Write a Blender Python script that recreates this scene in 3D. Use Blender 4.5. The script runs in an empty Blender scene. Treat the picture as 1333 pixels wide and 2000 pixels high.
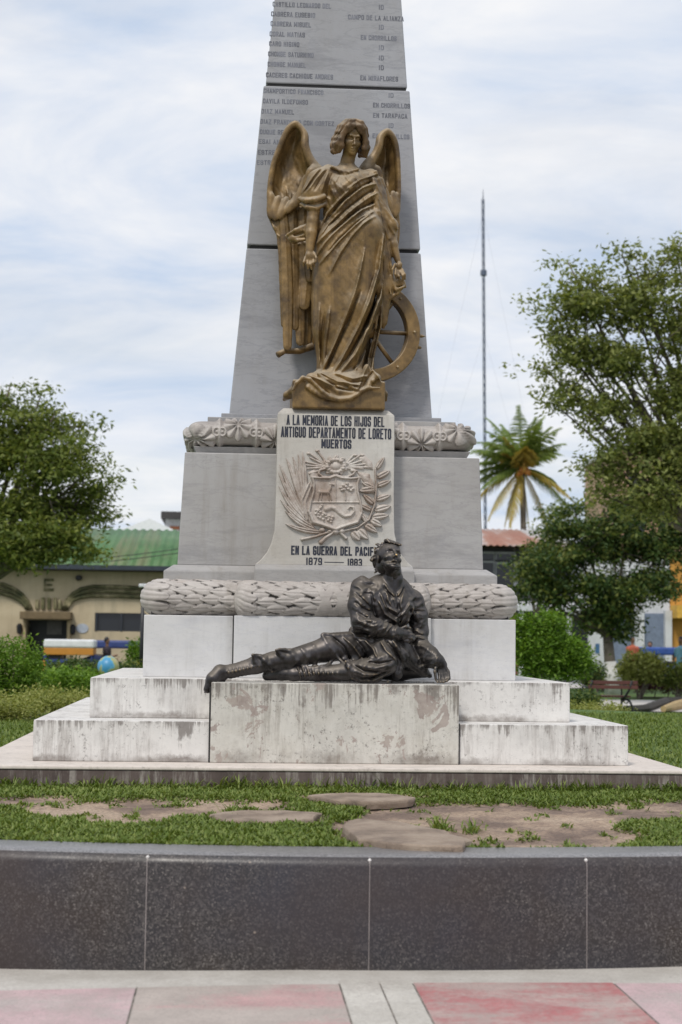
import bpy, bmesh, math, random
import numpy as np
from mathutils import Vector, Matrix
R = math.radians
SC = bpy.context.scene
COL = SC.collection
rng = np.random.default_rng(7)
random.seed(7)

# ------------------------------------------------------------------ camera
F_PX, PITCH, YAW, ROLL, EYE = 3200.0, math.atan(245/3200), math.atan(211/3200), 0.0135, 1.55
CAMX = -0.75
_r0 = Vector((math.cos(YAW), -math.sin(YAW), 0))
_f = Vector((math.sin(YAW)*math.cos(PITCH), math.cos(YAW)*math.cos(PITCH), math.sin(PITCH)))
_u0 = _r0.cross(_f)
_r = _r0*math.cos(ROLL) + _u0*math.sin(ROLL)
_u = _u0*math.cos(ROLL) - _r0*math.sin(ROLL)
CAMLOC = Vector((CAMX, 0, EYE))
cam = bpy.data.cameras.new('camera'); camo = bpy.data.objects.new('camera', cam); COL.objects.link(camo)
camo.matrix_world = Matrix(((_r.x, _u.x, -_f.x, CAMLOC.x), (_r.y, _u.y, -_f.y, CAMLOC.y), (_r.z, _u.z, -_f.z, CAMLOC.z), (0, 0, 0, 1)))
cam.sensor_fit = 'VERTICAL'; cam.sensor_height = 36; cam.sensor_width = 24
cam.lens = F_PX/2000*36
cam.clip_end = 3000
cam.dof.use_dof = True; cam.dof.focus_distance = 12.3; cam.dof.aperture_fstop = 2.8
SC.camera = camo

def PX(px, py, Y):
    """world point seen at photo pixel (px,py) lying on the plane of depth Y"""
    a = (px-666.5)/F_PX; b = (1000-py)/F_PX
    d = _f + _r*a + _u*b
    t = Y/d.y
    return CAMLOC + d*t
def PG(px, py, z):
    """world point seen at photo pixel on the level z"""
    a = (px-666.5)/F_PX; b = (1000-py)/F_PX
    d = _f + _r*a + _u*b
    return CAMLOC + d*((z-EYE)/d.z)
def HW(l, r, Y, py=1200):
    return (PX(r, py, Y).x-PX(l, py, Y).x)/2

# ------------------------------------------------------------------ sky, sun, exposure
SUN_EL, SUN_AZ = 52, -28          # sun high behind the photographer, a little to the left
w = bpy.data.worlds.new('World'); SC.world = w; w.use_nodes = True
nt = w.node_tree; nt.nodes.clear()
def wn(t, **k):
    n = nt.nodes.new(t)
    for a, b in k.items(): setattr(n, a, b)
    return n
sky = wn('ShaderNodeTexSky', sky_type='NISHITA', sun_disc=False, sun_elevation=R(SUN_EL), sun_rotation=R(180+SUN_AZ))
tc = wn('ShaderNodeTexCoord'); sep = wn('ShaderNodeSeparateXYZ')
nt.links.new(tc.outputs['Generated'], sep.inputs[0])
add = wn('ShaderNodeMath', operation='ADD'); add.inputs[1].default_value = 0.22; nt.links.new(sep.outputs['Z'], add.inputs[0])
mx = wn('ShaderNodeMath', operation='MAXIMUM'); mx.inputs[1].default_value = 0.05; nt.links.new(add.outputs[0], mx.inputs[0])
comb = wn('ShaderNodeCombineXYZ')
for i, ax in enumerate('XY'):
    dv = wn('ShaderNodeMath', operation='DIVIDE'); nt.links.new(sep.outputs[ax], dv.inputs[0]); nt.links.new(mx.outputs[0], dv.inputs[1]); nt.links.new(dv.outputs[0], comb.inputs[i])
def wnoise(scale, detail, rough, dist, off):
    mp = wn('ShaderNodeMapping'); mp.inputs['Location'].default_value = off; mp.inputs['Scale'].default_value = (1.0, 1.5, 1)
    nt.links.new(comb.outputs[0], mp.inputs[0])
    n = wn('ShaderNodeTexNoise'); n.inputs['Scale'].default_value = scale; n.inputs['Detail'].default_value = detail
    n.inputs['Roughness'].default_value = rough; n.inputs['Distortion'].default_value = dist
    nt.links.new(mp.outputs[0], n.inputs['Vector']); return n.outputs['Fac']
def wramp(f, stops):
    r = wn('ShaderNodeValToRGB'); e = r.color_ramp.elements
    while len(e) < len(stops): e.new(0.5)
    for k, (p, c) in enumerate(stops): e[k].position = p; e[k].color = (*c, 1)
    nt.links.new(f, r.inputs[0]); return r.outputs[0]
n1 = wnoise(1.1, 7, 0.58, 0.35, (3.1, 1.3, 0)); n2 = wnoise(2.3, 7, 0.58, 0.6, (8.7, 2.2, 4))
cl = wramp(n2, [(0.32, (0.60, 0.70, 0.86)), (0.48, (0.76, 0.81, 0.90)), (0.66, (0.93, 0.935, 0.955))])
sc10 = wn('ShaderNodeVectorMath', operation='SCALE'); sc10.inputs['Scale'].default_value = 10.1; nt.links.new(cl, sc10.inputs[0])
msk = wramp(n1, [(0.25, (0.62,)*3), (0.55, (0.98,)*3)])
mix = wn('ShaderNodeMix', data_type='RGBA')
nt.links.new(msk, mix.inputs[0]); nt.links.new(sky.outputs[0], mix.inputs[6]); nt.links.new(sc10.outputs[0], mix.inputs[7])
bg = wn('ShaderNodeBackground'); bg.inputs['Strength'].default_value = 0.1
nt.links.new(mix.outputs[2], bg.inputs['Color'])
out = wn('ShaderNodeOutputWorld'); nt.links.new(bg.outputs[0], out.inputs[0])

sl = bpy.data.lights.new('sun', 'SUN'); sl.energy = 2.1; sl.angle = R(9); sl.color = (1.0, 0.945, 0.87)
so = bpy.data.objects.new('sun', sl); COL.objects.link(so)
_sd = Vector((math.sin(R(SUN_AZ))*math.cos(R(SUN_EL)), -math.cos(R(SUN_AZ))*math.cos(R(SUN_EL)), math.sin(R(SUN_EL))))
so.rotation_euler = _sd.to_track_quat('Z', 'Y').to_euler(); so.location = (0, 0, 30)
SC.view_settings.view_transform = 'Standard'; SC.view_settings.look = 'None'; SC.view_settings.gamma = 1
SC.view_settings.exposure = 0.0; SC.view_settings.use_curve_mapping = False

# ------------------------------------------------------------------ materials
class NM:
    def __init__(s, name, rough=0.7, metal=0.0, spec=0.5):
        s.m = bpy.data.materials.new(name); s.m.use_nodes = True; s.t = s.m.node_tree; s.t.nodes.clear()
        s.b = s.n('ShaderNodeBsdfPrincipled'); s.o = s.n('ShaderNodeOutputMaterial'); s.t.links.new(s.b.outputs[0], s.o.inputs[0])
        s.b.inputs['Roughness'].default_value = rough; s.b.inputs['Metallic'].default_value = metal
        s.b.inputs['Specular IOR Level'].default_value = spec
        s.c = s.n('ShaderNodeTexCoord').outputs['Object']; s.g = None
    def n(s, t, **k):
        x = s.t.nodes.new(t)
        for a, b in k.items(): setattr(x, a, b)
        return x
    def L(s, a, b):
        if hasattr(a, 'node'): s.t.links.new(a, b)
        else: b.default_value = a if not isinstance(a, tuple) or len(a) != 3 or b.type != 'RGBA' else (*a, 1)
    def geo(s):
        if s.g is None: s.g = s.n('ShaderNodeNewGeometry')
        return s.g
    def map(s, scale=(1, 1, 1), rot=(0, 0, 0), loc=(0, 0, 0), v=None):
        m = s.n('ShaderNodeMapping'); m.inputs['Scale'].default_value = scale; m.inputs['Rotation'].default_value = rot; m.inputs['Location'].default_value = loc
        s.L(v or s.c, m.inputs[0]); return m.outputs[0]
    def noise(s, scale, detail=4, rough=0.55, v=None, dist=0.0):
        x = s.n('ShaderNodeTexNoise'); x.inputs['Scale'].default_value = scale; x.inputs['Detail'].default_value = detail
        x.inputs['Roughness'].default_value = rough; x.inputs['Distortion'].default_value = dist
        s.L(v or s.c, x.inputs['Vector']); return x.outputs['Fac']
    def voro(s, scale, v=None, out='Distance', feat='F1'):
        x = s.n('ShaderNodeTexVoronoi', feature=feat); x.inputs['Scale'].default_value = scale; s.L(v or s.c, x.inputs['Vector']); return x.outputs[out]
    def ramp(s, f, stops, interp='LINEAR'):
        r = s.n('ShaderNodeValToRGB'); r.color_ramp.interpolation = interp; e = r.color_ramp.elements
        while len(e) < len(stops): e.new(0.5)
        for k, (p, c) in enumerate(stops):
            e[k].position = p; e[k].color = (*c, 1) if isinstance(c, tuple) else (c, c, c, 1)
        s.L(f, r.inputs[0]); return r.outputs[0]
    def mix(s, f, a, b, mode='MIX'):
        x = s.n('ShaderNodeMix', data_type='RGBA', blend_type=mode); s.L(f, x.inputs[0]); s.L(a, x.inputs[6]); s.L(b, x.inputs[7]); return x.outputs[2]
    def math(s, op, a, b=0.0, c=None):
        x = s.n('ShaderNodeMath', operation=op); s.L(a, x.inputs[0]); s.L(b, x.inputs[1])
        if c is not None: s.L(c, x.inputs[2])
        return x.outputs[0]
    def sep(s, v=None):
        x = s.n('ShaderNodeSeparateXYZ'); s.L(v or s.c, x.inputs[0]); return x.outputs
    def rnd(s): return s.geo().outputs['Random Per Island']
    def bump(s, h, strength=0.3, dist=0.01):
        x = s.n('ShaderNodeBump'); x.inputs['Strength'].default_value = strength; x.inputs['Distance'].default_value = dist
        s.L(h, x.inputs['Height']); s.L(x.outputs[0], s.b.inputs['Normal']); return s
    def col(s, c): s.L(c, s.b.inputs['Base Color']); return s
    def rough(s, c): s.L(c, s.b.inputs['Roughness']); return s

def flat(name, c, rough=0.7, metal=0.0, var=0.25, scale=6.0, bump=0.15):
    """a plain painted / mineral colour broken up by worn patches"""
    k = NM(name, rough, metal)
    f = k.noise(scale, 6, 0.65)
    lo = tuple(x*(1-var) for x in c); hi = tuple(min(1, x*(1+var)) for x in c)
    k.col(k.ramp(f, [(0.3, lo), (0.7, hi)]))
    if bump: k.bump(k.noise(scale*8, 3), bump, 0.01)
    return k.m

def leaf_mat(name, dark, mid, light, trans=0.25):
    k = NM(name, 0.55, 0, 0.3)
    f = k.math('ADD', k.math('MULTIPLY', k.rnd(), 0.6), k.math('MULTIPLY', k.noise(0.9, 3), 0.4))
    c = k.ramp(f, [(0.15, dark), (0.5, mid), (0.85, light)])
    k.col(c)
    tr = k.n('ShaderNodeBsdfTranslucent'); k.L(k.mix(1.0, c, (1.0, 0.95, 0.45), 'MULTIPLY'), tr.inputs[0])
    ms = k.n('ShaderNodeMixShader'); ms.inputs[0].default_value = trans
    k.L(k.b.outputs[0], ms.inputs[1]); k.L(tr.outputs[0], ms.inputs[2]); k.L(ms.outputs[0], k.o.inputs[0])
    return k.m

def marble_mat(name, base, vein, warm, dirt=0.5, rough=0.45):
    k = NM(name, rough)
    v = k.map(rot=(0.2, -0.72, 0.2), scale=(0.7, 1, 3.0))
    f = k.noise(1.7, 10, 0.72, v, 0.25)
    f2 = k.noise(3.1, 9, 0.66, v, 0.35)
    c = k.ramp(f, [(0.34, vein), (0.47, base), (0.62, base), (0.72, warm)])
    c = k.mix(k.ramp(f2, [(0.47, 0.0), (0.5, 0.55), (0.525, 0.0)]), c, vein)
    st = k.noise(1.0, 6, 0.65, k.map(scale=(9, 9, 0.8)))
    blot = k.noise(1.6, 5, 0.6)
    m = k.math('MULTIPLY', k.ramp(st, [(0.5, 0.0), (0.72, 1.0)]), k.ramp(blot, [(0.42, 0.0), (0.62, 1.0)]))
    c = k.mix(k.math('MULTIPLY', m, dirt), c, (0.20, 0.17, 0.13))
    mo = k.noise(0.9, 7, 0.7, k.map(loc=(3.3, 1, 8)))
    c = k.mix(k.ramp(mo, [(0.40, 0.0), (0.64, 0.42)]), c, tuple(x*0.62 for x in warm))
    ed = k.noise(9, 8, 0.78)
    c = k.mix(k.ramp(ed, [(0.56, 0.0), (0.72, 0.35*dirt)]), c, (0.16, 0.145, 0.13))
    sp = k.noise(60, 3, 0.7)
    c = k.mix(k.ramp(sp, [(0.62, 0.0), (0.75, 0.5)]), c, (0.2, 0.18, 0.16))
    k.col(c).bump(k.noise(90, 4, 0.7), 0.12, 0.004)
    return k.m

def render_mat(name, base, dark, dirt=1.0, peel=0.0, courses=None):
    """white limewashed render with run-down dirt, black mould and flaked patches"""
    k = NM(name, 0.8)
    c = k.ramp(k.noise(2.6, 9, 0.74), [(0.3, tuple(x*0.80 for x in base)), (0.5, base), (0.72, tuple(min(1, x*1.10) for x in base))])
    st = k.noise(1.0, 9, 0.78, k.map(scale=(15, 15, 1.3)))
    big = k.noise(2.1, 6, 0.66, k.map(loc=(4.2, 0, 0.6)))
    m = k.math('MULTIPLY', k.ramp(st, [(0.47, 0.0), (0.62, 1.0)]), k.ramp(big, [(0.42, 0.0), (0.58, 1.0)]))
    c = k.mix(k.math('MULTIPLY', m, 0.62*dirt), c, dark)
    mott = k.ramp(k.noise(11, 8, 0.78), [(0.54, 0.0), (0.72, 0.5)])
    c = k.mix(k.math('MULTIPLY', mott, 0.7*dirt), c, tuple(x*0.5+0.08 for x in dark))
    if courses:                                            # rain-run mould hanging from each top edge and creeping up from each foot
        fr = k.math('FRACT', k.math('DIVIDE', k.math('SUBTRACT', k.sep()[2], courses[0]), courses[1]))
        dr = k.noise(1.0, 8, 0.75, k.map(scale=(22, 22, 0.7), loc=(3, 1, 0)))
        lim = k.ramp(k.noise(2.4, 5, 0.7, k.map(loc=(0, 0, 5))), [(0.36, 0.0), (0.62, 0.45)])
        t1 = k.ramp(k.math('ADD', k.math('SUBTRACT', fr, 1.0), k.math('MULTIPLY', k.math('MULTIPLY', k.ramp(dr, [(0.42, 0.0), (0.62, 1.0)]), lim), 1.6)), [(0.0, 0.0), (0.22, 1.0)])
        t2 = k.ramp(k.math('SUBTRACT', k.math('MULTIPLY', k.noise(16, 7, 0.75), 0.42), fr), [(0.02, 0.0), (0.14, 1.0)])
        up = k.ramp(k.sep(k.geo().outputs['Normal'])[2], [(0.5, 1.0), (0.7, 0.0)])
        c = k.mix(k.math('MULTIPLY', k.math('MULTIPLY', t1, up), 0.7), c, (0.10, 0.078, 0.066)); c = k.mix(k.math('MULTIPLY', k.math('MULTIPLY', t2, up), k.ramp(k.noise(1.8, 5, 0.7, k.map(loc=(9, 0, 2))), [(0.42, 0.05), (0.62, 0.75)])), c, (0.13, 0.10, 0.082))
    sp = k.noise(34, 7, 0.78)
    bl = k.noise(2.3, 4)
    sm = k.math('MULTIPLY', k.ramp(sp, [(0.565, 0.0), (0.64, 1.0)]), k.ramp(bl, [(0.40, 0.0), (0.56, 1.0)]))
    c = k.mix(k.math('MULTIPLY', sm, 0.85*dirt), c, (0.06, 0.047, 0.04))
    if peel:
        n_ = k.noise(4.3, 7, 0.68, k.map(scale=(1, 1, 0.85), loc=(7.7, 0, 3.4)), 0.5)
        p = k.ramp(n_, [(0.575, 0.0), (0.59, 1.0)])
        c = k.mix(k.math('MULTIPLY', p, peel), c, k.ramp(k.noise(12, 6, 0.7), [(0.35, (0.24, 0.18, 0.16)), (0.65, (0.37, 0.30, 0.27))]))
        p2 = k.ramp(k.noise(6, 7, 0.75), [(0.46, 0.0), (0.66, 0.8)])
        c = k.mix(k.math('MULTIPLY', p2, 0.4*peel), c, (0.36, 0.325, 0.26))
    k.col(c).bump(k.noise(45, 6, 0.7), 0.3, 0.006)
    return k.m

# ------------------------------------------------------------------ mesh helpers
ROOT = {}
def thing(name, label, cat, loc=(0, 0, 0), group=None):
    o = bpy.data.objects.new(name, None); o.empty_display_size = 0.2; COL.objects.link(o)
    o.location = loc; o['label'] = label; o['category'] = cat
    if group: o['group'] = group
    ROOT[o.name] = Vector(loc); return o
def tag(o, label, cat, group=None):
    o['label'] = label; o['category'] = cat
    if group: o['group'] = group
    return o
def kind(o, k): o['kind'] = k; return o

def link(name, V, Fc, mat, parent=None, smooth=False, loc=None, bevel=0.0, autosmooth=None):
    """one mesh object from world coordinates; origin = its thing's base"""
    V = np.asarray(V, dtype=np.float32).reshape(-1, 3)
    if parent is not None: base = ROOT[parent.name]
    else: base = Vector(loc) if loc is not None else Vector((0, 0, 0))
    me = bpy.data.meshes.new(name)
    V = V-np.array(base, dtype=np.float32)
    if isinstance(Fc, np.ndarray):
        nf, k = Fc.shape
        me.vertices.add(len(V)); me.vertices.foreach_set('co', V.ravel())
        me.loops.add(nf*k); me.loops.foreach_set('vertex_index', Fc.astype(np.int32).ravel())
        me.polygons.add(nf); me.polygons.foreach_set('loop_start', np.arange(0, nf*k, k, dtype=np.int32)); me.polygons.foreach_set('loop_total', np.full(nf, k, dtype=np.int32))
        me.update(calc_edges=True); me.validate()
    else:
        me.from_pydata([tuple(map(float, v)) for v in V], [], Fc); me.update()
    if mat: me.materials.append(mat)
    if smooth: me.polygons.foreach_set('use_smooth', np.ones(len(me.polygons), dtype=bool))
    o = bpy.data.objects.new(name, me); COL.objects.link(o)
    if parent is not None: o.parent = parent
    else: o.location = base
    ROOT[o.name] = base
    if bevel:
        b = o.modifiers.new('bevel', 'BEVEL'); b.width = bevel; b.segments = 2; b.limit_method = 'ANGLE'; b.angle_limit = R(40)
    return o

class MB:
    def __init__(s): s.v = []; s.f = []
    def add(s, v, f):
        o = len(s.v); s.v += [tuple(p) for p in v]; s.f += [[i+o for i in q] for q in f]; return s
    def box(s, x0, x1, y0, y1, z0, z1):
        return s.hexa([(x0, y0, z0), (x1, y0, z0), (x1, y1, z0), (x0, y1, z0)], [(x0, y0, z1), (x1, y0, z1), (x1, y1, z1), (x0, y1, z1)])
    def hexa(s, b, t):
        n = len(b)
        return s.add(list(b)+list(t), [list(range(n))[::-1], list(range(n, 2*n))]+[[i, (i+1) % n, n+(i+1) % n, n+i] for i in range(n)])
    def cbox(s, c, d, rz=0.0):
        c = Vector(c); a = Matrix.Rotation(rz, 3, 'Z'); h = [x/2 for x in d]
        q = [c+a@Vector((sx*h[0], sy*h[1], sz*h[2])) for sz in (-1, 1) for sx, sy in ((-1, -1), (1, -1), (1, 1), (-1, 1))]
        return s.hexa(q[:4], q[4:])
    def prismY(s, poly, y0, y1):
        """polygon in x,z (counter-clockwise seen from -Y) extruded along Y"""
        return s.hexa([(x, y0, z) for x, z in poly][::-1], [(x, y1, z) for x, z in poly][::-1])
    def tube(s, path, rad, n=8, cap=True, flat=1.0):
        path = [Vector(p) for p in path]
        if not hasattr(rad, '__len__'): rad = [rad]*len(path)
        rings = []; up = Vector((0, 0, 1))
        for i, p in enumerate(path):
            t = (path[min(i+1, len(path)-1)]-path[max(i-1, 0)]).normalized()
            ref = up if abs(t.z) < 0.9 else Vector((0, 1, 0))
            a = t.cross(ref).normalized(); b = a.cross(t).normalized()
            rings.append([p+(a*math.cos(2*math.pi*k/n)+b*math.sin(2*math.pi*k/n)*flat)*rad[i] for k in range(n)])
        v = [q for r_ in rings for q in r_]; f = []
        for i in range(len(path)-1):
            for k in range(n):
                f.append([i*n+k, i*n+(k+1) % n, (i+1)*n+(k+1) % n, (i+1)*n+k])
        if cap: f.append(list(range(n))[::-1]); f.append([(len(path)-1)*n+k for k in range(n)])
        return s.add(v, f)
    def bar(s, a, b, r, n=6): return s.tube([a, b], r, n)
    def lathe(s, c, prof, n=16):
        c = Vector(c); v = []; f = []
        for r_, z in prof:
            v += [c+Vector((r_*math.cos(2*math.pi*k/n), r_*math.sin(2*math.pi*k/n), z)) for k in range(n)]
        for i in range(len(prof)-1):
            for k in range(n): f.append([i*n+k, i*n+(k+1) % n, (i+1)*n+(k+1) % n, (i+1)*n+k])
        f.append(list(range(n))[::-1]); f.append([(len(prof)-1)*n+k for k in range(n)])
        return s.add(v, f)
    def ball(s, c, r, n=12, m=8, sz=1.0):
        return s.lathe(c, [(max(1e-4, r*math.sin(math.pi*i/m)), -r*sz*math.cos(math.pi*i/m)) for i in range(m+1)], n)
    def build(s, name, mat, parent=None, **k): return link(name, np.array([tuple(p) for p in s.v]), s.f, mat, parent, **k)

def grid_faces(nu, nv, wrap=False):
    i = np.arange(nu-1)[:, None]; j = np.arange(nv if wrap else nv-1)[None, :]
    a = i*nv+j; b = i*nv+(j+1) % nv; c = (i+1)*nv+(j+1) % nv; d = (i+1)*nv+j
    return np.stack([a, b, c, d], -1).reshape(-1, 4)

def vnoise(x, y, seed=0):
    """smooth value noise on arrays"""
    xi = np.floor(x).astype(np.int64); yi = np.floor(y).astype(np.int64); fx = x-xi; fy = y-yi
    fx = fx*fx*(3-2*fx); fy = fy*fy*(3-2*fy)
    def h(a, b):
        n = (a*374761393+b*668265263+seed*982451653) & 0x7fffffff
        n = ((n ^ (n >> 13))*1274126177) & 0x7fffffff
        return ((n ^ (n >> 16)) & 0xffff)/65535.0
    return (h(xi, yi)*(1-fx)+h(xi+1, yi)*fx)*(1-fy)+(h(xi, yi+1)*(1-fx)+h(xi+1, yi+1)*fx)*fy
def fbm(x, y, seed=0, o=4):
    s = 0; a = 0.5; t = 0
    for k in range(o): s = s+a*vnoise(x*2**k, y*2**k, seed+k); t += a; a *= 0.5
    return s/t
# ------------------------------------------------------------------ the ground
LAWN = 0.53
YC = 13.72
M_marble = marble_mat('grey_veined_marble', (0.385, 0.375, 0.37), (0.28, 0.274, 0.278), (0.40, 0.37, 0.335), 0.5)
M_marble_up = marble_mat('blue_grey_marble', (0.315, 0.318, 0.338), (0.21, 0.214, 0.235), (0.345, 0.335, 0.33), 0.4)
M_marble_w = marble_mat('white_marble', (0.56, 0.54, 0.50), (0.49, 0.475, 0.45), (0.48, 0.41, 0.33), 0.65)
M_block = marble_mat('pale_block_marble', (0.635, 0.63, 0.63), (0.555, 0.555, 0.575), (0.60, 0.575, 0.54), 0.5)
M_render = render_mat('stained_white_render', (0.68, 0.66, 0.635), (0.15, 0.115, 0.095), 0.8, 0.0, (0.134, 0.2875))
M_render_p = render_mat('flaking_white_render', (0.58, 0.56, 0.515), (0.17, 0.135, 0.105), 0.9, 0.75, (0.134, 0.561))
k = NM('mouldy_render', 0.85)
c = k.ramp(k.noise(2.2, 8, 0.72), [(0.3, (0.055, 0.040, 0.036)), (0.5, (0.105, 0.078, 0.070)), (0.7, (0.16, 0.125, 0.11))])
st = k.noise(1.0, 9, 0.75, k.map(scale=(17, 17, 2.0))); bl = k.noise(1.3, 6, 0.7, k.map(loc=(1.1, 0, 0)))
c = k.mix(k.math('MULTIPLY', k.ramp(st, [(0.48, 0.0), (0.60, 1.0)]), k.ramp(bl, [(0.40, 0.0), (0.60, 0.9)])), c, (0.42, 0.385, 0.345))
k.col(c).bump(k.noise(40, 6, 0.7), 0.4, 0.008); M_slab = k.m
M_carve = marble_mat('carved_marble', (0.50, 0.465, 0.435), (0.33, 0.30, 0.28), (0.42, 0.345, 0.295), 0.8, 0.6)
_t = M_carve.node_tree; _b = _t.nodes['Principled BSDF']; _l = _b.inputs['Base Color'].links[0].from_socket        # near-black mixed into the carved hollows and along steep leaf edges
_at = _t.nodes.new('ShaderNodeAttribute'); _at.attribute_name = 'darkening'; _n = _t.nodes.new('ShaderNodeTexNoise'); _n.inputs['Scale'].default_value = 6; _n.inputs['Detail'].default_value = 6
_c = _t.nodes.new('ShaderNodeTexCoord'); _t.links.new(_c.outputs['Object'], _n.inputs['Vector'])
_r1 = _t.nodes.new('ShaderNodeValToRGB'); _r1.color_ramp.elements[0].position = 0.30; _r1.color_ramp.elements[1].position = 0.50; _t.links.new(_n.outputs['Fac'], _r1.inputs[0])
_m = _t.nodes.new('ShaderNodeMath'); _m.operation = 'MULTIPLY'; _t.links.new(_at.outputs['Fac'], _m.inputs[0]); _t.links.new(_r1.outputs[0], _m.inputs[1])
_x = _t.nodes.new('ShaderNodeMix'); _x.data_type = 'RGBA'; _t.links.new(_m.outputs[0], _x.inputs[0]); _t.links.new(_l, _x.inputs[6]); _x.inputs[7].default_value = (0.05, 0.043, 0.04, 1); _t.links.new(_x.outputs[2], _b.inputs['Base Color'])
M_joint = flat('dark_joint', (0.035, 0.033, 0.033), 0.9)
M_ink = flat('blue_black_letter_paint', (0.02, 0.024, 0.04), 0.6, var=0.5, scale=20)
M_ink_f = flat('faded_grey_letter_paint', (0.14, 0.145, 0.17), 0.7, var=0.5, scale=9)

mon = thing('war_memorial', 'tall grey marble obelisk memorial on white stepped base with carved tablet', 'monument', (0, YC, LAWN))
def frus(name, w0, w1, z0, z1, mat, dx0=0.0, dx1=0.0, bevel=0.006, yoff=0.0):
    m = MB()
    b = [(dx0-w0/2, YC-w0/2+yoff, z0), (dx0+w0/2, YC-w0/2+yoff, z0), (dx0+w0/2, YC+w0/2+yoff, z0), (dx0-w0/2, YC+w0/2+yoff, z0)]
    t = [(dx1-w1/2, YC-w1/2+yoff, z1), (dx1+w1/2, YC-w1/2+yoff, z1), (dx1+w1/2, YC+w1/2+yoff, z1), (dx1-w1/2, YC+w1/2+yoff, z1)]
    m.hexa(b, t); return m.build(name, mat, mon, bevel=bevel)
# base slab: rough mouldy riser with a cleaner tread on it
frus('base_slab', 4.95, 4.95, LAWN-0.3, 0.638, M_slab, -0.045, -0.045, 0.012)
frus('base_tread', 4.97, 4.965, 0.638, 0.664, render_mat('worn_tread', (0.64, 0.575, 0.52), (0.2, 0.16, 0.13), 0.5), -0.045, -0.045, 0.008)
frus('lower_step', 4.205, 4.205, 0.664, 0.95, M_render, -0.01, -0.01, 0.008)
frus('upper_step', 3.50, 3.50, 0.95, 1.239, M_render, -0.006, -0.006, 0.008)
# pedestal of the reclining soldier, standing a hair proud of the lower step
Yf = YC-4.205/2-0.025
xl, xr = PX(412, 1400, Yf).x, PX(897, 1400, Yf).x
LEDGE = 1.225
MB().box(xl, xr, Yf, YC-3.50/2-0.002, 0.6642, LEDGE).build('statue_ledge', M_render_p, mon, bevel=0.008)
MB().box(xl-0.012, xl-0.0003, Yf+0.006, Yf+0.1, 0.665, 1.19).build('joint', M_joint, mon)
MB().box(xr+0.0003, xr+0.009, Yf+0.01, Yf+0.1, 0.665, 0.952).build('joint', M_joint, mon)
# die block, with a centre piece standing forward
frus('die_block', 2.80, 2.80, 1.239, 1.70, M_block, 0, 0, 0.006)
Yd = YC-1.40-0.07
dxl, dxr = PX(457, 1250, Yd).x, PX(842, 1250, Yd).x
MB().box(dxl, dxr, Yd, YC-1.402, 1.2392, 1.703).build('die_centre', M_block, mon, bevel=0.006)
m = MB(); m.box(dxl-0.010, dxl-0.0004, Yd+0.01, Yd+0.068, 1.24, 1.7); m.build('joint', M_joint, mon)
frus('die_cap', 2.70, 2.70, 1.70, 1.79, M_joint, 0, 0, 0)

# ---- carved torus mouldings: a swept half-round with leaves carved in relief
def leafpat(s, t, L, H, a):
    """overlapping laurel leaves: s along the moulding, t across it"""
    h = np.zeros_like(s)
    for ro in (-1, 0, 1):
        row = np.floor(t/H)+ro
        off = np.where(row % 2 == 0, 0.0, 0.5)
        for lo in (-1, 0):
            i = np.floor(s/L-off)+lo
            u = (s/L-off-i)/1.45
            jit = np.sin(row*12.9+i*78.2)*0.12
            v = (t/H-row-0.5+jit)/0.86
            ok = (u > 0) & (u < 1)
            wd = np.where(ok, np.sin(np.pi*np.clip(u, 0, 1)**0.75), 0.001)+1e-3
            q = np.abs(v)/wd*1.28
            e = np.clip((1-q)*7.0, 0, 1)*(0.45+0.55*u)*(1-0.35*np.clip(q, 0, 1)**2)
            e = e-0.25*np.exp(-(v/0.08)**2)*e
            h = np.maximum(h, np.where(ok & (q < 1), e, 0))
    return a*h
def acanth(s, t, w, H, a):
    """an acanthus leaf wrapped round the end, ribs curling back, s in 0..w from the end"""
    u = s/w; ph = t/H*2.6+0.55*np.sin(u*2.6)+0.5*u
    lob = np.abs(np.cos(np.pi*ph)); tip = 0.74+0.24*lob
    rib = np.abs(np.cos(np.pi*(ph*2+0.5)))
    return a*np.clip((tip-u)*10, 0, 1)*(0.62+0.26*lob**0.6+0.14*rib)*(0.85+0.25*np.clip(u/tip, 0, 1))
def palmette(s, t, P, Hh, a):
    i = np.floor(s/P); x = (s/P-i-0.5)*P; y = t
    x = np.where(i % 2 == 0, x, x); y2 = np.where(i % 2 == 0, y+Hh*0.42, -(y-Hh*0.42))
    r_ = np.hypot(x, y2); ph = np.arctan2(x, y2)
    fl = 0.5+0.5*np.cos(ph*9)
    lim = Hh*(0.72+0.25*np.abs(np.cos(ph*4.5)))
    h = fl**0.6*np.clip((lim-r_)/(0.12*Hh), 0, 1)*np.clip(r_/(0.2*Hh), 0.2, 1)
    vol = np.exp(-((np.hypot(np.abs(x)-P*0.42, y)-Hh*0.20)/(0.07*Hh))**2)
    vol = np.maximum(vol, np.exp(-(np.hypot(np.abs(x)-P*0.42, y)/(0.09*Hh))**2))
    band = np.exp(-((np.abs(x)-P*0.5)/(0.02))**2)*0.9
    return a*np.maximum(np.maximum(h, vol*0.9), band)
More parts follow.
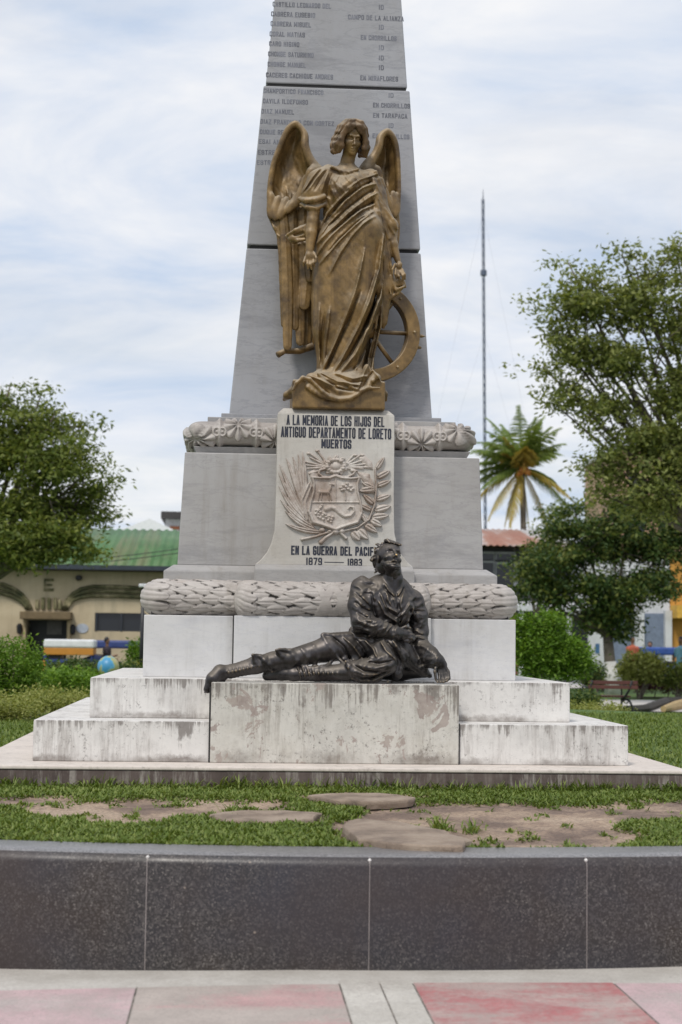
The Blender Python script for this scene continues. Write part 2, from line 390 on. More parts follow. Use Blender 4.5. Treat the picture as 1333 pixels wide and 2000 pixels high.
def torus_ring(name, half, yc, zc, r, pat, parent, x0=None, x1=None, ry=1.0, darkening=0.95):
    """full square ring (x0 None) or a straight length with rounded ends"""
    ds = 0.0042
    if x0 is None:
        c = half-r; rc = r*0.55; pts = []; nrm = []; ss = []
        def arc(cx, cy, a0, a1):
            for k in range(13):
                a = a0+(a1-a0)*k/12
                pts.append((cx+rc*math.cos(a), cy+rc*math.sin(a))); nrm.append((math.cos(a), math.sin(a)))
        e = c-rc
        def straight(p, q, n):
            L = math.hypot(q[0]-p[0], q[1]-p[1]); N = int(L/ds)
            for k in range(1, N): pts.append((p[0]+(q[0]-p[0])*k/N, p[1]+(q[1]-p[1])*k/N)); nrm.append(n)
        arc(-e, -e, math.pi, 1.5*math.pi); straight((-e, -c), (e, -c), (0, -1)); arc(e, -e, 1.5*math.pi, 2*math.pi)
        # the plain remaining sides are swept coarsely
        for k in range(1, 40): pts.append((c, -e+2*e*k/40)); nrm.append((1, 0))
        arc(e, e, 0, 0.5*math.pi)
        for k in range(1, 20): pts.append((e-2*e*k/20, c)); nrm.append((0, 1))
        arc(-e, e, 0.5*math.pi, math.pi)
        for k in range(1, 40): pts.append((-c, e-2*e*k/40)); nrm.append((-1, 0))
        P = np.array(pts); N = np.array(nrm); sc = P[:, 0]
        seg = np.hypot(*np.diff(np.vstack([P, P[:1]]), axis=0).T); S = np.concatenate([[0], np.cumsum(seg)[:-1]])
        ends = (-c-0.1, c+0.1); S = S-S[np.argmin(np.abs(P[:, 0])+(P[:, 1] > 0)*9)]
        wrap = True; ez = np.ones(len(P))
    else:
        n = int((x1-x0)/ds); X = np.linspace(x0, x1, n); P = np.stack([X, np.full(n, -(half-r))], 1); N = np.tile((0.0, -1.0), (n, 1)); S = X; wrap = False
        d = np.minimum(X-x0, x1-X); ez = np.sqrt(np.clip(1-(1-np.clip(d/(r*0.7), 0, 1))**2, 0, 1))
    nt_ = 100; th = np.linspace(-0.62*math.pi, 0.62*math.pi, nt_)
    Sg, Tg = np.meshgrid(S, th*r, indexing='ij')
    h = pat(Sg, Tg)
    rad = (r*ez[:, None]+h*np.clip(ez[:, None]*1.3-0.3, 0, 1))
    ce = np.cos(th)[None, :]; se = np.sin(th)[None, :]
    V = np.stack([P[:, 0:1]+N[:, 0:1]*rad*ce*ry, yc+P[:, 1:2]+N[:, 1:2]*rad*ce*ry, zc+rad*se], -1).reshape(-1, 3)
    nP = len(P)
    fc = grid_faces(nP, nt_)
    if wrap:
        j = np.arange(nt_-1); a = (nP-1)*nt_+j
        fc = np.vstack([fc, np.stack([a, a+1, j+1, j], -1)])
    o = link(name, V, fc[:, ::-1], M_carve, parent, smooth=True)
    at = o.data.attributes.new('darkening', 'FLOAT', 'POINT'); sl = np.hypot(np.gradient(h, axis=0)/0.0042, np.gradient(h, axis=1)/(r*1.24*math.pi/nt_)); gm = np.maximum(np.exp(-(h/0.010)**2)*darkening, np.clip((sl-(0.75 if darkening > 0.5 else 2.0))/(0.9 if darkening > 0.5 else 2.0), 0, 1)*0.9).astype(np.float32).ravel()
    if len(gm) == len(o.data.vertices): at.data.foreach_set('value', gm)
    return o
rl = 0.116
def pat_low(half):
    def p(S, T):
        d = half-np.abs(S)                                  # distance from the corner along the front
        w = 0.21
        lv = leafpat(np.abs(S)+10, T+1, 0.135, 0.060, 0.034)
        ac = acanth(np.clip(d, 0, None), T, w, 0.17, 0.030)
        return np.where(d < w, np.maximum(ac, lv*(d > w*0.72)), lv)
    return p
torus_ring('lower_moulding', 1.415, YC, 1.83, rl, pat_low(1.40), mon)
hc = (dxr-dxl)/2+0.01; xc_ = (dxl+dxr)/2
def pat_mid(S, T):
    s = S-xc_; d = hc-np.abs(s); w = 0.2
    lv = leafpat(np.abs(s)+10, T+1, 0.135, 0.060, 0.034)
    rib = np.abs(np.abs(s)-0.10-np.abs(T)*0.55)                # crossed ribbon at the middle
    lv = np.where(np.abs(s) < 0.30, np.where((np.abs(np.abs(s)-T*0.5-0.06) < 0.03) | (np.abs(np.abs(s)+T*0.5-0.06) < 0.03), 0.024, lv), lv)
    ac = acanth(np.clip(d, 0, None), T, w, 0.17, 0.030)
    return np.where(d < w, np.maximum(ac, lv*(d > w*0.72)), lv)
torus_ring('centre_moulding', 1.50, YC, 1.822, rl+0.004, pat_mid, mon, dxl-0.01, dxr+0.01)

# ---- socle, pedestal, fillet, upper moulding
def chamfered(name, w, wt, z0, z1, z2, mat, dx=0.0):
    m = MB()
    q = lambda h, z: [(dx-h, YC-h, z), (dx+h, YC-h, z), (dx+h, YC+h, z), (dx-h, YC+h, z)]
    m.hexa(q(w/2, z0), q(w/2, z1)); m2 = MB(); m2.hexa(q(w/2-0.0015, z1), q(wt/2, z2))
    m.add(m2.v, m2.f); return m.build(name, mat, mon, bevel=0.005)
chamfered('socle', 2.545, 2.40, 1.93, 2.037, 2.085, M_marble, 0.005)
frus('pedestal', 2.352, 2.283, 2.085, 2.955, M_marble, 0.008, 0.012, 0.008)
frus('fillet', 2.10, 2.16, 2.955, 3.01, M_marble, 0.012, 0.012, 0.005)
frus('moulding_core', 1.95, 1.95, 3.01, 3.255, M_marble, 0.012, 0.012, 0.005)
def pat_up(S, T): return palmette(S+9.13, T, 0.285, 0.13, 0.030)
torus_ring('upper_moulding', 1.125, YC, 3.118, 0.092, pat_up, mon, darkening=0.16)
frus('obelisk_plinth', 1.745, 1.745, 3.20, 3.30, M_marble_up, 0.014, 0.014, 0.006)
# ---- obelisk in three courses with open dark joints between them
def ow(z): return 1.616+(z-3.306)*(1.197-1.616)/(6.063-3.306)
def odx(z): return 0.012+(z-3.3)*0.008
OB = [(3.30, 4.665, 0.0), (4.695, 6.045, 0.0), (6.075, 8.2, -0.03)]
obs = []
for z0, z1, dw in OB: obs.append(frus('obelisk_course', ow(z0)+dw, ow(z1)+dw, z0, z1, M_marble_up, odx(z0), odx(z1), 0.01))
frus('joint', ow(4.66)-0.05, ow(4.7)-0.05, 4.66, 4.70, M_joint, odx(4.68), odx(4.68), 0)
frus('joint', ow(6.04)-0.06, ow(6.08)-0.06, 6.04, 6.08, M_joint, odx(6.06), odx(6.06), 0)
m = MB(); hw_ = (ow(8.2)-0.03)/2; d_ = odx(8.2)
m.add([(d_-hw_, YC-hw_, 8.2), (d_+hw_, YC-hw_, 8.2), (d_+hw_, YC+hw_, 8.2), (d_-hw_, YC+hw_, 8.2), (d_, YC, 8.9)], [[0, 1, 4], [1, 2, 4], [2, 3, 4], [3, 0, 4]])
m.build('pyramidion', M_marble_up, mon)

# ---- stele: a concave-footed upright tablet
YS = 12.40
def sx(px, py): return PX(px, py, YS).x
def sz(py, px=650): return PX(px, py, YS).z
prof = [(771, 812), (770, 880), (769, 960), (768.5, 1010), (769, 1040), (773, 1062), (782, 1082), (794, 1097), (806, 1106)]
lprof = [(543, 806), (540.5, 880), (539, 960), (536.5, 1010), (534, 1040), (528, 1062), (519, 1080), (508, 1094), (497, 1104)]
cx_s = (sx(543, 810)+sx(771, 810))/2
halfs = []
for (a, b), (c, d) in zip(prof, lprof): halfs.append(((sx(a, b)-sx(c, d))/2, (PX(a, b, YS).z+PX(c, d, YS).z)/2))
poly = [(cx_s+h, z) for h, z in halfs][::-1]+[(cx_s-h, z) for h, z in halfs]
st_bot = halfs[-1][1]; st_top = halfs[0][1]
MB().prismY(poly, YS, YC-0.9).build('stele', M_marble_w, mon, bevel=0.006)
hb = halfs[-1][0]
m = MB(); m.box(cx_s-hb-0.004, cx_s+hb+0.004, YS-0.075, YC-1.1, 1.925, st_bot-0.035)
m.hexa([(cx_s-hb-0.002, YS-0.073, st_bot-0.035), (cx_s+hb+0.002, YS-0.073, st_bot-0.035), (cx_s+hb+0.002, YC-1.1, st_bot-0.035), (cx_s-hb-0.002, YC-1.1, st_bot-0.035)],
       [(cx_s-hb+0.004, YS-0.004, st_bot+0.003), (cx_s+hb-0.004, YS-0.004, st_bot+0.003), (cx_s+hb-0.004, YC-1.1, st_bot+0.003), (cx_s-hb+0.004, YC-1.1, st_bot+0.003)])
m.build('stele_foot', M_marble, mon, bevel=0.005)
ht = halfs[0][0]
m = MB(); m.hexa([(cx_s-ht, YS+0.001, st_top), (cx_s+ht, YS+0.001, st_top), (cx_s+ht, 12.94, st_top), (cx_s-ht, 12.94, st_top)],
                 [(cx_s-ht+0.045, YS+0.05, st_top+0.045), (cx_s+ht-0.045, YS+0.05, st_top+0.045), (cx_s+ht-0.045, 12.94, st_top+0.045), (cx_s-ht+0.045, 12.94, st_top+0.045)])
m.build('stele_cap', M_marble_w, mon, bevel=0.004)
STTOP = st_top+0.045

# ---- lettering: heavy condensed block capitals, each stroke a raised bar
GL = {'A': [[(0, 0), (.5, 1), (1, 0)], [(.2, .3), (.8, .3)]], 'B': [[(0, 0), (0, 1), (.8, 1), (1, .85), (1, .65), (.8, .52), (0, .52)], [(.8, .52), (1, .38), (1, .13), (.8, 0), (0, 0)]],
      'C': [[(1, .75), (1, .87), (.8, 1), (.2, 1), (0, .87), (0, .13), (.2, 0), (.8, 0), (1, .13), (1, .25)]], 'D': [[(0, 0), (0, 1), (.75, 1), (1, .82), (1, .18), (.75, 0), (0, 0)]],
      'E': [[(1, 1), (0, 1), (0, 0), (1, 0)], [(0, .52), (.8, .52)]], 'F': [[(1, 1), (0, 1), (0, 0)], [(0, .5), (.8, .5)]],
      'G': [[(1, .75), (1, .87), (.8, 1), (.2, 1), (0, .87), (0, .13), (.2, 0), (.8, 0), (1, .13), (1, .45), (.55, .45)]], 'H': [[(0, 0), (0, 1)], [(1, 0), (1, 1)], [(0, .52), (1, .52)]],
      'I': [[(.5, 0), (.5, 1)]], 'J': [[(1, 1), (1, .13), (.8, 0), (.2, 0), (0, .13), (0, .3)]], 'K': [[(0, 0), (0, 1)], [(1, 1), (0, .42)], [(.3, .6), (1, 0)]], 'L': [[(0, 1), (0, 0), (1, 0)]],
      'M': [[(0, 0), (0, 1), (.5, .25), (1, 1), (1, 0)]], 'N': [[(0, 0), (0, 1), (1, 0), (1, 1)]], 'O': [[(.2, 0), (0, .13), (0, .87), (.2, 1), (.8, 1), (1, .87), (1, .13), (.8, 0), (.2, 0)]],
      'P': [[(0, 0), (0, 1), (.8, 1), (1, .86), (1, .6), (.8, .46), (0, .46)]], 'Q': [[(.2, 0), (0, .13), (0, .87), (.2, 1), (.8, 1), (1, .87), (1, .13), (.8, 0), (.2, 0)], [(.6, .25), (1.05, -.05)]],
      'R': [[(0, 0), (0, 1), (.8, 1), (1, .86), (1, .62), (.8, .48), (0, .48)], [(.6, .48), (1, 0)]], 'S': [[(1, .75), (1, .87), (.8, 1), (.2, 1), (0, .87), (0, .65), (.2, .53), (.8, .47), (1, .35), (1, .13), (.8, 0), (.2, 0), (0, .13), (0, .25)]],
      'T': [[(0, 1), (1, 1)], [(.5, 1), (.5, 0)]], 'U': [[(0, 1), (0, .13), (.2, 0), (.8, 0), (1, .13), (1, 1)]], 'V': [[(0, 1), (.5, 0), (1, 1)]], 'Y': [[(0, 1), (.5, .5), (1, 1)], [(.5, .5), (.5, 0)]],
      'Z': [[(0, 1), (1, 1), (0, 0), (1, 0)]], '1': [[(.2, .82), (.55, 1), (.55, 0)]], '8': [[(.2, 0), (0, .13), (0, .4), (.2, .52), (.8, .52), (1, .62), (1, .87), (.8, 1), (.2, 1), (0, .87), (0, .62), (.2, .52)], [(.8, .52), (1, .4), (1, .13), (.8, 0), (.2, 0)]],
      '7': [[(0, 1), (1, 1), (.4, 0)]], '9': [[(0, .13), (.2, 0), (.8, 0), (1, .13), (1, .87), (.8, 1), (.2, 1), (0, .87), (0, .6), (.2, .46), (1, .46)]], '3': [[(0, .87), (.2, 1), (.8, 1), (1, .87), (1, .65), (.8, .52), (.35, .52)], [(.8, .52), (1, .38), (1, .13), (.8, 0), (.2, 0), (0, .13)]]}
def text(s, x0, x1, z0, z1, y, mat, parent, bold=0.17, depth=0.0025, name='inscription'):
    adv = []; c = 0.0
    for ch in s:
        w_ = 0.45 if ch == ' ' else (0.35 if ch in 'I1' else (1.25 if ch == 'M' else 1.0)); adv.append((c, w_)); c += w_+0.48
    tot = c-0.48; u = (x1-x0)/tot; h = z1-z0; t = min(bold*h, 0.55*u)
    m = MB(); e = 0.0
    for ch, (cx, w_) in zip(s, adv):
        for pl in GL.get(ch, []):
            pts = [(x0+u*cx+t/2+p[0]*(u*w_-t*0.4), z0+t/2+p[1]*(h-t)) for p in pl]
            for i in range(len(pts)-1):
                a = np.array(pts[i]); b = np.array(pts[i+1]); d = b-a; L = np.linalg.norm(d); d = d/max(L, 1e-9); n = np.array((-d[1], d[0]))*t/2; a2 = a-d*t*0.42; b2 = b+d*t*0.42
                e = (e+0.00004) % 0.0005
                yy = lambda z: (y(z) if callable(y) else y)
                q = [a2-n, b2-n, b2+n, a2+n]
                m.hexa([(p[0], yy(p[1])+0.001, p[1]) for p in q][::-1], [(p[0], yy(p[1])-depth+e, p[1]) for p in q][::-1])
    return m.build(name, mat, parent)
def stl(s, l, r, t, b, **k):
    cxp = (l+r)/2
    text(s, sx(l, (t+b)/2), sx(r, (t+b)/2), PX(cxp, b, YS).z, PX(cxp, t, YS).z, YS, M_ink, mon, **k)
stl('A LA MEMORIA DE LOS HIJOS DEL', 560, 750, 812, 832)
stl('ANTIGUO DEPARTAMENTO DE LORETO', 549, 763, 835, 856)
stl('MUERTOS', 628, 685, 858, 876)
stl('EN LA GUERRA DEL PACIFICO', 569, 749, 1067, 1085)
stl('1879', 598, 628, 1089, 1104); stl('1883', 679, 706, 1091, 1106)
a_ = PX(634, 1098, YS); b_ = PX(672, 1099, YS)
MB().box(a_.x, b_.x, YS-0.0013, YS+0.001, a_.z-0.003, a_.z+0.003).build('inscription', M_ink, mon)

# ---- coat of arms carved in relief on the tablet (shield, animal, tree, horn of plenty, wreath, palm and laurel)
gx_ = np.arange(535, 772, 0.62); gy_ = np.arange(868, 1066, 0.62)
CX, CY = np.meshgrid(gx_, gy_, indexing='ij'); CH = np.full(CX.shape, -0.01)
def c2(p): return np.array((500+0.2251*p[0], 860+0.2251*p[1]))
def seglocal(a, b):
    d = b-a; L = np.hypot(*d); d = d/L
    return ((CX-a[0])*d[0]+(CY-a[1])*d[1])/L, (-(CX-a[0])*d[1]+(CY-a[1])*d[0]), L
def cleaf(p, q, w, h, rib=0.35, bend=0.0):
    global CH
    u, v, L = seglocal(c2(p), c2(q)); w = w*0.2251; v = v-bend*0.2251*np.sin(np.pi*np.clip(u, 0, 1))
    wd = w*np.sin(np.pi*np.clip(u, 0.0, 1)**0.8)**0.75+1e-3
    e = h*np.sqrt(np.clip(1-(v/wd)**2, 0, 1))*(1-rib*np.exp(-(v/(0.22*w))**2))*np.clip(u*6, 0.5, 1)
    CH = np.maximum(CH, np.where((u > 0) & (u < 1) & (np.abs(v) < wd), e, -0.01))
def cline(pts, w, h, w2=None):
    global CH
    pts = [c2(p) for p in pts]; n = len(pts)-1; w2 = w if w2 is None else w2
    for i in range(n):
        a, b = pts[i], pts[i+1]; d = b-a; l2 = max(d@d, 1e-9); t = np.clip(((CX-a[0])*d[0]+(CY-a[1])*d[1])/l2, 0, 1)
        r_ = np.hypot(CX-a[0]-t*d[0], CY-a[1]-t*d[1]); ww = (w+(w2-w)*(i+t)/n)*0.2251
        CH = np.maximum(CH, np.where(r_ < ww, h*np.sqrt(np.clip(1-(r_/ww)**2, 0, 1)), -0.01))
def cblob(p, rx, ry, h):
    global CH
    c = c2(p); q = ((CX-c[0])/(rx*0.2251))**2+((CY-c[1])/(ry*0.2251))**2
    CH = np.maximum(CH, np.where(q < 1, h*np.sqrt(np.clip(1-q, 0, 1)), -0.01))
def cpoly(pts, h, soft=5.0):
    global CH
    P = np.array([c2(p) for p in pts]); d = np.full(CX.shape, 1e9); ins = np.zeros(CX.shape, bool)
    for i in range(len(P)):
        a, b = P[i], P[i-1]; e = b-a; t = np.clip(((CX-a[0])*e[0]+(CY-a[1])*e[1])/max(e@e, 1e-9), 0, 1); d = np.minimum(d, np.hypot(CX-a[0]-t*e[0], CY-a[1]-t*e[1]))
        ins ^= ((a[1] > CY) != (b[1] > CY)) & (CX < (b[0]-a[0])*(CY-a[1])/(b[1]-a[1]+1e-12)+a[0])
    CH = np.maximum(CH, np.where(ins, h*np.clip(d/(soft*0.2251), 0, 1)**0.6, -0.01))
# rays of flags and lances, left and right of the wreath
for q in [(455, 105), (470, 150), (530, 85), (425, 185), (440, 245), (465, 290), (425, 215)]: cline([(640, 235), q], 13, 0.013, 8)
for q in [(850, 125), (915, 122), (950, 165), (960, 205), (930, 245), (880, 265), (1000, 235)]: cline([(760, 230), q], 13, 0.013, 8)
for q in [(865, 130), (925, 130), (460, 115), (535, 92)]: cblob(q, 20, 12, 0.016)
cpoly([(880, 150), (940, 120), (1010, 190), (1020, 260), (960, 250)], 0.014, 30); cpoly([(870, 270), (990, 290), (1010, 400), (930, 360)], 0.014, 30); cpoly([(450, 280), (510, 240), (560, 330), (480, 350)], 0.012, 30)
# palm branch, left
for p, q, b_ in [((590, 800), (255, 725), -18), ((550, 790), (250, 610), -25), ((520, 770), (210, 510), -28), ((480, 745), (195, 390), -25), ((455, 720), (195, 275), -18), ((440, 690), (205, 205), -10), ((430, 650), (262, 150), 6),
                 ((425, 620), (320, 140), 10), ((420, 600), (365, 115), 12), ((420, 560), (405, 95), 14), ((470, 740), (250, 330), -20), ((440, 660), (290, 190), 4)]: cleaf(p, q, 24, 0.026, 0.45, b_)
cpoly([(470, 350), (430, 400), (385, 490), (370, 580), (395, 660), (470, 740), (520, 745), (470, 640), (490, 520), (505, 420)], 0.028, 60)
for p in [[(460, 380), (400, 520), (420, 660)], [(480, 400), (430, 540), (450, 690)]]: cline(p, 8, 0.033)
cline([(400, 860), (520, 835), (640, 795)], 14, 0.026, 12)
# laurel branch, right
cline([(700, 800), (880, 760), (980, 690), (1030, 560), (1045, 420), (1035, 250)], 11, 0.026, 8)
for p, q, w_ in [((1040, 260), (1115, 145), 24), ((1045, 330), (1165, 265), 30), ((1045, 400), (1170, 350), 28), ((1040, 420), (895, 440), 36), ((1040, 420), (920, 370), 26), ((1040, 520), (1170, 475), 30), ((1030, 560), (930, 470), 30), ((1030, 610), (1170, 570), 36),
                 ((1010, 610), (900, 560), 26), ((1000, 670), (1155, 650), 34), ((990, 690), (1095, 745), 34), ((940, 730), (1055, 800), 34), ((960, 700), (900, 620), 24), ((880, 770), (975, 860), 42), ((830, 790), (905, 870), 40), ((960, 720), (930, 640), 24), ((1020, 470), (1000, 330), 24)]: cleaf(p, q, w_, 0.032, 0.35)
# wreath and scrollwork over the shield
for i in range(15):
    a_ = i/15*2*math.pi; cblob((690+72*math.cos(a_), 225+55*math.sin(a_)), 25, 20, 0.034+0.006*math.sin(i*2.1))
for i in range(10):
    a_ = i/10*2*math.pi+0.2; cleaf((690+70*math.cos(a_), 220+52*math.sin(a_)), (690+118*math.cos(a_+0.3), 220+95*math.sin(a_+0.3)), 18, 0.026)
cblob((690, 225), 60, 45, 0.030)
cline([(600, 250), (555, 262), (545, 290), (580, 318), (640, 322), (690, 300), (740, 318), (800, 318), (845, 295), (860, 272), (830, 265)], 12, 0.030)
# shield
SHO = [(490, 325), (560, 330), (640, 330), (690, 312), (740, 330), (820, 335), (895, 328), (880, 380), (882, 450), (905, 540), (918, 620), (895, 690), (840, 728), (760, 742), (690, 772), (620, 742), (540, 728), (485, 690), (460, 620), (475, 540), (502, 450), (505, 380)]
cpoly(SHO, 0.022, 14)
cline(SHO+[SHO[0]], 13, 0.038)
cline([(692, 325), (692, 540)], 7, 0.031); cline([(482, 541), (900, 541)], 7, 0.031)
cline([(470, 640), (500, 712), (600, 742), (690, 775), (780, 742), (880, 712), (912, 640)], 18, 0.040)
cline([(553, 452), (628, 455)], 24, 0.035, 27); cline([(630, 450), (645, 420), (652, 385)], 17, 0.035, 11); cline([(648, 383), (676, 388)], 12, 0.035, 8); cline([(652, 380), (646, 362)], 5, 0.032)
for a_, b_ in [((548, 460), (540, 522)), ((570, 465), (566, 520)), ((622, 465), (634, 522)), ((640, 460), (655, 520))]: cline([a_, b_], 9, 0.033, 6)
cline([(776, 520), (774, 430)], 9, 0.033, 7)
for q in [(735, 415), (760, 395), (790, 380), (820, 400), (838, 425), (800, 425), (765, 430), (780, 405), (745, 435), (825, 438)]: cblob(q, 22, 15, 0.037)
cline([(610, 600), (650, 585), (690, 595), (720, 630), (770, 662), (820, 655), (850, 620), (845, 585), (815, 578), (800, 598)], 32, 0.036, 7)
for i in range(16): cblob((525+((i*47) % 150)+8*math.sin(i), 620+((i*31) % 70)+0.25*((i*47) % 150)-10), 19, 16, 0.037)
for i in range(7): cblob((520+i*9, 640-12*i+3*math.sin(i*3)), 15, 14, 0.036)
# knot
cblob((690, 795), 36, 28, 0.036); cblob((640, 790), 24, 16, 0.034); cblob((745, 790), 30, 30, 0.036); cline([(660, 810), (600, 850), (565, 885)], 15, 0.030, 22); cline([(740, 810), (780, 850)], 14, 0.030, 18); cblob((575, 780), 30, 26, 0.032)
CH = CH*1.25
for _ in range(1):
    t_ = CH.copy(); t_[1:-1, 1:-1] = (CH[1:-1, 1:-1]*4+CH[:-2, 1:-1]+CH[2:, 1:-1]+CH[1:-1, :-2]+CH[1:-1, 2:])/8; CH = t_
da = (CX-666.5)/F_PX; db = (1000-CY)/F_PX
D = [np.array(_f)[i]+np.array(_r)[i]*da+np.array(_u)[i]*db for i in range(3)]; T_ = YS/D[1]
V = np.stack([CAMLOC.x+D[0]*T_, np.where(CH > 0, YS-CH, YS+0.004), CAMLOC.z+D[2]*T_], -1).reshape(-1, 3)
fc = grid_faces(*CX.shape); keep = (CH.reshape(-1)[fc] > 0).any(1); fc = fc[keep]
us = np.unique(fc); mp_ = -np.ones(len(V), dtype=np.int64); mp_[us] = np.arange(len(us))
k = NM('carved_relief_marble', 0.55)
c = k.ramp(k.noise(4.5, 6, 0.65), [(0.35, (0.56, 0.52, 0.475)), (0.5, (0.47, 0.415, 0.37)), (0.65, (0.29, 0.22, 0.175))])
c = k.mix(k.ramp(k.noise(30, 5, 0.7), [(0.45, 0.0), (0.7, 0.5)]), c, (0.20, 0.15, 0.12))
k.col(c).bump(k.noise(80, 4, 0.7), 0.2, 0.003)
link('coat_of_arms', V[us], mp_[fc], k.m, mon, smooth=True)

def obl(s, px, py, h, k, right=None):
    """a faded line on the leaning obelisk face; k = which course"""
    dw = OB[k][2]
    yf = lambda z: YC-(1.616+(z-3.306)*(1.197-1.616)/(6.063-3.306)+dw)/2
    p = PX(px, py, 13.1)
    for _ in range(3): p = PX(px, py, float(yf(p.z)))
    y0 = float(yf(p.z)); wd = (PX(right, py, y0).x-p.x); hh = h*y0/F_PX
    text(s, p.x, p.x+wd, p.z-hh/2, p.z+hh/2, yf, M_ink_f, mon, bold=0.19, depth=0.0015)
for s, px, py, rt in [('CASTILLO LEONARDO DEL', 533, 8, 646), ('CABRERA EUSEBIO', 530, 27, 615), ('CABRERA MIGUEL', 529, 46, 607), ('CORAL MATIAS', 527, 66, 595),
                      ('CARO HIGINO', 526, 85, 584), ('CHONGE SATURNINO', 524, 105, 612), ('CHONGE MANUEL', 523, 125, 597), ('CACERES CACHIQUE ANDRES', 520, 146, 650),
                      ('ID', 740, 14, 749), ('CAMPO DE LA ALIANZA', 680, 33, 788), ('ID', 740, 53, 749), ('EN CHORRILLOS', 705, 73, 774), ('ID', 740, 93, 749),
                      ('ID', 740, 113, 749), ('ID', 740, 132, 749), ('EN MIRAFLORES', 704, 152, 777)]:
    obl(s, px, py, 10.5, 2, rt)
for s, px, py, rt in [('CHAMPORTICO FRANCISCO', 515, 177, 631), ('DAVILA ILDEFONSO', 514, 197, 601), ('DIAZ MANUEL', 511, 217, 574), ('DIAZ FRANCISCO CON CORTEZ', 509, 237, 652),
                      ('DUQUE REYES', 508, 257, 572), ('ESAI ANSELMO', 506, 276, 580), ('ESTRELLA JUAN', 504, 297, 590), ('ESTRELLA LUIS', 502, 317, 585),
                      ('ID', 759, 186, 768), ('EN CHORRILLOS', 729, 205, 800), ('EN TARAPACA', 729, 225, 795), ('ID', 759, 245, 768), ('EN CHORRILLOS', 728, 265, 799)]:
    obl(s, px, py, 10, 1, rt)
# ------------------------------------------------------------------ paving, planter wall, lawn
k = NM('old_concrete_paving', 0.75)
f = k.noise(3, 9, 0.7); f2 = k.noise(60, 4, 0.7)
c = k.ramp(f, [(0.3, (0.40, 0.37, 0.33)), (0.55, (0.53, 0.50, 0.455)), (0.75, (0.62, 0.59, 0.55))])
c = k.mix(k.ramp(f2, [(0.4, 0.25), (0.6, 0.0)]), c, (0.25, 0.22, 0.2))
c = k.mix(k.ramp(k.voro(9), [(0.02, 0.8), (0.05, 0.0)]), c, (0.06, 0.05, 0.04))
k.col(c).bump(k.noise(120, 4, 0.7), 0.2, 0.004); M_pave = k.m
def paint_mat(name, paint, under, cover):
    k = NM(name, 0.7)
    f = k.noise(1.7, 8, 0.62, k.map(scale=(0.8, 1.6, 1)))
    f3 = k.noise(26, 7, 0.75)
    m = k.ramp(k.math('ADD', k.math('MULTIPLY', f, 0.7), k.math('MULTIPLY', f3, 0.3)), [(cover-0.06, 1.0), (cover+0.06, 0.0)])
    u = k.ramp(k.noise(5, 7, 0.7), [(0.3, tuple(x*0.82 for x in under)), (0.7, tuple(x*1.1 for x in under))])
    p = k.ramp(k.noise(4, 6, 0.7), [(0.3, tuple(x*0.85 for x in paint)), (0.7, tuple(min(1, x*1.15) for x in paint))])
    c = k.mix(m, u, p)
    c = k.mix(k.ramp(k.voro(8), [(0.02, 0.75), (0.045, 0.0)]), c, (0.07, 0.05, 0.05))
    c = k.mix(k.ramp(k.noise(75, 6, 0.8), [(0.50, 0.0), (0.68, 0.65)]), c, (0.20, 0.165, 0.15))
    c = k.mix(k.ramp(k.noise(2.2, 8, 0.75, k.map(scale=(2.2, 0.7, 1), loc=(4, 4, 0))), [(0.50, 0.0), (0.66, 0.45)]), c, (0.36, 0.32, 0.29))
    k.col(c).bump(k.noise(110, 4, 0.7), 0.22, 0.004)
    return k.m
# paving: one big sheet, with painted bays lying on it
FARG = -0.02
kg = NM('grass_ground', 0.9)
c = kg.ramp(kg.noise(0.6, 7, 0.65), [(0.3, (0.075, 0.135, 0.025)), (0.55, (0.12, 0.20, 0.04)), (0.75, (0.17, 0.24, 0.07))])
c = kg.mix(kg.ramp(kg.noise(18, 5, 0.7), [(0.35, 0.5), (0.65, 0.0)]), c, (0.03, 0.06, 0.012))
kg.col(c).bump(kg.noise(70, 5, 0.75), 0.8, 0.03); M_grass = kg.m
MB().add([(-400, -60, FARG-0.06), (400, -60, FARG-0.06), (400, 700, FARG-0.06), (-400, 700, FARG-0.06)], [[0, 1, 2, 3]]).build('ground', M_grass)
kind(bpy.data.objects['ground'], 'structure')
def sheet(name, poly, z, mat):
    o = MB().add([(x, y, z) for x, y in poly], [list(range(len(poly)))]).build(name, mat); return kind(o, 'structure')
# the paving tips a touch towards the left, as a plaza drains
def pz(x): return -0.011*(x-(-0.4)) if x < -0.4 else 0.0
def pave(name, x0, x1, y0, y1, dz, mat):
    xs = sorted({x0, x1} | ({-0.4} if x0 < -0.4 < x1 else set())); m = MB()
    v = []; 
    for x in xs: v += [(x, y0, -pz(x)*-1*1.0+dz-(0.0)), (x, y1, pz(x)+dz)]
    f = [[2*i, 2*i+2, 2*i+3, 2*i+1] for i in range(len(xs)-1)]
    return kind(m.add(v, f).build(name, mat), 'structure')
def pz(x): return 0.022*(x+0.5) if x < -0.5 else 0.0
pave('pavement', -30, 30, -12, 9.5, 0.0, M_pave)
VX = lambda px, py: PG(px, py, 0.0)
ya = VX(480, 1924).y                      # back edge of the painted bays
xs_ = [VX(268, 1925).x, VX(664, 1925).x, VX(735, 1905).x, VX(803, 1915).x, VX(1186, 1910).x]
M_pink = paint_mat('faded_pink_paint', (0.53, 0.385, 0.39), (0.49, 0.42, 0.40), 0.54)
M_pale = paint_mat('worn_pink_paint', (0.50, 0.32, 0.31), (0.46, 0.40, 0.36), 0.45)
M_red = paint_mat('red_floor_paint', (0.42, 0.155, 0.155), (0.46, 0.35, 0.32), 0.50)
M_bare = paint_mat('bare_paving_bay', (0.56, 0.53, 0.48), (0.50, 0.47, 0.42), 0.5)
pave('pavement_panel', -9, xs_[0]-0.006, 2, ya, 0.004, M_pink)
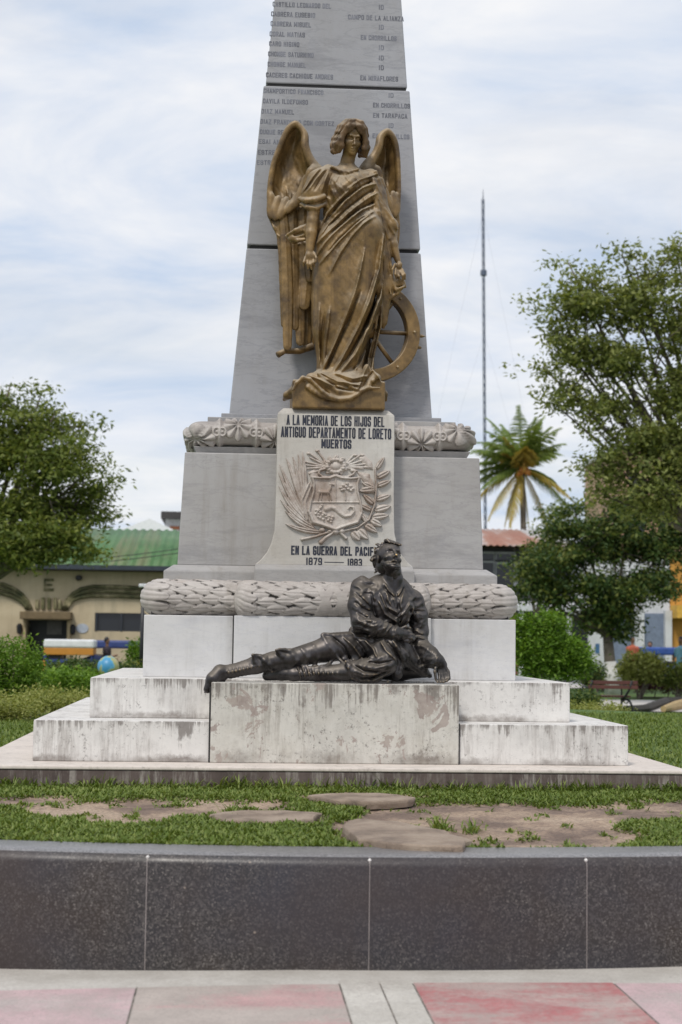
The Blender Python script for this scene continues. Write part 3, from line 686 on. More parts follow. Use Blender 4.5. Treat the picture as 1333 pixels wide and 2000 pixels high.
pave('pavement_panel', xs_[0]+0.004, xs_[1]-0.005, 2, ya, 0.004, M_pale)
pave('pavement_panel', xs_[1]+0.004, xs_[2]-0.005, 2, ya+0.10, 0.0045, M_bare)
pave('pavement_panel', xs_[2]+0.003, xs_[3]-0.005, 2, ya+0.08, 0.0045, M_bare)
pave('pavement_panel', xs_[3]+0.004, xs_[4]-0.005, 2, ya+0.03, 0.004, M_red)
pave('pavement_panel', xs_[4]+0.004, 9, 2, ya+0.02, 0.004, M_pink)
M_crack = flat('paving_joint_dirt', (0.19, 0.17, 0.15), 0.95, var=0.7, scale=14)
for i, x in enumerate(xs_): pave('pavement_joint', x-0.005, x+0.003, 2, ya+0.02, 0.0022, M_crack)
pave('pavement_joint', -9, 9, ya-0.004, ya+0.006, 0.0021, M_crack)

# planter wall: dark ground terrazzo on a curve, cast in panels with pale strips between
RW = 9.5; XW = 0.10; YW = 7.77+RW
WT = LAWN+0.0
k = NM('dark_terrazzo', 0.34, 0, 0.5)
v1 = k.voro(130, out='Color'); s1 = k.sep(v1)
f = k.noise(1.3, 5, 0.6)
c = k.ramp(f, [(0.35, (0.020, 0.019, 0.022)), (0.5, (0.026, 0.022, 0.021)), (0.65, (0.034, 0.025, 0.020))])
c = k.mix(k.ramp(s1[0], [(0.45, 0.0), (0.95, 0.6)]), c, (0.125, 0.112, 0.106))
c = k.mix(k.ramp(s1[1], [(0.88, 0.0), (0.98, 0.65)]), c, (0.20, 0.18, 0.165))
c = k.mix(k.ramp(k.noise(1.0, 6, 0.65, k.map(scale=(14, 14, 1.1))), [(0.52, 0.0), (0.7, 0.45)]), c, (0.030, 0.022, 0.018))
c = k.mix(k.ramp(k.noise(0.9, 4, 0.6, k.map(scale=(1, 1, 1.6), loc=(5, 2, 1))), [(0.42, 0.5), (0.6, 0.0)]), c, (0.036, 0.034, 0.046))
c = k.mix(k.ramp(k.noise(0.8, 4, 0.6, k.map(loc=(1, 7, 3))), [(0.45, 0.0), (0.62, 0.5)]), c, (0.044, 0.028, 0.022))
c = k.mix(k.ramp(k.voro(7.0), [(0.035, 0.9), (0.05, 0.0)]), c, (0.22, 0.18, 0.15))
k.col(c); k.rough(k.ramp(k.noise(4, 5), [(0.3, 0.30), (0.7, 0.55)])); k.bump(k.noise(160, 3), 0.18, 0.003); M_terr = k.m
k = NM('sky_sheen_coping', 0.38, 0, 0.6)  # lighter than the wall face: sky reflection put into the top's colour
c = k.ramp(k.voro(150, out='Color'), [(0.2, (0.12, 0.115, 0.115)), (0.8, (0.27, 0.26, 0.26))])
c = k.mix(k.ramp(k.noise(5, 6, 0.7), [(0.4, 0.4), (0.6, 0.0)]), c, (0.17, 0.165, 0.17))
k.col(c); M_cop = k.m
k = flat('zinc_strip', (0.25, 0.22, 0.21), 0.45, 0.2, 0.3); M_strip = k
wall = thing('planter_wall', 'low curved dark terrazzo wall holding up the memorial lawn', 'wall', (XW, 7.77, 0))
prof_w = [(0.0, -0.1), (0.0, 0.475), (0.004, 0.49), (0.014, 0.505), (0.028, 0.518)]
prof_c = [(0.028, 0.518), (0.045, 0.5255), (0.075, 0.530), (0.315, 0.530), (0.322, 0.522), (0.322, 0.3)]
def sweep(profile, a0, a1, n, name, mat, parent, smooth=True):
    V = []; 
    for i in range(n+1):
        a = a0+(a1-a0)*i/n
        for d, z in profile: V.append((XW+(RW-d)*math.sin(a), YW-(RW-d)*math.cos(a), z))
    return link(name, V, grid_faces(n+1, len(profile))[:, ::-1], mat, parent, smooth=smooth)
sweep(prof_w, -1.9, 1.9, 160, 'wall_face', M_terr, wall)
sweep(prof_c, -1.9, 1.9, 160, 'coping', M_cop, wall)
def wang(px): 
    p = PX(px, 1760, 7.77); return math.asin((p.x-XW)/RW)
for px in (-150, 284.5, 722, 1150, 1585):
    a = wang(px); w_ = 0.0021/RW
    sweep([(-0.0022, -0.05), (-0.0022, 0.476), (0.0018, 0.4915), (0.0118, 0.507), (0.026, 0.5205)], a-w_, a+w_, 1, 'panel_strip', M_strip, wall, smooth=False)
    p = Vector((XW+(RW-0.014)*math.sin(a), YW-(RW-0.014)*math.cos(a), 0.506)); MB().ball(p, 0.0085, 8, 6).build('strip_end', flat('bright_strip_end', (0.75, 0.73, 0.7), 0.4), wall)

# lawn inside the planter: soil sheet with relief, grass tufts on it
def lawn_field(X, Y):
    """bareness 0..1 (1 = bare earth), from the worn patches seen in the photo"""
    b = np.zeros_like(X)
    def blob(px, py, rx, ry, amt=1.0):
        nonlocal b
        c_ = PG(px, py, LAWN); sxp = rx*c_.y/F_PX; syp = ry*c_.y*c_.y/((EYE-LAWN)*F_PX)
        q = ((X-c_.x)/sxp)**2+((Y-c_.y)/syp)**2
        b = np.maximum(b, amt*np.clip(1.6-q*0.9, 0, 1))
    for a in [(60, 1562, 110, 9), (190, 1574, 130, 14), (300, 1572, 110, 13), (420, 1570, 110, 9), (520, 1568, 60, 7), (250, 1592, 80, 8), (520, 1593, 100, 10), (715, 1558, 110, 9),
              (800, 1588, 90, 16), (900, 1575, 120, 10), (960, 1600, 190, 28), (1060, 1612, 150, 26), (1200, 1580, 180, 12), (1330, 1574, 140, 12), (930, 1576, 120, 12), (790, 1622, 130, 20), (1000, 1632, 150, 16), (690, 1612, 40, 12), (1120, 1640, 70, 6)]: blob(a[0], a[1], a[2]*1.08, a[3]*1.2)
    n = fbm(X*7, Y*5, 3, 4)
    return np.clip((b-0.5+(n-0.5)*1.7)*1.7+0.5, 0, 1)
gx = np.linspace(-2.6, 3.0, 281); gy = np.linspace(8.02, 11.9, 195)
GX, GY = np.meshgrid(gx, gy, indexing='ij')
bare = lawn_field(GX, GY)
edge_in = np.hypot(GX-XW, GY-YW) < RW-0.30
def lawn_h(X, Y, b): return LAWN-0.012-0.022*b+0.016*(fbm(X*2.2, Y*2.2, 11, 3)-0.5)+0.02*(fbm(X*9, Y*9, 5, 4)-0.5)*(0.3+b)
GZ = lawn_h(GX, GY, bare)
k = NM('bare_earth', 0.95)
c = k.ramp(k.noise(1.5, 9, 0.66), [(0.32, (0.14, 0.098, 0.078)), (0.45, (0.24, 0.172, 0.132)), (0.54, (0.42, 0.31, 0.225)), (0.70, (0.55, 0.43, 0.32))])
c = k.mix(k.ramp(k.noise(45, 6, 0.75), [(0.38, 0.55), (0.55, 0.0)]), c, (0.075, 0.055, 0.048))
k.col(c).bump(k.noise(38, 7, 0.75), 0.7, 0.02); M_earth = k.m
V = np.stack([GX, GY, GZ], -1).reshape(-1, 3); fc = grid_faces(281, 195)
inn = edge_in.reshape(-1); fc = fc[inn[fc].all(1)]
o = link('lawn', V, fc, M_earth, smooth=True); kind(o, 'structure')
m = MB(); N = 160
ring = [(XW+(RW-0.31)*math.sin(2*math.pi*i/N), YW-(RW-0.31)*math.cos(2*math.pi*i/N), LAWN-0.045) for i in range(N)]
m.add(ring, [list(range(N))])
out_r = [(XW+(RW+1.6*max(0, -math.cos(2*math.pi*i/N)-0.2)**0.5-0.31)*math.sin(2*math.pi*i/N), YW-(RW+2.2*max(0, -math.cos(2*math.pi*i/N)-0.2)**0.5-0.31)*math.cos(2*math.pi*i/N), -0.1) for i in range(N)]
m.add(ring+out_r, [[i, (i+1) % N, N+(i+1) % N, N+i] for i in range(N)]); kind(m.build('planter_soil', M_grass), 'structure')

M_blade = leaf_mat('grass_blade', (0.075, 0.115, 0.018), (0.155, 0.225, 0.042), (0.30, 0.35, 0.11), 0.35)
def blades(n, x0, x1, y0, y1, lmin, lmax, wid, seed, filt, hfun, name):
    r = np.random.default_rng(seed)
    X = r.uniform(x0, x1, n); Y = r.uniform(y0, y1, n); k_ = filt(X, Y, r)
    X = X[k_]; Y = Y[k_]; n = len(X); Z = hfun(X, Y)
    yaw = r.uniform(0, 2*np.pi, n); L = r.uniform(lmin, lmax, n)*(0.65+0.7*fbm(X*5, Y*5, 21, 3)); lean = r.uniform(0.45, 1.6, n); wd = wid*r.uniform(0.6, 1.3, n)
    dx, dy = np.cos(yaw), np.sin(yaw)
    def pt(t, s):
        f_ = L*t; lx = np.sin(lean*(0.35+0.65*t))*f_; lz = np.cos(lean*(0.35+0.65*t))*f_
        return np.stack([X+dx*lx-dy*wd*s, Y+dy*lx+dx*wd*s, Z-0.004+lz], -1)
    P = np.stack([pt(0, -.7), pt(0, .7), pt(.55, 1), pt(.55, -1), pt(1.0, 0.12), pt(1.0, -0.12)], 1)
    b = np.arange(n)[:, None]*6
    F1 = b+np.array([[0, 1, 2, 3]]); F2 = b+np.array([[3, 2, 4, 5]])
    o = link(name, P.reshape(-1, 3), np.vstack([F1, F2]), M_blade); return kind(o, 'stuff')
def hf(X, Y): return lawn_h(X, Y, lawn_field(X, Y))
def flt(X, Y, r):
    b = lawn_field(X, Y); inside = np.hypot(X-XW, Y-YW) < RW-0.315+0.02*r.standard_normal(len(X))*0.3
    slab = (Y > YC-2.475-0.01)
    dens = 0.55+0.6*fbm(X*3.1, Y*3.1, 33, 3)
    return inside & ~slab & (r.uniform(0, 1, len(X)) > b*1.02) & (r.uniform(0, 1, len(X)) < dens)
blades(230000, -2.5, 2.9, 8.0, 11.25, 0.018, 0.044, 0.0062, 5, flt, hf, 'grass')
# taller ragged grass along the foot of the base slab and a few tufts in the bare patch
tuft_c = [PG(920, 1612, LAWN), PG(860, 1610, LAWN), PG(745, 1640, LAWN), PG(670, 1625, LAWN), PG(450, 1578, LAWN)]
def flt2(X, Y, r):
    near = np.exp(-((YC-2.475-Y)/0.075)**2)*(0.3+fbm(X*2.3, Y*0+1.0, 8, 4)*0.9)
    t = np.zeros_like(X)
    for q in tuft_c: t = np.maximum(t, np.exp(-(((X-q.x)/0.035)**2+((Y-q.y)/0.06)**2)))
    return (Y < YC-2.475-0.002) & (r.uniform(0, 1, len(X)) < np.maximum(near, t*0.9))
blades(120000, -2.5, 2.9, 8.9, 11.245, 0.045, 0.12, 0.005, 6, flt2, hf, 'tall_grass')

# flat stones lying in the worn turf
k = NM('worn_sandstone', 0.85)
c = k.ramp(k.noise(3.5, 8, 0.7), [(0.32, (0.17, 0.13, 0.10)), (0.5, (0.36, 0.275, 0.21)), (0.68, (0.50, 0.40, 0.31))])
k.col(c).bump(k.noise(22, 8, 0.78), 0.9, 0.03); M_stone = k.m
def stone(px_poly, top, label, thick=0.05):
    pts = [PG(x, y, top) for x, y in px_poly]
    P = np.array([(p.x, p.y) for p in pts]); c_ = P.mean(0); n = len(P)
    # densify and roughen the outline
    Q = []
    for i in range(n):
        for t in np.linspace(0, 1, 5)[:-1]: Q.append(P[i]*(1-t)+P[(i+1) % n]*t)
    Q = np.array(Q)
    Q = c_+(Q-c_)*(1+0.22*(fbm(Q[:, 0]*14, Q[:, 1]*14, 4)-0.5))[:, None]
    V = []; rings = [(0.97, -thick), (1.0, -thick*0.4), (1.0, -0.008), (0.985, 0.0), (0.7, 0.004), (0.35, 0.002), (0.02, 0.0)]
    for s_, dz in rings:
        for q in Q:
            p = c_+(q-c_)*s_; V.append((p[0], p[1], top+dz+0.016*(fbm(np.array([p[0]*8]), np.array([p[1]*8]), 9)[0]-0.5)))
    m_ = len(Q); fc = []
    for i in range(len(rings)-1):
        for j in range(m_): fc.append([i*m_+j, i*m_+(j+1) % m_, (i+1)*m_+(j+1) % m_, (i+1)*m_+j])
    fc.append([(len(rings)-1)*m_+j for j in range(m_)])
    o = link('flat_stone', V, fc, M_stone, smooth=False, loc=(c_[0], c_[1], top-thick)); tag(o, label, 'stone')
stone([(605, 1553), (660, 1549), (740, 1548), (815, 1556), (800, 1561), (720, 1566), (650, 1562)], LAWN+0.028, 'flat tan stone in the grass nearest the foot of the memorial base', 0.05)
stone([(405, 1590), (470, 1583), (560, 1582), (625, 1588), (610, 1598), (520, 1604), (440, 1602)], LAWN+0.004, 'long low sand coloured stone almost sunk in the lawn, leftmost of the flat stones')
stone([(668, 1612), (700, 1599), (770, 1603), (850, 1618), (918, 1640), (905, 1652), (800, 1650), (700, 1638)], LAWN+0.03, 'large broken grey brown stone slab lying just behind the dark wall', 0.08)
# ------------------------------------------------------------------ sculpting: a distance field meshed as one continuous skin
class Field:
    def __init__(s, lo, hi, h):
        s.h = h; s.lo = np.array(lo, dtype=np.float64); n = np.ceil((np.array(hi)-s.lo)/h).astype(int)+1
        s.n = n; s.f = np.full(tuple(n), 0.5, dtype=np.float32)
        s.ax = [s.lo[i]+h*np.arange(n[i]) for i in range(3)]
    def sub(s, lo, hi):
        a = np.clip(np.floor((np.array(lo)-s.lo)/s.h).astype(int), 0, s.n-1); b = np.clip(np.ceil((np.array(hi)-s.lo)/s.h).astype(int)+1, 1, s.n)
        sl_ = tuple(slice(int(p), int(max(q, p+1))) for p, q in zip(a, b))
        return sl_, (s.ax[0][sl_[0]][:, None, None].astype(np.float32), s.ax[1][sl_[1]][None, :, None].astype(np.float32), s.ax[2][sl_[2]][None, None, :].astype(np.float32))
    def union(s, sl_, d, k):
        a = s.f[sl_]
        if k > 0:
            q = np.maximum(k-np.abs(a-d), 0)/k; s.f[sl_] = np.minimum(a, d)-q*q*k*0.25
        else: s.f[sl_] = np.minimum(a, d)
    def carve(s, sl_, d, k):
        a = s.f[sl_]; d = -d
        q = np.maximum(k-np.abs(a-d), 0)/k if k > 0 else 0
        s.f[sl_] = np.maximum(a, d)+(q*q*k*0.25 if k > 0 else 0)
    def cap(s, a, b, ra, rb, k=0.02, cut=False, sy=1.0):
        """tapered limb from a to b; sy squashes it in depth"""
        a = np.array(a, float); b = np.array(b, float); m = max(ra, rb)*max(1, 1.0)+k*1.5+s.h*2
        sl_, (X, Y, Z) = s.sub(np.minimum(a, b)-m, np.maximum(a, b)+m)
        ba = b-a; L2 = max(float(ba@ba), 1e-9)
        t = np.clip(((X-a[0])*ba[0]+(Y-a[1])*ba[1]+(Z-a[2])*ba[2])/L2, 0, 1)
        d = np.sqrt((X-a[0]-t*ba[0])**2+((Y-a[1]-t*ba[1])/sy)**2+(Z-a[2]-t*ba[2])**2)-(ra+(rb-ra)*t)
        if sy < 1: d = d*(0.5+0.5*sy)
        (s.carve if cut else s.union)(sl_, d, k)
    def chain(s, pts, rads, k=0.02, cut=False, sy=1.0):
        if not hasattr(rads, '__len__'): rads = [rads]*len(pts)
        for i in range(len(pts)-1): s.cap(pts[i], pts[i+1], rads[i], rads[i+1], k, cut, sy)
    def ell(s, c, r, k=0.02, rot=None, cut=False):
        c = np.array(c, float); r = np.array(r, float); m = r.max()+k*1.5+s.h*2
        sl_, (X, Y, Z) = s.sub(c-m, c+m)
        X = X-c[0]; Y = Y-c[1]; Z = Z-c[2]
        if rot is not None:
            M = np.array(Matrix.Rotation(rot[2], 3, 'Z')@Matrix.Rotation(rot[1], 3, 'Y')@Matrix.Rotation(rot[0], 3, 'X')).T
            X, Y, Z = (M[i][0]*X+M[i][1]*Y+M[i][2]*Z for i in range(3))
        k0 = np.sqrt((X/r[0])**2+(Y/r[1])**2+(Z/r[2])**2); k1 = np.sqrt((X/r[0]**2)**2+(Y/r[1]**2)**2+(Z/r[2]**2)**2)
        (s.carve if cut else s.union)(sl_, k0*(k0-1)/np.maximum(k1, 1e-6), k)
    def box(s, c, hsz, rnd=0.01, k=0.0, rz=0.0):
        c = np.array(c, float); m = np.linalg.norm(hsz)+k+s.h*2
        sl_, (X, Y, Z) = s.sub(c-m, c+m)
        X = X-c[0]; Y = Y-c[1]; Z = Z-c[2]
        if rz: X, Y = X*math.cos(rz)+Y*math.sin(rz), -X*math.sin(rz)+Y*math.cos(rz)
        q = [np.abs(v)-(hh-rnd) for v, hh in zip((X, Y, Z), hsz)]
        d = np.sqrt(sum(np.maximum(v, 0)**2 for v in q))+np.minimum(np.maximum(np.maximum(q[0], q[1]), q[2]), 0)-rnd
        s.union(sl_, d, k)
    def slices(s, rows, k=0.0, p=2.2):
        """loft of superellipse sections: rows of (z, cx, cy, rx, ry)"""
        rows = sorted(rows); A = np.array(rows); z0, z1 = A[0, 0], A[-1, 0]
        mx_ = A[:, 3:].max()+0.05
        sl_, (X, Y, Z) = s.sub((A[:, 1].min()-mx_, A[:, 2].min()-mx_, z0-0.03), (A[:, 1].max()+mx_, A[:, 2].max()+mx_, z1+0.03))
        z = Z.ravel()
        g = lambda j: np.interp(z, A[:, 0], A[:, j])[None, None, :]
        def sm(v):                                        # soften the kinks between rows
            w_ = max(1, int(0.02/s.h)); kk = np.ones(w_)/w_
            return np.convolve(np.pad(v.ravel(), (w_, w_), 'edge'), kk, 'same')[w_:-w_][None, None, :]
        cx, cy, rx, ry = [sm(g(j)) for j in (1, 2, 3, 4)]
        u = (np.abs((X-cx)/rx)**p+np.abs((Y-cy)/ry)**p)**(1/p)
        d = (u-1)*np.minimum(rx, ry); d = np.maximum(d, np.maximum(z0-Z, Z-z1))
        s.union(sl_, d.astype(np.float32), k)
    def relief(s, poly, amp, wid, y0=-1e9, y1=1e9, taper=True, sharp=1.0):
        """raise (or with amp < 0 sink) the front skin along a line drawn in x,z"""
        P = np.array([(p[0], p[2]) for p in poly]); m = wid*3
        sl_, (X, Y, Z) = s.sub((P[:, 0].min()-m, max(s.lo[1], y0), P[:, 1].min()-m), (P[:, 0].max()+m, min(s.lo[1]+s.n[1]*s.h, y1), P[:, 1].max()+m))
        x = X[:, 0, 0][:, None]; z = Z[0, 0, :][None, :]
        best = np.full((x.shape[0], z.shape[1]), 9.0); tt = np.zeros_like(best)
        seg = np.hypot(*np.diff(P, axis=0).T); cum = np.concatenate([[0], np.cumsum(seg)]); tot = max(cum[-1], 1e-6)
        for i in range(len(P)-1):
            bx, bz = P[i+1]-P[i]; l2 = max(bx*bx+bz*bz, 1e-9)
            t = np.clip(((x-P[i, 0])*bx+(z-P[i, 1])*bz)/l2, 0, 1); d = np.hypot(x-P[i, 0]-t*bx, z-P[i, 1]-t*bz)
            q = d < best; best = np.where(q, d, best); tt = np.where(q, (cum[i]+t*seg[i])/tot, tt)
        w_ = wid*(0.45+0.55*np.sin(np.pi*np.clip(tt, 0.05, 0.95))) if taper else wid
        pr = np.exp(-(best/w_)**2) if sharp == 1 else np.exp(-(best/w_)**sharp)
        if taper: pr = pr*np.clip(np.minimum(tt, 1-tt)*7+0.25, 0, 1)
        s.f[sl_] -= (amp*pr)[:, None, :].astype(np.float32)
    def front(s, x, z, dy=0.0):
        """depth of the front skin at x,z"""
        i = int(np.clip(round((x-s.lo[0])/s.h), 0, s.n[0]-1)); k = int(np.clip(round((z-s.lo[2])/s.h), 0, s.n[2]-1))
        c = np.nonzero(s.f[i, :, k] < 0)[0]
        return None if len(c) == 0 else s.lo[1]+s.h*c[0]+dy
    def rope(s, pts, rads, k=0.015, sink=0.4):
        """a fold or strap laid on the front skin"""
        if not hasattr(rads, '__len__'): rads = [rads]*len(pts)
        Q = []; last = None; Rr = []
        for i in range(len(pts)-1):
            n = max(2, int(np.hypot(pts[i+1][0]-pts[i][0], pts[i+1][2]-pts[i][2])/0.03))
            for t in np.linspace(0, 1, n+1)[:-1 if i < len(pts)-2 else None]:
                q = np.array(pts[i])*(1-t)+np.array(pts[i+1])*t; r_ = rads[i]*(1-t)+rads[i+1]*t
                y = s.front(q[0], q[2]); y = last if y is None else y
                if y is None: y = q[1]
                last = y; Q.append([q[0], y+r_*sink, q[2]]); Rr.append(r_)
        Q = np.array(Q); 
        for _ in range(2): Q[1:-1, 1] = (Q[:-2, 1]+2*Q[1:-1, 1]+Q[2:, 1])/4
        s.chain([tuple(q) for q in Q], Rr, k)
    def mesh(s, smooth=1):
        f = s.f
        for _ in range(smooth):
            for ax in range(3):
                g = f.copy(); a = [slice(None)]*3; b = [slice(None)]*3; c = [slice(None)]*3
                a[ax] = slice(0, -2); b[ax] = slice(1, -1); c[ax] = slice(2, None)
                g[tuple(b)] = 0.25*f[tuple(a)]+0.5*f[tuple(b)]+0.25*f[tuple(c)]; f = g
        ins = f < 0
        nx, ny, nz = f.shape
        cnt = np.zeros((nx-1, ny-1, nz-1), dtype=np.int8)
        for i in (0, 1):
            for j in (0, 1):
                for k in (0, 1): cnt += ins[i:nx-1+i, j:ny-1+j, k:nz-1+k]
        act = (cnt > 0) & (cnt < 8); idx = np.argwhere(act)
        num = -np.ones(act.shape, dtype=np.int32); num[act] = np.arange(len(idx))
        cor = np.array([(i, j, k) for i in (0, 1) for j in (0, 1) for k in (0, 1)])
        vals = np.stack([f[idx[:, 0]+c[0], idx[:, 1]+c[1], idx[:, 2]+c[2]] for c in cor], 1)
        acc = np.zeros((len(idx), 3)); n_ = np.zeros(len(idx))
        for a in range(8):
            for b in range(a+1, 8):
                if np.abs(cor[a]-cor[b]).sum() != 1: continue
                va, vb = vals[:, a], vals[:, b]; q = (va < 0) != (vb < 0)
                t = np.where(q, va/np.where(va-vb == 0, 1, va-vb), 0)
                acc += q[:, None]*(cor[a]+t[:, None]*(cor[b]-cor[a])); n_ += q
        V = s.lo+s.h*(idx+acc/np.maximum(n_, 1)[:, None])
        Q = []
        for ax in range(3):
            u, v = (ax+1) % 3, (ax+2) % 3
            a = [slice(1, -1)]*3; a[ax] = slice(0, -1); b = list(a); b[ax] = slice(1, None)
            A = ins[tuple(a)]; B = ins[tuple(b)]
            e = np.argwhere(A != B)
            if len(e) == 0: continue
            off = np.array([1, 1, 1]); off[ax] = 0; p = e+off
            def cell(du, dv):
                q = p.copy(); q[:, u] += du; q[:, v] += dv; return num[q[:, 0], q[:, 1], q[:, 2]]
            quad = np.stack([cell(-1, -1), cell(0, -1), cell(0, 0), cell(-1, 0)], 1)
            fl = ~A[tuple(e.T)]
            quad[fl] = quad[fl][:, ::-1]; Q.append(quad)
        return V, np.vstack(Q)
    def build(s, name, mat, parent=None, smooth=1, **k):
        V, Q = s.mesh(smooth); return link(name, V, Q, mat, parent, smooth=True, **k)

def face(fd, T, s=1.0, gaunt=0.0, mouth=0.0):
    """features of a face; T maps head space (x right, y back, z up, eyes at z=0) to the world"""
    fd.ell(T(0, 0.030, 0.030), (0.080, 0.105, 0.098), 0.02)
    fd.ell(T(0, -0.015, -0.032), (0.064, 0.074, 0.090), 0.02)
    fd.ell(T(0, -0.062, -0.108), (0.025, 0.024, 0.020), 0.03)
    fd.ell(T(0, -0.020, 0.045), (0.066, 0.062, 0.055), 0.03)
    for s_ in (-1, 1):
        fd.ell(T(0.046*s_, -0.048, -0.038), (0.021, 0.026, 0.020), 0.02)
        fd.ell(T(0.030*s_, -0.090, -0.002), (0.023, 0.020, 0.014), 0.010, cut=True)
        fd.ell(T(0.030*s_, -0.0575, -0.004), (0.020, 0.0165, 0.0125), 0.002)
        fd.cap(T(0.016*s_, -0.078, -0.0035), T(0.045*s_, -0.068, -0.0055), 0.0025, 0.0025, 0.002, cut=True)
        fd.chain([T(0.009*s_, -0.084, 0.017), T(0.032*s_, -0.082, 0.022), T(0.054*s_, -0.062, 0.014)], [0.0065, 0.007, 0.005], 0.010)
        if gaunt: fd.ell(T(0.040*s_, -0.078, -0.066), (0.016, 0.012*gaunt, 0.022), 0.012, cut=True)
        fd.ell(T(0.012*s_, -0.100, -0.048), (0.008, 0.010, 0.007), 0.004)
    fd.chain([T(0, -0.084, 0.016), T(0, -0.096, -0.015), T(0, -0.110, -0.043)], [0.008, 0.0085, 0.0115], 0.009)
    fd.ell(T(0, -0.100, -0.056), (0.016, 0.010, 0.004), 0.003, cut=True)
    fd.chain([T(-0.022, -0.077, -0.079), T(-0.008, -0.087, -0.073), T(0, -0.086, -0.075), T(0.008, -0.087, -0.073), T(0.022, -0.077, -0.079)], [0.004, 0.007, 0.0065, 0.007, 0.004], 0.004)
    fd.chain([T(-0.018, -0.077, -0.087-mouth), T(0, -0.084, -0.091-mouth), T(0.018, -0.077, -0.087-mouth)], [0.005, 0.0085, 0.005], 0.005)
    fd.chain([T(-0.024, -0.082, -0.080-mouth/2), T(0, -0.095, -0.081-mouth/2), T(0.024, -0.082, -0.080-mouth/2)], [0.003, 0.0035+mouth/2, 0.003], 0.003, cut=True)
    fd.ell(T(0, -0.092, -0.101-mouth), (0.018, 0.007, 0.005), 0.006, cut=True)
def build_pair(name, parts, mat, parent):
    V = []; Q = []; o = 0
    for f_ in parts:
        v, q = f_.mesh(1); V.append(v); Q.append(q+o); o += len(v)
    return link(name, np.vstack(V), np.vstack(Q), mat, parent, smooth=True)

def bronze(name, base, dark, edge, metal, rough, dust, edge_at=0.56):
    k = NM(name, rough, metal)
    f = k.noise(7, 7, 0.65)
    c = k.ramp(f, [(0.34, dark), (0.5, base), (0.66, tuple(min(1, x*1.45) for x in base))])
    c = k.mix(k.ramp(k.noise(2.6, 7, 0.7, k.map(loc=(5, 3, 1))), [(0.46, 0.0), (0.66, 0.6)]), c, tuple(q*(1.0, 1.12, 1.0)[j]*0.75 for j, q in enumerate(dark)))
    st = k.noise(1.0, 6, 0.6, k.map(scale=(22, 22, 1.6)))
    c = k.mix(k.ramp(st, [(0.5, 0.0), (0.7, 0.5)]), c, dark)
    pt = k.geo().outputs['Pointiness']
    c = k.mix(k.math('MULTIPLY', k.ramp(pt, [(edge_at, 0.0), (edge_at+0.06, 1.0)]), k.ramp(k.noise(9, 4), [(0.4, 0.15), (0.6, 0.9)])), c, edge)
    if dust:                                              # pale dust settled on what faces up
        nz = k.sep(k.geo().outputs['Normal'])[2]
        d = k.math('MULTIPLY', k.ramp(nz, [(0.05, 0.0), (0.75, 1.0)]), k.ramp(k.noise(5, 6, 0.7), [(0.35, 0.3), (0.6, 1.0)]))
        c = k.mix(k.math('MULTIPLY', d, dust), c, (0.42, 0.36, 0.275))
        k.rough(k.math('ADD', rough, k.math('MULTIPLY', d, 0.35)))
    k.col(c); k.bump(k.noise(110, 4, 0.7), 0.15, 0.003)
    return k.m
# ------------------------------------------------------------------ the angel, standing on the tablet
M_gold = bronze('gilded_bronze', (0.195, 0.120, 0.043), (0.070, 0.040, 0.017), (0.42, 0.32, 0.18), 0.22, 0.42, 0.95, 0.53)
YA = 12.62
def A(px, py, dy=0.0): p = PX(px, py, YA+dy); return (p.x, p.y, p.z)
def AP(pts, dy=0.0): return [A(x, y, dy) for x, y in pts]
U = YA/F_PX
ang = thing('angel_statue', 'gilded bronze winged angel in flowing robes standing on the carved tablet', 'statue', (A(657, 793)[0], YA, STTOP))
g = Field((A(548, 800)[0], YA-0.40, STTOP-0.012), (A(800, 800)[0], YA+0.34, A(680, 222)[2]), 0.0052)
def row(py, l, r, ry, dy=0.0):
    a = A(l, py); b = A(r, py); return (a[2], (a[0]+b[0])/2, YA+dy, (b[0]-a[0])/2, ry)
# robed body as one loft, hem to shoulders
g.slices([row(786, 590, 742, 0.24, 0.0), row(764, 598, 742, 0.235), row(745, 606, 742, 0.215), row(725, 619, 733, 0.185), row(700, 619, 724, 0.175), row(660, 615, 731, 0.18),
          row(620, 612, 735, 0.19), row(580, 611, 740, 0.195), row(540, 612, 744, 0.20), row(500, 615, 747, 0.20), row(470, 620, 747, 0.195), row(445, 628, 744, 0.18), row(420, 633, 741, 0.165),
          row(395, 632, 740, 0.16), row(370, 630, 737, 0.155), row(354, 630, 733, 0.14), row(342, 636, 725, 0.115), row(331, 650, 708, 0.085), row(323, 664, 694, 0.06)], p=2.1)
g.ell(A(668, 372, -0.10), (0.085, 0.065, 0.085), 0.06); g.ell(A(712, 378, -0.10), (0.08, 0.065, 0.085), 0.06)      # breast under the cloth
g.ell(A(715, 450, -0.13), (0.12, 0.10, 0.13), 0.09)                       # standing hip
g.cap(A(712, 455, -0.09), A(700, 600, -0.13), 0.13, 0.095, 0.10)           # thigh and knee pressing through the skirt
g.cap(A(700, 600, -0.13), A(676, 715, -0.08), 0.09, 0.07, 0.08)
g.cap(A(652, 480, -0.05), A(640, 640, -0.06), 0.13, 0.10, 0.08)
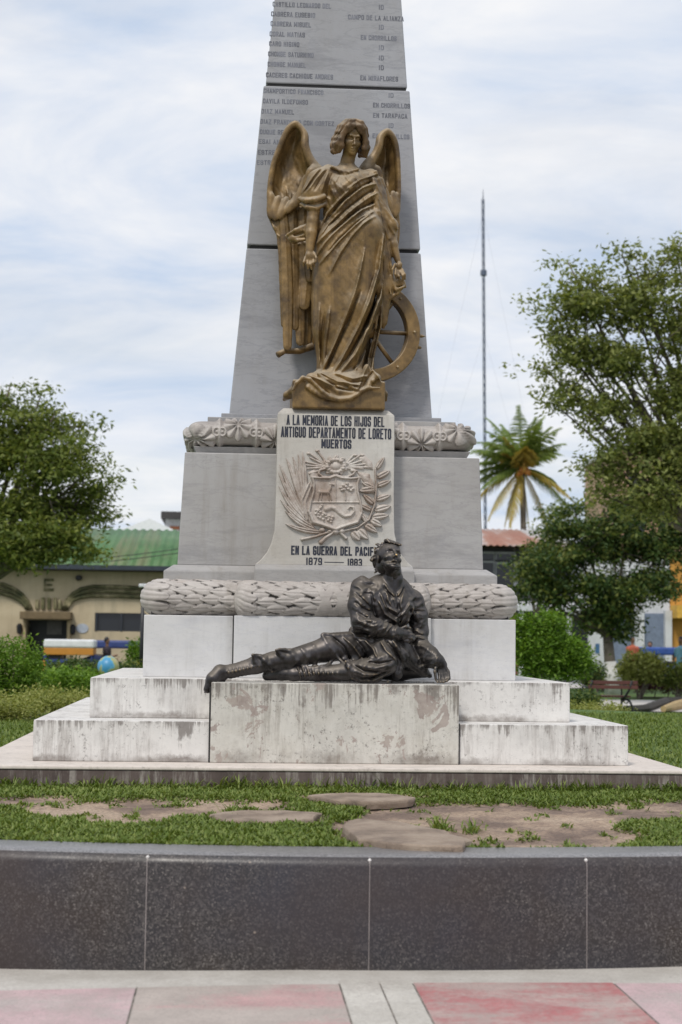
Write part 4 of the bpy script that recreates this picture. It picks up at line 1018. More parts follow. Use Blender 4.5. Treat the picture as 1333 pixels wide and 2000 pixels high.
# drapery swept from the far hip round to the near shoulder
_fr = np.random.default_rng(12)
def fold(pts, amp, wd, **kw):
    g.relief(AP(pts), amp*1.15, wd, y1=YA+0.06, sharp=1.35 if amp > 0 else 1.6, **kw)
    for sg in (-1, 1):                                      # companion creases beside each main fold
        o = sg*(wd/U)*_fr.uniform(0.7, 1.3); a0, a1 = sorted(_fr.uniform(0, 1, 2)); 
        if a1-a0 < 0.35: a0, a1 = 0.15, 0.85
        n = len(pts); q = []
        for t in np.linspace(a0, a1, 5):
            x = np.interp(t*(n-1), range(n), [p[0] for p in pts]); y = np.interp(t*(n-1), range(n), [p[1] for p in pts]); q.append((x+o, y+o*0.3))
        g.relief(AP(q), -amp*0.33, wd*0.45, y1=YA+0.06, sharp=1.5)
F1 = [([(746, 470), (736, 540), (716, 604), (694, 655), (660, 718), (640, 748)], 0.050, 0.022), ([(748, 530), (738, 590), (720, 645), (690, 702), (654, 746)], 0.055, 0.024),
      ([(708, 500), (698, 548), (688, 586), (664, 650), (636, 714), (623, 738)], 0.040, 0.020), ([(729, 436), (706, 452), (684, 474), (662, 505), (640, 548)], 0.024, 0.014),
      ([(727, 424), (702, 444), (676, 466), (648, 494), (624, 524)], 0.032, 0.013), ([(716, 415), (688, 436), (660, 458), (632, 486), (618, 506)], 0.028, 0.013),
      ([(745, 575), (742, 640), (728, 700), (722, 745)], 0.042, 0.018), ([(642, 610), (634, 670), (630, 722)], 0.020, 0.018), ([(712, 648), (700, 695), (690, 735)], 0.028, 0.012), ([(622, 600), (620, 660), (625, 722)], 0.018, 0.013)]
for p, a, wd in F1: fold(p, a, wd)
for p, a, wd in [([(744, 545), (726, 610), (704, 660), (672, 715)], -0.055, 0.013), ([(700, 580), (678, 632), (654, 685), (634, 730)], -0.038, 0.012), ([(748, 480), (742, 560), (734, 600)], -0.055, 0.012),
                 ([(734, 620), (716, 690), (706, 740)], -0.065, 0.014), ([(722, 664), (698, 714), (676, 745)], -0.045, 0.011), ([(632, 620), (626, 670), (626, 720)], -0.020, 0.011), ([(720, 430), (690, 452), (660, 478), (634, 510)], -0.034, 0.008)]: fold(p, a, wd)
# chest: mantle falling from the viewer-right shoulder in diagonal folds to the hip
g.rope(AP([(734, 336), (708, 346), (683, 360), (662, 376), (648, 392), (638, 410)], -0.1), [0.018, 0.026, 0.024, 0.02, 0.018, 0.014], 0.03)
for p, a, wd in [([(736, 347), (702, 362), (672, 386)], 0.026, 0.011), ([(690, 376), (660, 402), (638, 424), (628, 444)], 0.030, 0.014), ([(738, 366), (704, 380), (670, 406), (650, 430)], 0.030, 0.016), ([(664, 424), (640, 446), (624, 470)], 0.022, 0.010),
                 ([(739, 384), (708, 404), (688, 420)], 0.026, 0.012), ([(700, 412), (676, 430), (646, 458), (618, 484)], 0.032, 0.015), ([(736, 404), (706, 424), (680, 444)], 0.022, 0.011),
                 ([(737, 354), (704, 374), (670, 400), (642, 430)], -0.030, 0.009), ([(738, 373), (706, 394), (674, 419), (640, 450)], -0.028, 0.009), ([(740, 395), (708, 414), (676, 438), (640, 470)], -0.026, 0.009),
                 ([(690, 345), (672, 352), (655, 348)], -0.012, 0.008), ([(648, 345), (640, 370), (636, 395)], -0.02, 0.009), ([(660, 350), (652, 368)], 0.01, 0.008)]: fold(p, a, wd)
g.chain(AP([(650, 326), (664, 334), (682, 336), (700, 331)], -0.115), 0.011, 0.012)    # neckline
# vertical falls under the viewer-right arm
for x0_, x1_, d_ in [(742, 750, -0.10), (750, 757, -0.06), (736, 742, -0.14)]:
    g.chain([A(x0_-4, 352, d_+0.03), A(x0_+2, 420, d_), A(x1_, 500, d_), A(x1_+1, 560, d_+0.02), A(x1_-8, 640, d_+0.04)], [0.022, 0.026, 0.026, 0.024, 0.012], 0.02)
g.chain(AP([(744, 350), (750, 430), (757, 520), (755, 600)], -0.10), [0.006, 0.009, 0.010, 0.006], 0.01, cut=True)
sl_, (X, Y, Z) = g.sub((g.lo[0], g.lo[1], A(650, 740)[2]), (g.lo[0]+9, YA+0.05, A(650, 345)[2]))
x = X[:, 0, 0][:, None]; z = Z[0, 0, :][None, :]
ux = x*math.cos(0.5)+z*math.sin(0.5); uz = -x*math.sin(0.5)+z*math.cos(0.5)
wr = np.abs(fbm(ux*26, uz*6+0.0*x, 40, 3)-0.5)*2
wa = 0.25+0.75*np.clip((z-A(650, 455)[2])/0.12, 0, 1); g.f[sl_] -= ((0.012*(1-wr)**3-0.004)*wa)[:, None, :].astype(np.float32)
# sleeve of the hanging arm: short, wide, with a turned-over hem
g.chain([A(642, 336, -0.03), A(624, 354, -0.05), A(612, 382, -0.07)], [0.060, 0.085, 0.098], 0.05)
g.chain([A(585, 388, -0.06), A(597, 392, -0.145), A(615, 391, -0.165), A(634, 384, -0.13)], [0.016, 0.02, 0.02, 0.018], 0.014)
g.chain([A(588, 399, -0.06), A(600, 405, -0.13), A(618, 407, -0.14), A(634, 400, -0.11)], [0.013, 0.017, 0.017, 0.014], 0.012)
for p in [[(634, 338), (615, 360), (600, 384)], [(640, 345), (632, 366), (626, 386)], [(624, 336), (604, 362), (590, 384)]]: g.relief(AP(p), 0.018, 0.010, y1=YA+0.05)
for p in [[(638, 340), (624, 362), (612, 384)], [(629, 338), (610, 362), (594, 384)]]: g.relief(AP(p), -0.018, 0.008, y1=YA+0.05)
# hanging arm and hand
g.chain([A(614, 396, -0.085), A(611, 432, -0.10), A(608, 456, -0.115), A(606, 488, -0.135)], [0.054, 0.047, 0.044, 0.031], 0.012)
g.ell(A(605, 500, -0.145), (0.036, 0.026, 0.042), 0.018)
for (x, y), (x2, y2), (x3, y3), rr in [((597, 502), (594, 512), (593, 519), .0105), ((602, 505), (601, 516), (602, 525), .011), ((607, 506), (607, 517), (609, 526), .011), ((612, 504), (613, 514), (615, 521), .0105)]:
    g.chain([A(x, y, -0.15), A(x2, y2, -0.165), A(x3, y3, -0.155)], [rr, rr, rr*0.8], 0.006)
g.chain([A(614, 494, -0.15), A(618, 504, -0.17), A(617, 512, -0.175)], [.012, .011, .009], 0.006)
# swirl of cloth flying past that arm, viewer left
g.chain([A(560, 461, 0.02), A(575, 466, -0.02), A(592, 454, -0.04), A(625, 440, -0.05)], [0.012, 0.035, 0.05, 0.04], 0.03)
g.chain([A(562, 459, -0.02), A(578, 450, -0.07), A(598, 441, -0.09)], [0.012, 0.016, 0.012], 0.012)
g.chain([A(566, 466, -0.02), A(582, 470, -0.06), A(596, 468, -0.07)], [0.010, 0.014, 0.012], 0.012)
g.chain([A(576, 460, -0.05), A(592, 455, -0.09)], [0.010, 0.012], 0.01, cut=True)
# wheel-side arm: loose sleeve ending at a bare forearm
g.chain([A(724, 343, -0.02), A(736, 384, -0.03), A(752, 425, -0.06)], [0.055, 0.058, 0.05], 0.04)
g.chain([A(750, 420, -0.05), A(766, 440, -0.08), A(771, 462, -0.07)], [0.05, 0.044, 0.022], 0.03)
for p, r_ in [([(742, 396), (755, 428), (770, 456)], 0.014), ([(736, 400), (750, 436), (760, 466)], 0.013), ([(752, 408), (768, 430), (777, 447)], 0.013)]: g.chain(AP(p, -0.115), [r_*0.7, r_, r_*0.7], 0.012)
for p in [[(747, 412), (758, 440), (767, 462)], [(740, 392), (748, 420), (754, 450)]]: g.chain(AP(p, -0.145), [0.005, 0.009, 0.005], 0.01, cut=True)
g.chain([A(761, 446, -0.07), A(769, 478, -0.085), A(777, 508, -0.10)], [0.040, 0.036, 0.025], 0.012)
# cloth hanging from the arm, caught under the hand and over the wheel
g.chain([A(748, 430, -0.04), A(752, 500, -0.06), A(757, 560, -0.06), A(752, 630, -0.03)], [0.040, 0.045, 0.042, 0.018], 0.03)
g.chain([A(758, 530, -0.05), A(768, 556, -0.06), A(784, 552, -0.06), A(791, 560, -0.05)], [0.035, 0.04, 0.026, 0.014], 0.03)
g.chain([A(766, 560, -0.08), A(764, 582, -0.07), A(776, 574, -0.09), A(790, 558, -0.09)], [0.022, 0.014, 0.012, 0.010], 0.012)
for p in [[(748, 450), (755, 520), (764, 575)], [(756, 460), (764, 520), (768, 545)], [(762, 540), (774, 566), (789, 560)], [(744, 470), (748, 560), (744, 640)]]: g.chain(AP(p, -0.105), [0.008, 0.012, 0.007], 0.012)
for p in [[(752, 455), (759, 520), (762, 560)], [(768, 545), (776, 558)], [(746, 500), (752, 570), (748, 620)]]: g.chain(AP(p, -0.125), [0.006, 0.010, 0.006], 0.012, cut=True)
g.ell(A(780, 519, -0.115), (0.026, 0.024, 0.034), 0.015, rot=(0, 0.35, 0))
for q in [[(786, 526), (791, 536), (792, 546)], [(782, 529), (787, 539), (787, 549)], [(777, 529), (780, 540), (781, 549)], [(773, 526), (773, 536), (775, 545)]]:
    g.chain([A(*q[0], -0.12), A(*q[1], -0.138), A(*q[2], -0.125)], [.0105, .010, .008], 0.005)
g.chain([A(772, 516, -0.12), A(767, 526, -0.14), A(767, 535, -0.14)], [.011, .010, .008], 0.006)
# base block with the train spilling over it
bl = A(569, 790); br = A(747, 790); zt = A(650, 752)[2]
g.box(((bl[0]+br[0])/2, YA+0.02, (STTOP+zt)/2-0.004), ((br[0]-bl[0])/2, 0.27, (zt-STTOP)/2+0.004), 0.012, 0.0)
g.slices([row(758, 572, 748, 0.285, 0.0), row(748, 580, 747, 0.27), row(738, 596, 742, 0.23), row(728, 614, 735, 0.19)], k=0.03)
def drape(pts, r_, dy=-0.27, k=0.02): g.chain(AP(pts, dy), r_, k)
for t in np.linspace(0, 1, 19):                            # cloth sheet bulging over the front edge
    hemy = 744+42*math.sin(math.pi*min(1, max(0, t*0.9+0.12)))**0.8
    g.cap(A(608+t*126, 740, -0.20), A(602+t*134, hemy-6, -0.268), 0.045, 0.018, 0.02)
drape([(572, 762), (580, 748), (592, 738), (606, 741), (618, 752), (630, 765), (646, 776), (664, 781), (684, 779), (698, 772), (708, 763), (720, 758), (742, 758)], [0.010, 0.014, 0.016, 0.014, 0.013, 0.013, 0.014, 0.016, 0.015, 0.014, 0.014, 0.013, 0.008], -0.280, 0.014)
drape([(622, 730), (640, 752), (662, 765), (690, 768)], [0.012, 0.02, 0.02, 0.012], -0.265)
drape([(640, 745), (668, 752), (694, 748), (716, 738)], [0.012, 0.02, 0.02, 0.014], -0.25)
drape([(716, 715), (706, 742), (696, 764), (690, 776)], [0.015, 0.02, 0.02, 0.014], -0.25)
drape([(718, 715), (730, 740), (740, 754)], [0.014, 0.016, 0.014], -0.22)
drape([(714, 720), (718, 745), (716, 758)], [0.012, 0.014, 0.012], -0.25)
drape([(672, 742), (684, 755), (700, 762)], [0.009, 0.011, 0.008], -0.285, 0.01)
for p, am in [([(600, 742), (640, 762), (680, 772)], 0.02), ([(620, 735), (655, 756), (700, 764)], 0.022), ([(650, 738), (685, 750), (716, 745)], 0.02), ([(714, 722), (702, 748), (694, 772)], 0.024), ([(722, 725), (730, 742), (738, 755)], 0.018)]: g.relief(AP(p), am, 0.009, y1=YA-0.08, sharp=1.4)
for p in [[(632, 752), (655, 768), (684, 774)], [(650, 742), (680, 758), (704, 756)], [(724, 735), (712, 752), (704, 768)], [(606, 748), (622, 764), (640, 780)]]: g.relief(AP(p), -0.022, 0.008, y1=YA-0.1)
g.chain([A(556, 780, -0.10), A(562, 772, -0.16), A(572, 764, -0.20), A(580, 752, -0.22)], [0.016, 0.03, 0.028, 0.02], 0.02)
g.chain([A(754, 782, -0.10), A(752, 770, -0.12), A(746, 757, -0.16)], [0.012, 0.022, 0.02], 0.015)
# neck and head, bowed and turned a little
g.chain([A(676, 332, -0.02), A(680, 314, -0.035)], [0.066, 0.048], 0.03)
hc_ = np.array(A(687, 271, -0.085)); tilt = Matrix.Rotation(R(5), 3, 'Y')@Matrix.Rotation(R(15), 3, 'X')@Matrix.Rotation(R(13), 3, 'Z')
def H(x, y, z): v = tilt@Vector((x, y, z)); return (hc_[0]+v.x, hc_[1]+v.y, hc_[2]+v.z)
gh = Field((hc_[0]-0.15, hc_[1]-0.16, hc_[2]-0.24), (hc_[0]+0.15, hc_[1]+0.18, hc_[2]+0.17), 0.003)
face(gh, H)
gh.chain([A(676, 332, -0.02), A(680, 312, -0.035), A(684, 296, -0.05), A(686, 284, -0.05)], [0.064, 0.048, 0.046, 0.046], 0.03)
body = build_pair('body', [g, gh], M_gold, ang)
# hair: parted in the middle, waved, ending in loose curls at the jaw
hf_ = Field((hc_[0]-0.19, hc_[1]-0.17, hc_[2]-0.20), (hc_[0]+0.19, hc_[1]+0.22, hc_[2]+0.19), 0.0045)
hf_.ell(H(0, 0.045, 0.045), (0.098, 0.110, 0.105), 0.02)
rr_ = np.random.default_rng(4)
HX = [0.004, 0.052, 0.084, 0.096, 0.107, 0.120, 0.117]; HZ = [0.142, 0.128, 0.085, 0.035, -0.015, -0.065, -0.108]
for sx_ in (-1, 1):
    for i in range(11):
        a = i/10; y0_ = -0.062+0.165*a; pts = []
        for j, t in enumerate(np.linspace(0, 1, 7)):
            q = 1.0 if i else 0.86
            pts.append(H(sx_*(HX[j]*q+0.010*math.sin(j*2.1+i*2.4)*(j > 1)), y0_*(1-0.15*t)+0.010*math.cos(j*1.9+i*1.3)-0.02*(1-a)*math.sin(t*3.1), HZ[j]-0.045*max(0, a-0.6)*(j < 3)+0.012*math.sin(i*1.7)*(j > 4)))
        hf_.chain([tuple(p) for p in pts], [0.014, 0.018, 0.020, 0.021, 0.023, 0.024, 0.017], 0.007)
    for i in range(10):
        hf_.ell(H(sx_*(0.112+0.020*rr_.uniform(-1, 1)), rr_.uniform(-0.05, 0.08), -0.085+0.035*rr_.uniform(-1, 1)), (0.021, 0.021, 0.019), 0.010)
    for i in range(7):
        a = i/6; y0_ = -0.09+0.12*a
        hf_.chain([H(sx_*0.03, y0_-0.02, 0.145-0.03*a), H(sx_*0.085, y0_-0.03, 0.105-0.03*a), H(sx_*0.118, y0_-0.01, 0.02), H(sx_*0.14, y0_, -0.06)], [0.003, 0.004, 0.005, 0.004], 0.006, cut=True)
hf_.chain([H(0, -0.11, 0.10), H(0, -0.04, 0.155)], [0.003, 0.005], 0.008, cut=True)
hf_.ell(H(0, -0.105, -0.035), (0.058, 0.066, 0.100), 0.010, cut=True)
hf_.ell(H(0, -0.115, 0.012), (0.050, 0.045, 0.048), 0.012, cut=True)
for i in (0, 1, 2, 4, 5, 6):                                  # low fringe waved off the brow
    a = (i-3)/3.0; hf_.chain([H(0.02*a, -0.045, 0.128), H(0.045*a, -0.083, 0.098), H(0.075*a, -0.080, 0.078-0.042*abs(a))], [0.016, 0.016, 0.012], 0.008)
hf_.build('hair', bronze('dusty_bronze_hair', (0.17, 0.10, 0.045), (0.075, 0.042, 0.02), (0.36, 0.27, 0.17), 0.3, 0.5, 1.0), ang)

# wings: a leading-edge roll, a field of small coverts, then long overlapping flight feathers
def poly_sd(P, x, z):
    P = np.array(P); d = np.full(np.broadcast(x, z).shape, 1e9); ins = np.zeros(d.shape, bool)
    for i in range(len(P)):
        a = P[i]; b = P[i-1]; e = b-a; l2 = max(e@e, 1e-12)
        t = np.clip(((x-a[0])*e[0]+(z-a[1])*e[1])/l2, 0, 1); d = np.minimum(d, np.hypot(x-a[0]-t*e[0], z-a[1]-t*e[1]))
        c = ((a[1] > z) != (b[1] > z)) & (x < (b[0]-a[0])*(z-a[1])/(b[1]-a[1]+1e-12)+a[0]); ins ^= c
    return np.where(ins, -d, d)
def feather(fd, pts, wid, th, k=0.004):
    """a long vane: flat, rounded at the tip, with a raised quill; pts in (px,py,dy)"""
    Pw = [np.array(A(*p)) for p in pts]; n = 14; C = []
    L = np.concatenate([[0], np.cumsum([np.linalg.norm(Pw[i+1]-Pw[i]) for i in range(len(Pw)-1)])]); tb = 1-wid*0.9/L[-1]
    for t in np.linspace(0, 1, n): C.append([np.interp(t*tb*L[-1], L, [p[j] for p in Pw]) for j in range(3)])
    C = np.array(C); w_ = [wid*(0.75+0.35*math.sin(math.pi*min(1, t*0.9))) for t in np.linspace(0, 1, n)]
    m = wid*1.4+0.02
    for i in range(n-1):
        a, b = C[i], C[i+1]; sl_, (X, Y, Z) = fd.sub(np.minimum(a, b)-m, np.maximum(a, b)+m)
        ba = b-a; l2 = ba[0]**2+ba[2]**2
        t = np.clip(((X-a[0])*ba[0]+(Z-a[2])*ba[2])/l2, 0, 1)
        dd = np.sqrt((X-a[0]-t*ba[0])**2+(Z-a[2]-t*ba[2])**2); ww = w_[i]*(1-t)+w_[i+1]*t
        vy = Y-(a[1]+t*ba[1])-0.16*dd**2/max(wid, 1e-3)+0.006*np.exp(-(dd/0.006)**2)+0.0009*np.sin((Z-1.4*dd)*260)*(dd > 0.009)
        fd.union(sl_, (np.maximum(dd-ww, np.abs(vy)-th)*0.8).astype(np.float32), k)
def bez(P, sc=False, n=6):
    P = [np.array(p, float) for p in P]; o = []
    for i in range(len(P)-1):
        a, b, c, d = P[max(i-1, 0)], P[i], P[i+1], P[min(i+2, len(P)-1)]
        for t in np.linspace(0, 1, n, endpoint=False): o.append(0.5*(2*b+(c-a)*t+(2*a-5*b+4*c-d)*t*t+(3*b-a-3*c+d)*t**3))
    o.append(P[-1]); return [float(q[0]) for q in o] if sc else [tuple(q) for q in o]
def wing(outline, lead, coverts, prim, lo, hi, name, side):
    fd = Field(lo, hi, 0.0055)
    P = [(A(x, y)[0], A(x, y)[2]) for x, y in outline]
    x = fd.ax[0][:, None]; z = fd.ax[2][None, :]
    sd = poly_sd(P, x, z)
    zb = A(600, 412)[2]
    cup = 0.16+0.05*np.clip(-sd*10, 0, 1)                               # the hollow of the wing lies deeper than its rim
    # ruffled coverts growing into loose tips lower down
    u = x*math.cos(0.35*side)+z*math.sin(0.35*side); v = -x*math.sin(0.35*side)+z*math.cos(0.35*side)
    amp = np.clip((0.35-(z-zb))/0.35, 0, 1)
    w1 = fbm(u*30+4*fbm(x*6, z*6, 2, 2), v*7, 5, 3); w2 = fbm(u*13+3, v*4.5, 9, 3)
    sc = 0.004+0.020*(np.abs(fbm(u*17+2.5*fbm(x*7, z*7, 31, 2), v*5.0, 29, 3)-0.5)*2-0.2)+amp*(0.030*(np.abs(w1-0.5)*2-0.25)+0.055*np.clip(w2-0.45, 0, 1))+0.006*(fbm(x*22, z*12, 7, 3)-0.5)
    cupb = cup+0.05*np.clip((z-zb)/0.4, 0, 1)*np.clip(-sd*14, 0, 1)
    for i in range(fd.n[1]):
        y = fd.ax[1][i]; fd.f[:, i, :] = np.minimum(fd.f[:, i, :], np.maximum(sd, np.abs(y-(YA+cupb))-0.022-sc)*0.75)
    for pts, rad in lead: fd.chain([A(*p) for p in bez(pts)], bez([(r_,) for r_ in rad], True), 0.03)
    for pts, rad in coverts: fd.chain([A(*p) for p in bez(pts)], bez([(r_,) for r_ in rad], True), 0.02, sy=0.5)
    for pts, wd in prim: feather(fd, pts, wd, 0.009)
    return fd.build(name, M_gold, ang)
lo = (A(505, 700)[0], YA-0.05, A(600, 702)[2]); hi = (A(662, 400)[0], YA+0.32, A(590, 228)[2])
wing([(578, 236), (590, 240), (598, 256), (598, 285), (604, 304), (613, 318), (630, 345), (626, 420), (612, 470), (600, 470), (570, 470), (543, 452), (535, 436), (525, 414), (523, 376), (529, 335), (536, 305), (545, 282), (555, 260), (564, 246)],
     [([(580, 241, 0.12), (595, 262, 0.11), (596, 285, 0.10), (606, 312, 0.10), (622, 335, 0.10), (640, 350, 0.08)], [0.012, 0.016, 0.020, 0.024, 0.036, 0.05]),
      ([(578, 240, 0.12), (562, 254, 0.13), (547, 288, 0.14), (534, 325, 0.15), (528, 370, 0.15), (530, 415, 0.14)], [0.012, 0.013, 0.013, 0.012, 0.012, 0.010])],
     [([(612, 335, 0.06), (604, 360, 0.07), (594, 384, 0.08)], [0.045, 0.036, 0.014]), ([(598, 345, 0.09), (590, 372, 0.09), (580, 396, 0.09), (570, 400, 0.10)], [0.016, 0.024, 0.022, 0.010]), ([(582, 380, 0.11), (570, 402, 0.10), (560, 413, 0.10)], [0.016, 0.022, 0.010]),
      ([(560, 388, 0.12), (552, 412, 0.115), (546, 424, 0.11)], [0.018, 0.024, 0.011]), ([(545, 385, 0.125), (538, 410, 0.12), (537, 428, 0.115)], [0.016, 0.020, 0.010]), ([(532, 380, 0.13), (528, 408, 0.13), (529, 424, 0.125)], [0.014, 0.016, 0.008])],
     [([(606, 420, 0.22), (606, 520, 0.21), (602, 610, 0.21), (599, 680, 0.20)], 0.040), ([(612, 430, 0.24), (612, 540, 0.24), (608, 640, 0.23), (606, 684, 0.22)], 0.04),
      ([(594, 412, 0.16), (595, 480, 0.145), (601, 540, 0.13), (594, 606, 0.115)], 0.050), ([(582, 410, 0.165), (584, 500, 0.155), (586, 590, 0.145), (587, 676, 0.135)], 0.040),
      ([(573, 410, 0.145), (574, 500, 0.135), (575, 580, 0.13), (576, 645, 0.125)], 0.036), ([(552, 400, 0.13), (559, 480, 0.115), (562, 580, 0.105), (562, 685, 0.095)], 0.040),
      ([(563, 405, 0.155), (567, 490, 0.15), (570, 560, 0.145), (571, 625, 0.14)], 0.036), ([(540, 405, 0.15), (551, 490, 0.145), (554, 570, 0.14), (555, 640, 0.135)], 0.028), ([(604, 470, 0.125), (605, 515, 0.11), (606, 552, 0.105)], 0.034)], lo, hi, 'wing', 1)
m = MB(); m.tube([A(543, 693, 0.10), A(556, 686, 0.13), A(585, 686, 0.18), A(612, 676, 0.20)], [0.026, 0.022, 0.026, 0.03], 10); m.build('feather_tip', M_gold, ang, smooth=True)
lo = (A(684, 500)[0], YA-0.05, A(740, 520)[2]); hi = (A(800, 500)[0], YA+0.32, A(760, 240)[2])
wing([(752, 252), (763, 252), (771, 262), (776, 274), (781, 308), (783, 364), (781, 414), (778, 460), (760, 480), (730, 440), (716, 345), (711, 324), (724, 311), (732, 300), (739, 282), (741, 262)],
     [([(756, 256, 0.12), (744, 268, 0.11), (741, 285, 0.10), (733, 304, 0.10), (720, 322, 0.09), (712, 338, 0.07)], [0.012, 0.015, 0.018, 0.022, 0.034, 0.044]),
      ([(758, 256, 0.12), (771, 274, 0.13), (777, 310, 0.14), (779, 364, 0.14), (777, 415, 0.13)], [0.012, 0.012, 0.012, 0.011, 0.010])],
     [([(736, 330, 0.08), (744, 366, 0.09), (752, 396, 0.09)], [0.030, 0.026, 0.012]), ([(752, 370, 0.10), (758, 396, 0.10), (762, 416, 0.10)], [0.016, 0.022, 0.010]), ([(768, 376, 0.12), (772, 404, 0.115), (772, 422, 0.11)], [0.016, 0.020, 0.010])],
     [([(772, 400, 0.14), (774, 440, 0.13), (772, 490, 0.13)], 0.03), ([(762, 400, 0.13), (766, 440, 0.12), (766, 495, 0.12)], 0.032), ([(752, 400, 0.13), (756, 450, 0.13), (757, 500, 0.13)], 0.034)], lo, hi, 'wing', -1)

# the broken wheel at her side
wl = Field((A(700, 760)[0], YA-0.13, A(720, 768)[2]), (A(842, 760)[0], YA+0.16, A(720, 535)[2]), 0.0052)
wc = np.array(A(722, 647, 0.02)); Ro, Ri = 104*U, 75*U; ywr = 0.20
sl_, (X, Y, Z) = wl.sub(wl.lo, wl.lo+wl.n*wl.h)
xr_ = (X-wc[0])*math.cos(ywr)+(Y-wc[1])*math.sin(ywr); yr_ = -(X-wc[0])*math.sin(ywr)+(Y-wc[1])*math.cos(ywr)
rad = np.sqrt(xr_**2+(Z-wc[2])**2)
d = np.maximum(np.maximum(np.abs(rad-(Ro+Ri)/2)-(Ro-Ri)/2, np.abs(yr_)-0.055), -0.12-xr_)
wl.union(sl_, (d+0.006).astype(np.float32)*0.9, 0.0)
def W(a, r_, y=0.0):
    x = r_*math.cos(a); return (wc[0]+x*math.cos(ywr)-y*math.sin(ywr), wc[1]+x*math.sin(ywr)+y*math.cos(ywr), wc[2]+r_*math.sin(a))
wl.build('wheel_rim', M_gold, ang)
for a in (0.0, R(52), R(-52), R(104), R(-104)):
    MB().tube([W(a, 0.02), W(a, Ri+0.02)], [0.019, 0.016], 10).build('wheel_spoke', M_gold, ang, smooth=True)
MB().tube([W(0, 0.0, -0.07), W(0, 0.0, 0.07)], [0.06, 0.06], 16).build('wheel_hub', M_gold, ang, smooth=True)
for a in (R(1), R(-52), R(48)):
    p = W(a, (Ro+Ri)/2, -0.055); MB().ball(p, 0.011, 10, 6).build('rivet', M_gold, ang, smooth=True)
for a, l in ((R(-1.5), 0.05), (R(-14), 0.035)):
    MB().tube([W(a, Ro-0.012), W(a, Ro+0.02), W(a, Ro+l)], [0.016, 0.014, 0.002], 8).build('spike', M_gold, ang)
# ------------------------------------------------------------------ the dying soldier, half sitting on the ledge
M_dark = bronze('dark_polished_bronze', (0.070, 0.064, 0.066), (0.030, 0.028, 0.030), (0.44, 0.33, 0.20), 0.72, 0.33, 0.30, 0.525)
YB = 11.86
def B(px, py, dy=0.0): p = PX(px, py, YB+dy); return (p.x, p.y, p.z)
def BP(pts, dy=0.0): return [B(x, y, dy) for x, y in pts]
UB = YB/F_PX
sol = thing('soldier_statue', 'dark bronze wounded soldier lying propped on one arm on the ledge below the tablet', 'statue', (B(650, 1335)[0], YB, LEDGE))
g = Field((B(392, 1362)[0], Yf-0.10, B(640, 1366)[2]), (B(890, 1300)[0], YB+0.40, B(760, 1046)[2]), 0.0052)
# far leg, stretched out along the ledge with the boot hanging past its end
g.chain([B(712, 1262, -0.02), B(640, 1268, -0.10), B(562, 1288, -0.13)], [0.105, 0.088, 0.066], 0.03)
g.chain([B(562, 1288, -0.13), B(535, 1291, -0.13), B(500, 1299, -0.13), B(452, 1311, -0.13)], [0.066, 0.066, 0.062, 0.045], 0.02)
g.chain([B(452, 1311, -0.13), B(432, 1313, -0.14)], [0.046, 0.047], 0.02)
g.chain([B(430, 1312, -0.15), B(416, 1326, -0.17), B(406, 1346, -0.18)], [0.052, 0.045, 0.030], 0.02)
g.chain([B(434, 1326, -0.13), B(418, 1346, -0.15)], [0.030, 0.02], 0.02)
g.chain(BP([(420, 1308), (409, 1330), (401, 1352)], -0.15), [0.012, 0.012, 0.010], 0.008)                       # welt of the boot
for i, x in enumerate(np.linspace(446, 505, 9)):                                                                # puttee wraps
    yy = 1313-0.21*(x-446); g.chain([B(x-3, yy-11.5-1.5*i*0.3, -0.14), B(x+1, yy, -0.14-0.055), B(x+5, yy+11, -0.14)], 0.0085, 0.010)
# breeches bagging over the knee
for pts, r_ in [([(522, 1278), (518, 1292), (528, 1308)], 0.018), ([(494, 1279), (510, 1283), (526, 1298), (532, 1312)], 0.017), ([(540, 1270), (552, 1282), (548, 1305)], 0.020), ([(494, 1280), (500, 1294), (514, 1308)], 0.016), ([(546, 1268), (568, 1272), (580, 1290), (566, 1306)], 0.018), ([(590, 1268), (602, 1284), (596, 1302)], 0.016), ([(614, 1262), (622, 1284), (612, 1306)], 0.016)]:
    g.rope(BP(pts, -0.2), [r_*0.6, r_, r_*0.6] if len(pts) == 3 else [r_*0.6, r_, r_, r_*0.5], 0.014, 0.2)
# near leg folded in: knee towards us over the edge, shin back along the ledge
g.chain([B(742, 1252, 0.02), B(752, 1272, -0.12), B(750, 1298, -0.20)], [0.105, 0.100, 0.078], 0.04)
g.chain([B(750, 1299, -0.20), B(716, 1309, -0.20), B(676, 1312, -0.18), B(620, 1316, -0.16), B(575, 1317, -0.14)], [0.082, 0.082, 0.062, 0.052, 0.046], 0.02)
g.ell(B(752, 1296, -0.20), (0.085, 0.085, 0.070), 0.03)
g.chain([B(575, 1317, -0.14), B(552, 1316, -0.12), B(522, 1320, -0.08)], [0.046, 0.045, 0.035], 0.02)
for i, x in enumerate(np.linspace(585, 668, 10)): g.chain([B(x-3, 1303-0.0*i, -0.175), B(x+1, 1315, -0.17-0.06), B(x+4, 1329, -0.165)], 0.0075, 0.010)
for pts, r_ in [([(676, 1292), (686, 1308), (712, 1318), (738, 1316)], 0.018), ([(690, 1290), (704, 1302), (730, 1306), (756, 1300)], 0.016), ([(682, 1300), (690, 1322), (716, 1334)], 0.018), ([(720, 1284), (736, 1288), (758, 1282)], 0.018), ([(712, 1328), (738, 1326), (760, 1312)], 0.014)]:
    g.rope(BP(pts, -0.25), [r_*0.6, r_, r_, r_*0.5][:len(pts)] if len(pts) == 4 else [r_*0.6, r_, r_*0.6], 0.014, 0.25)
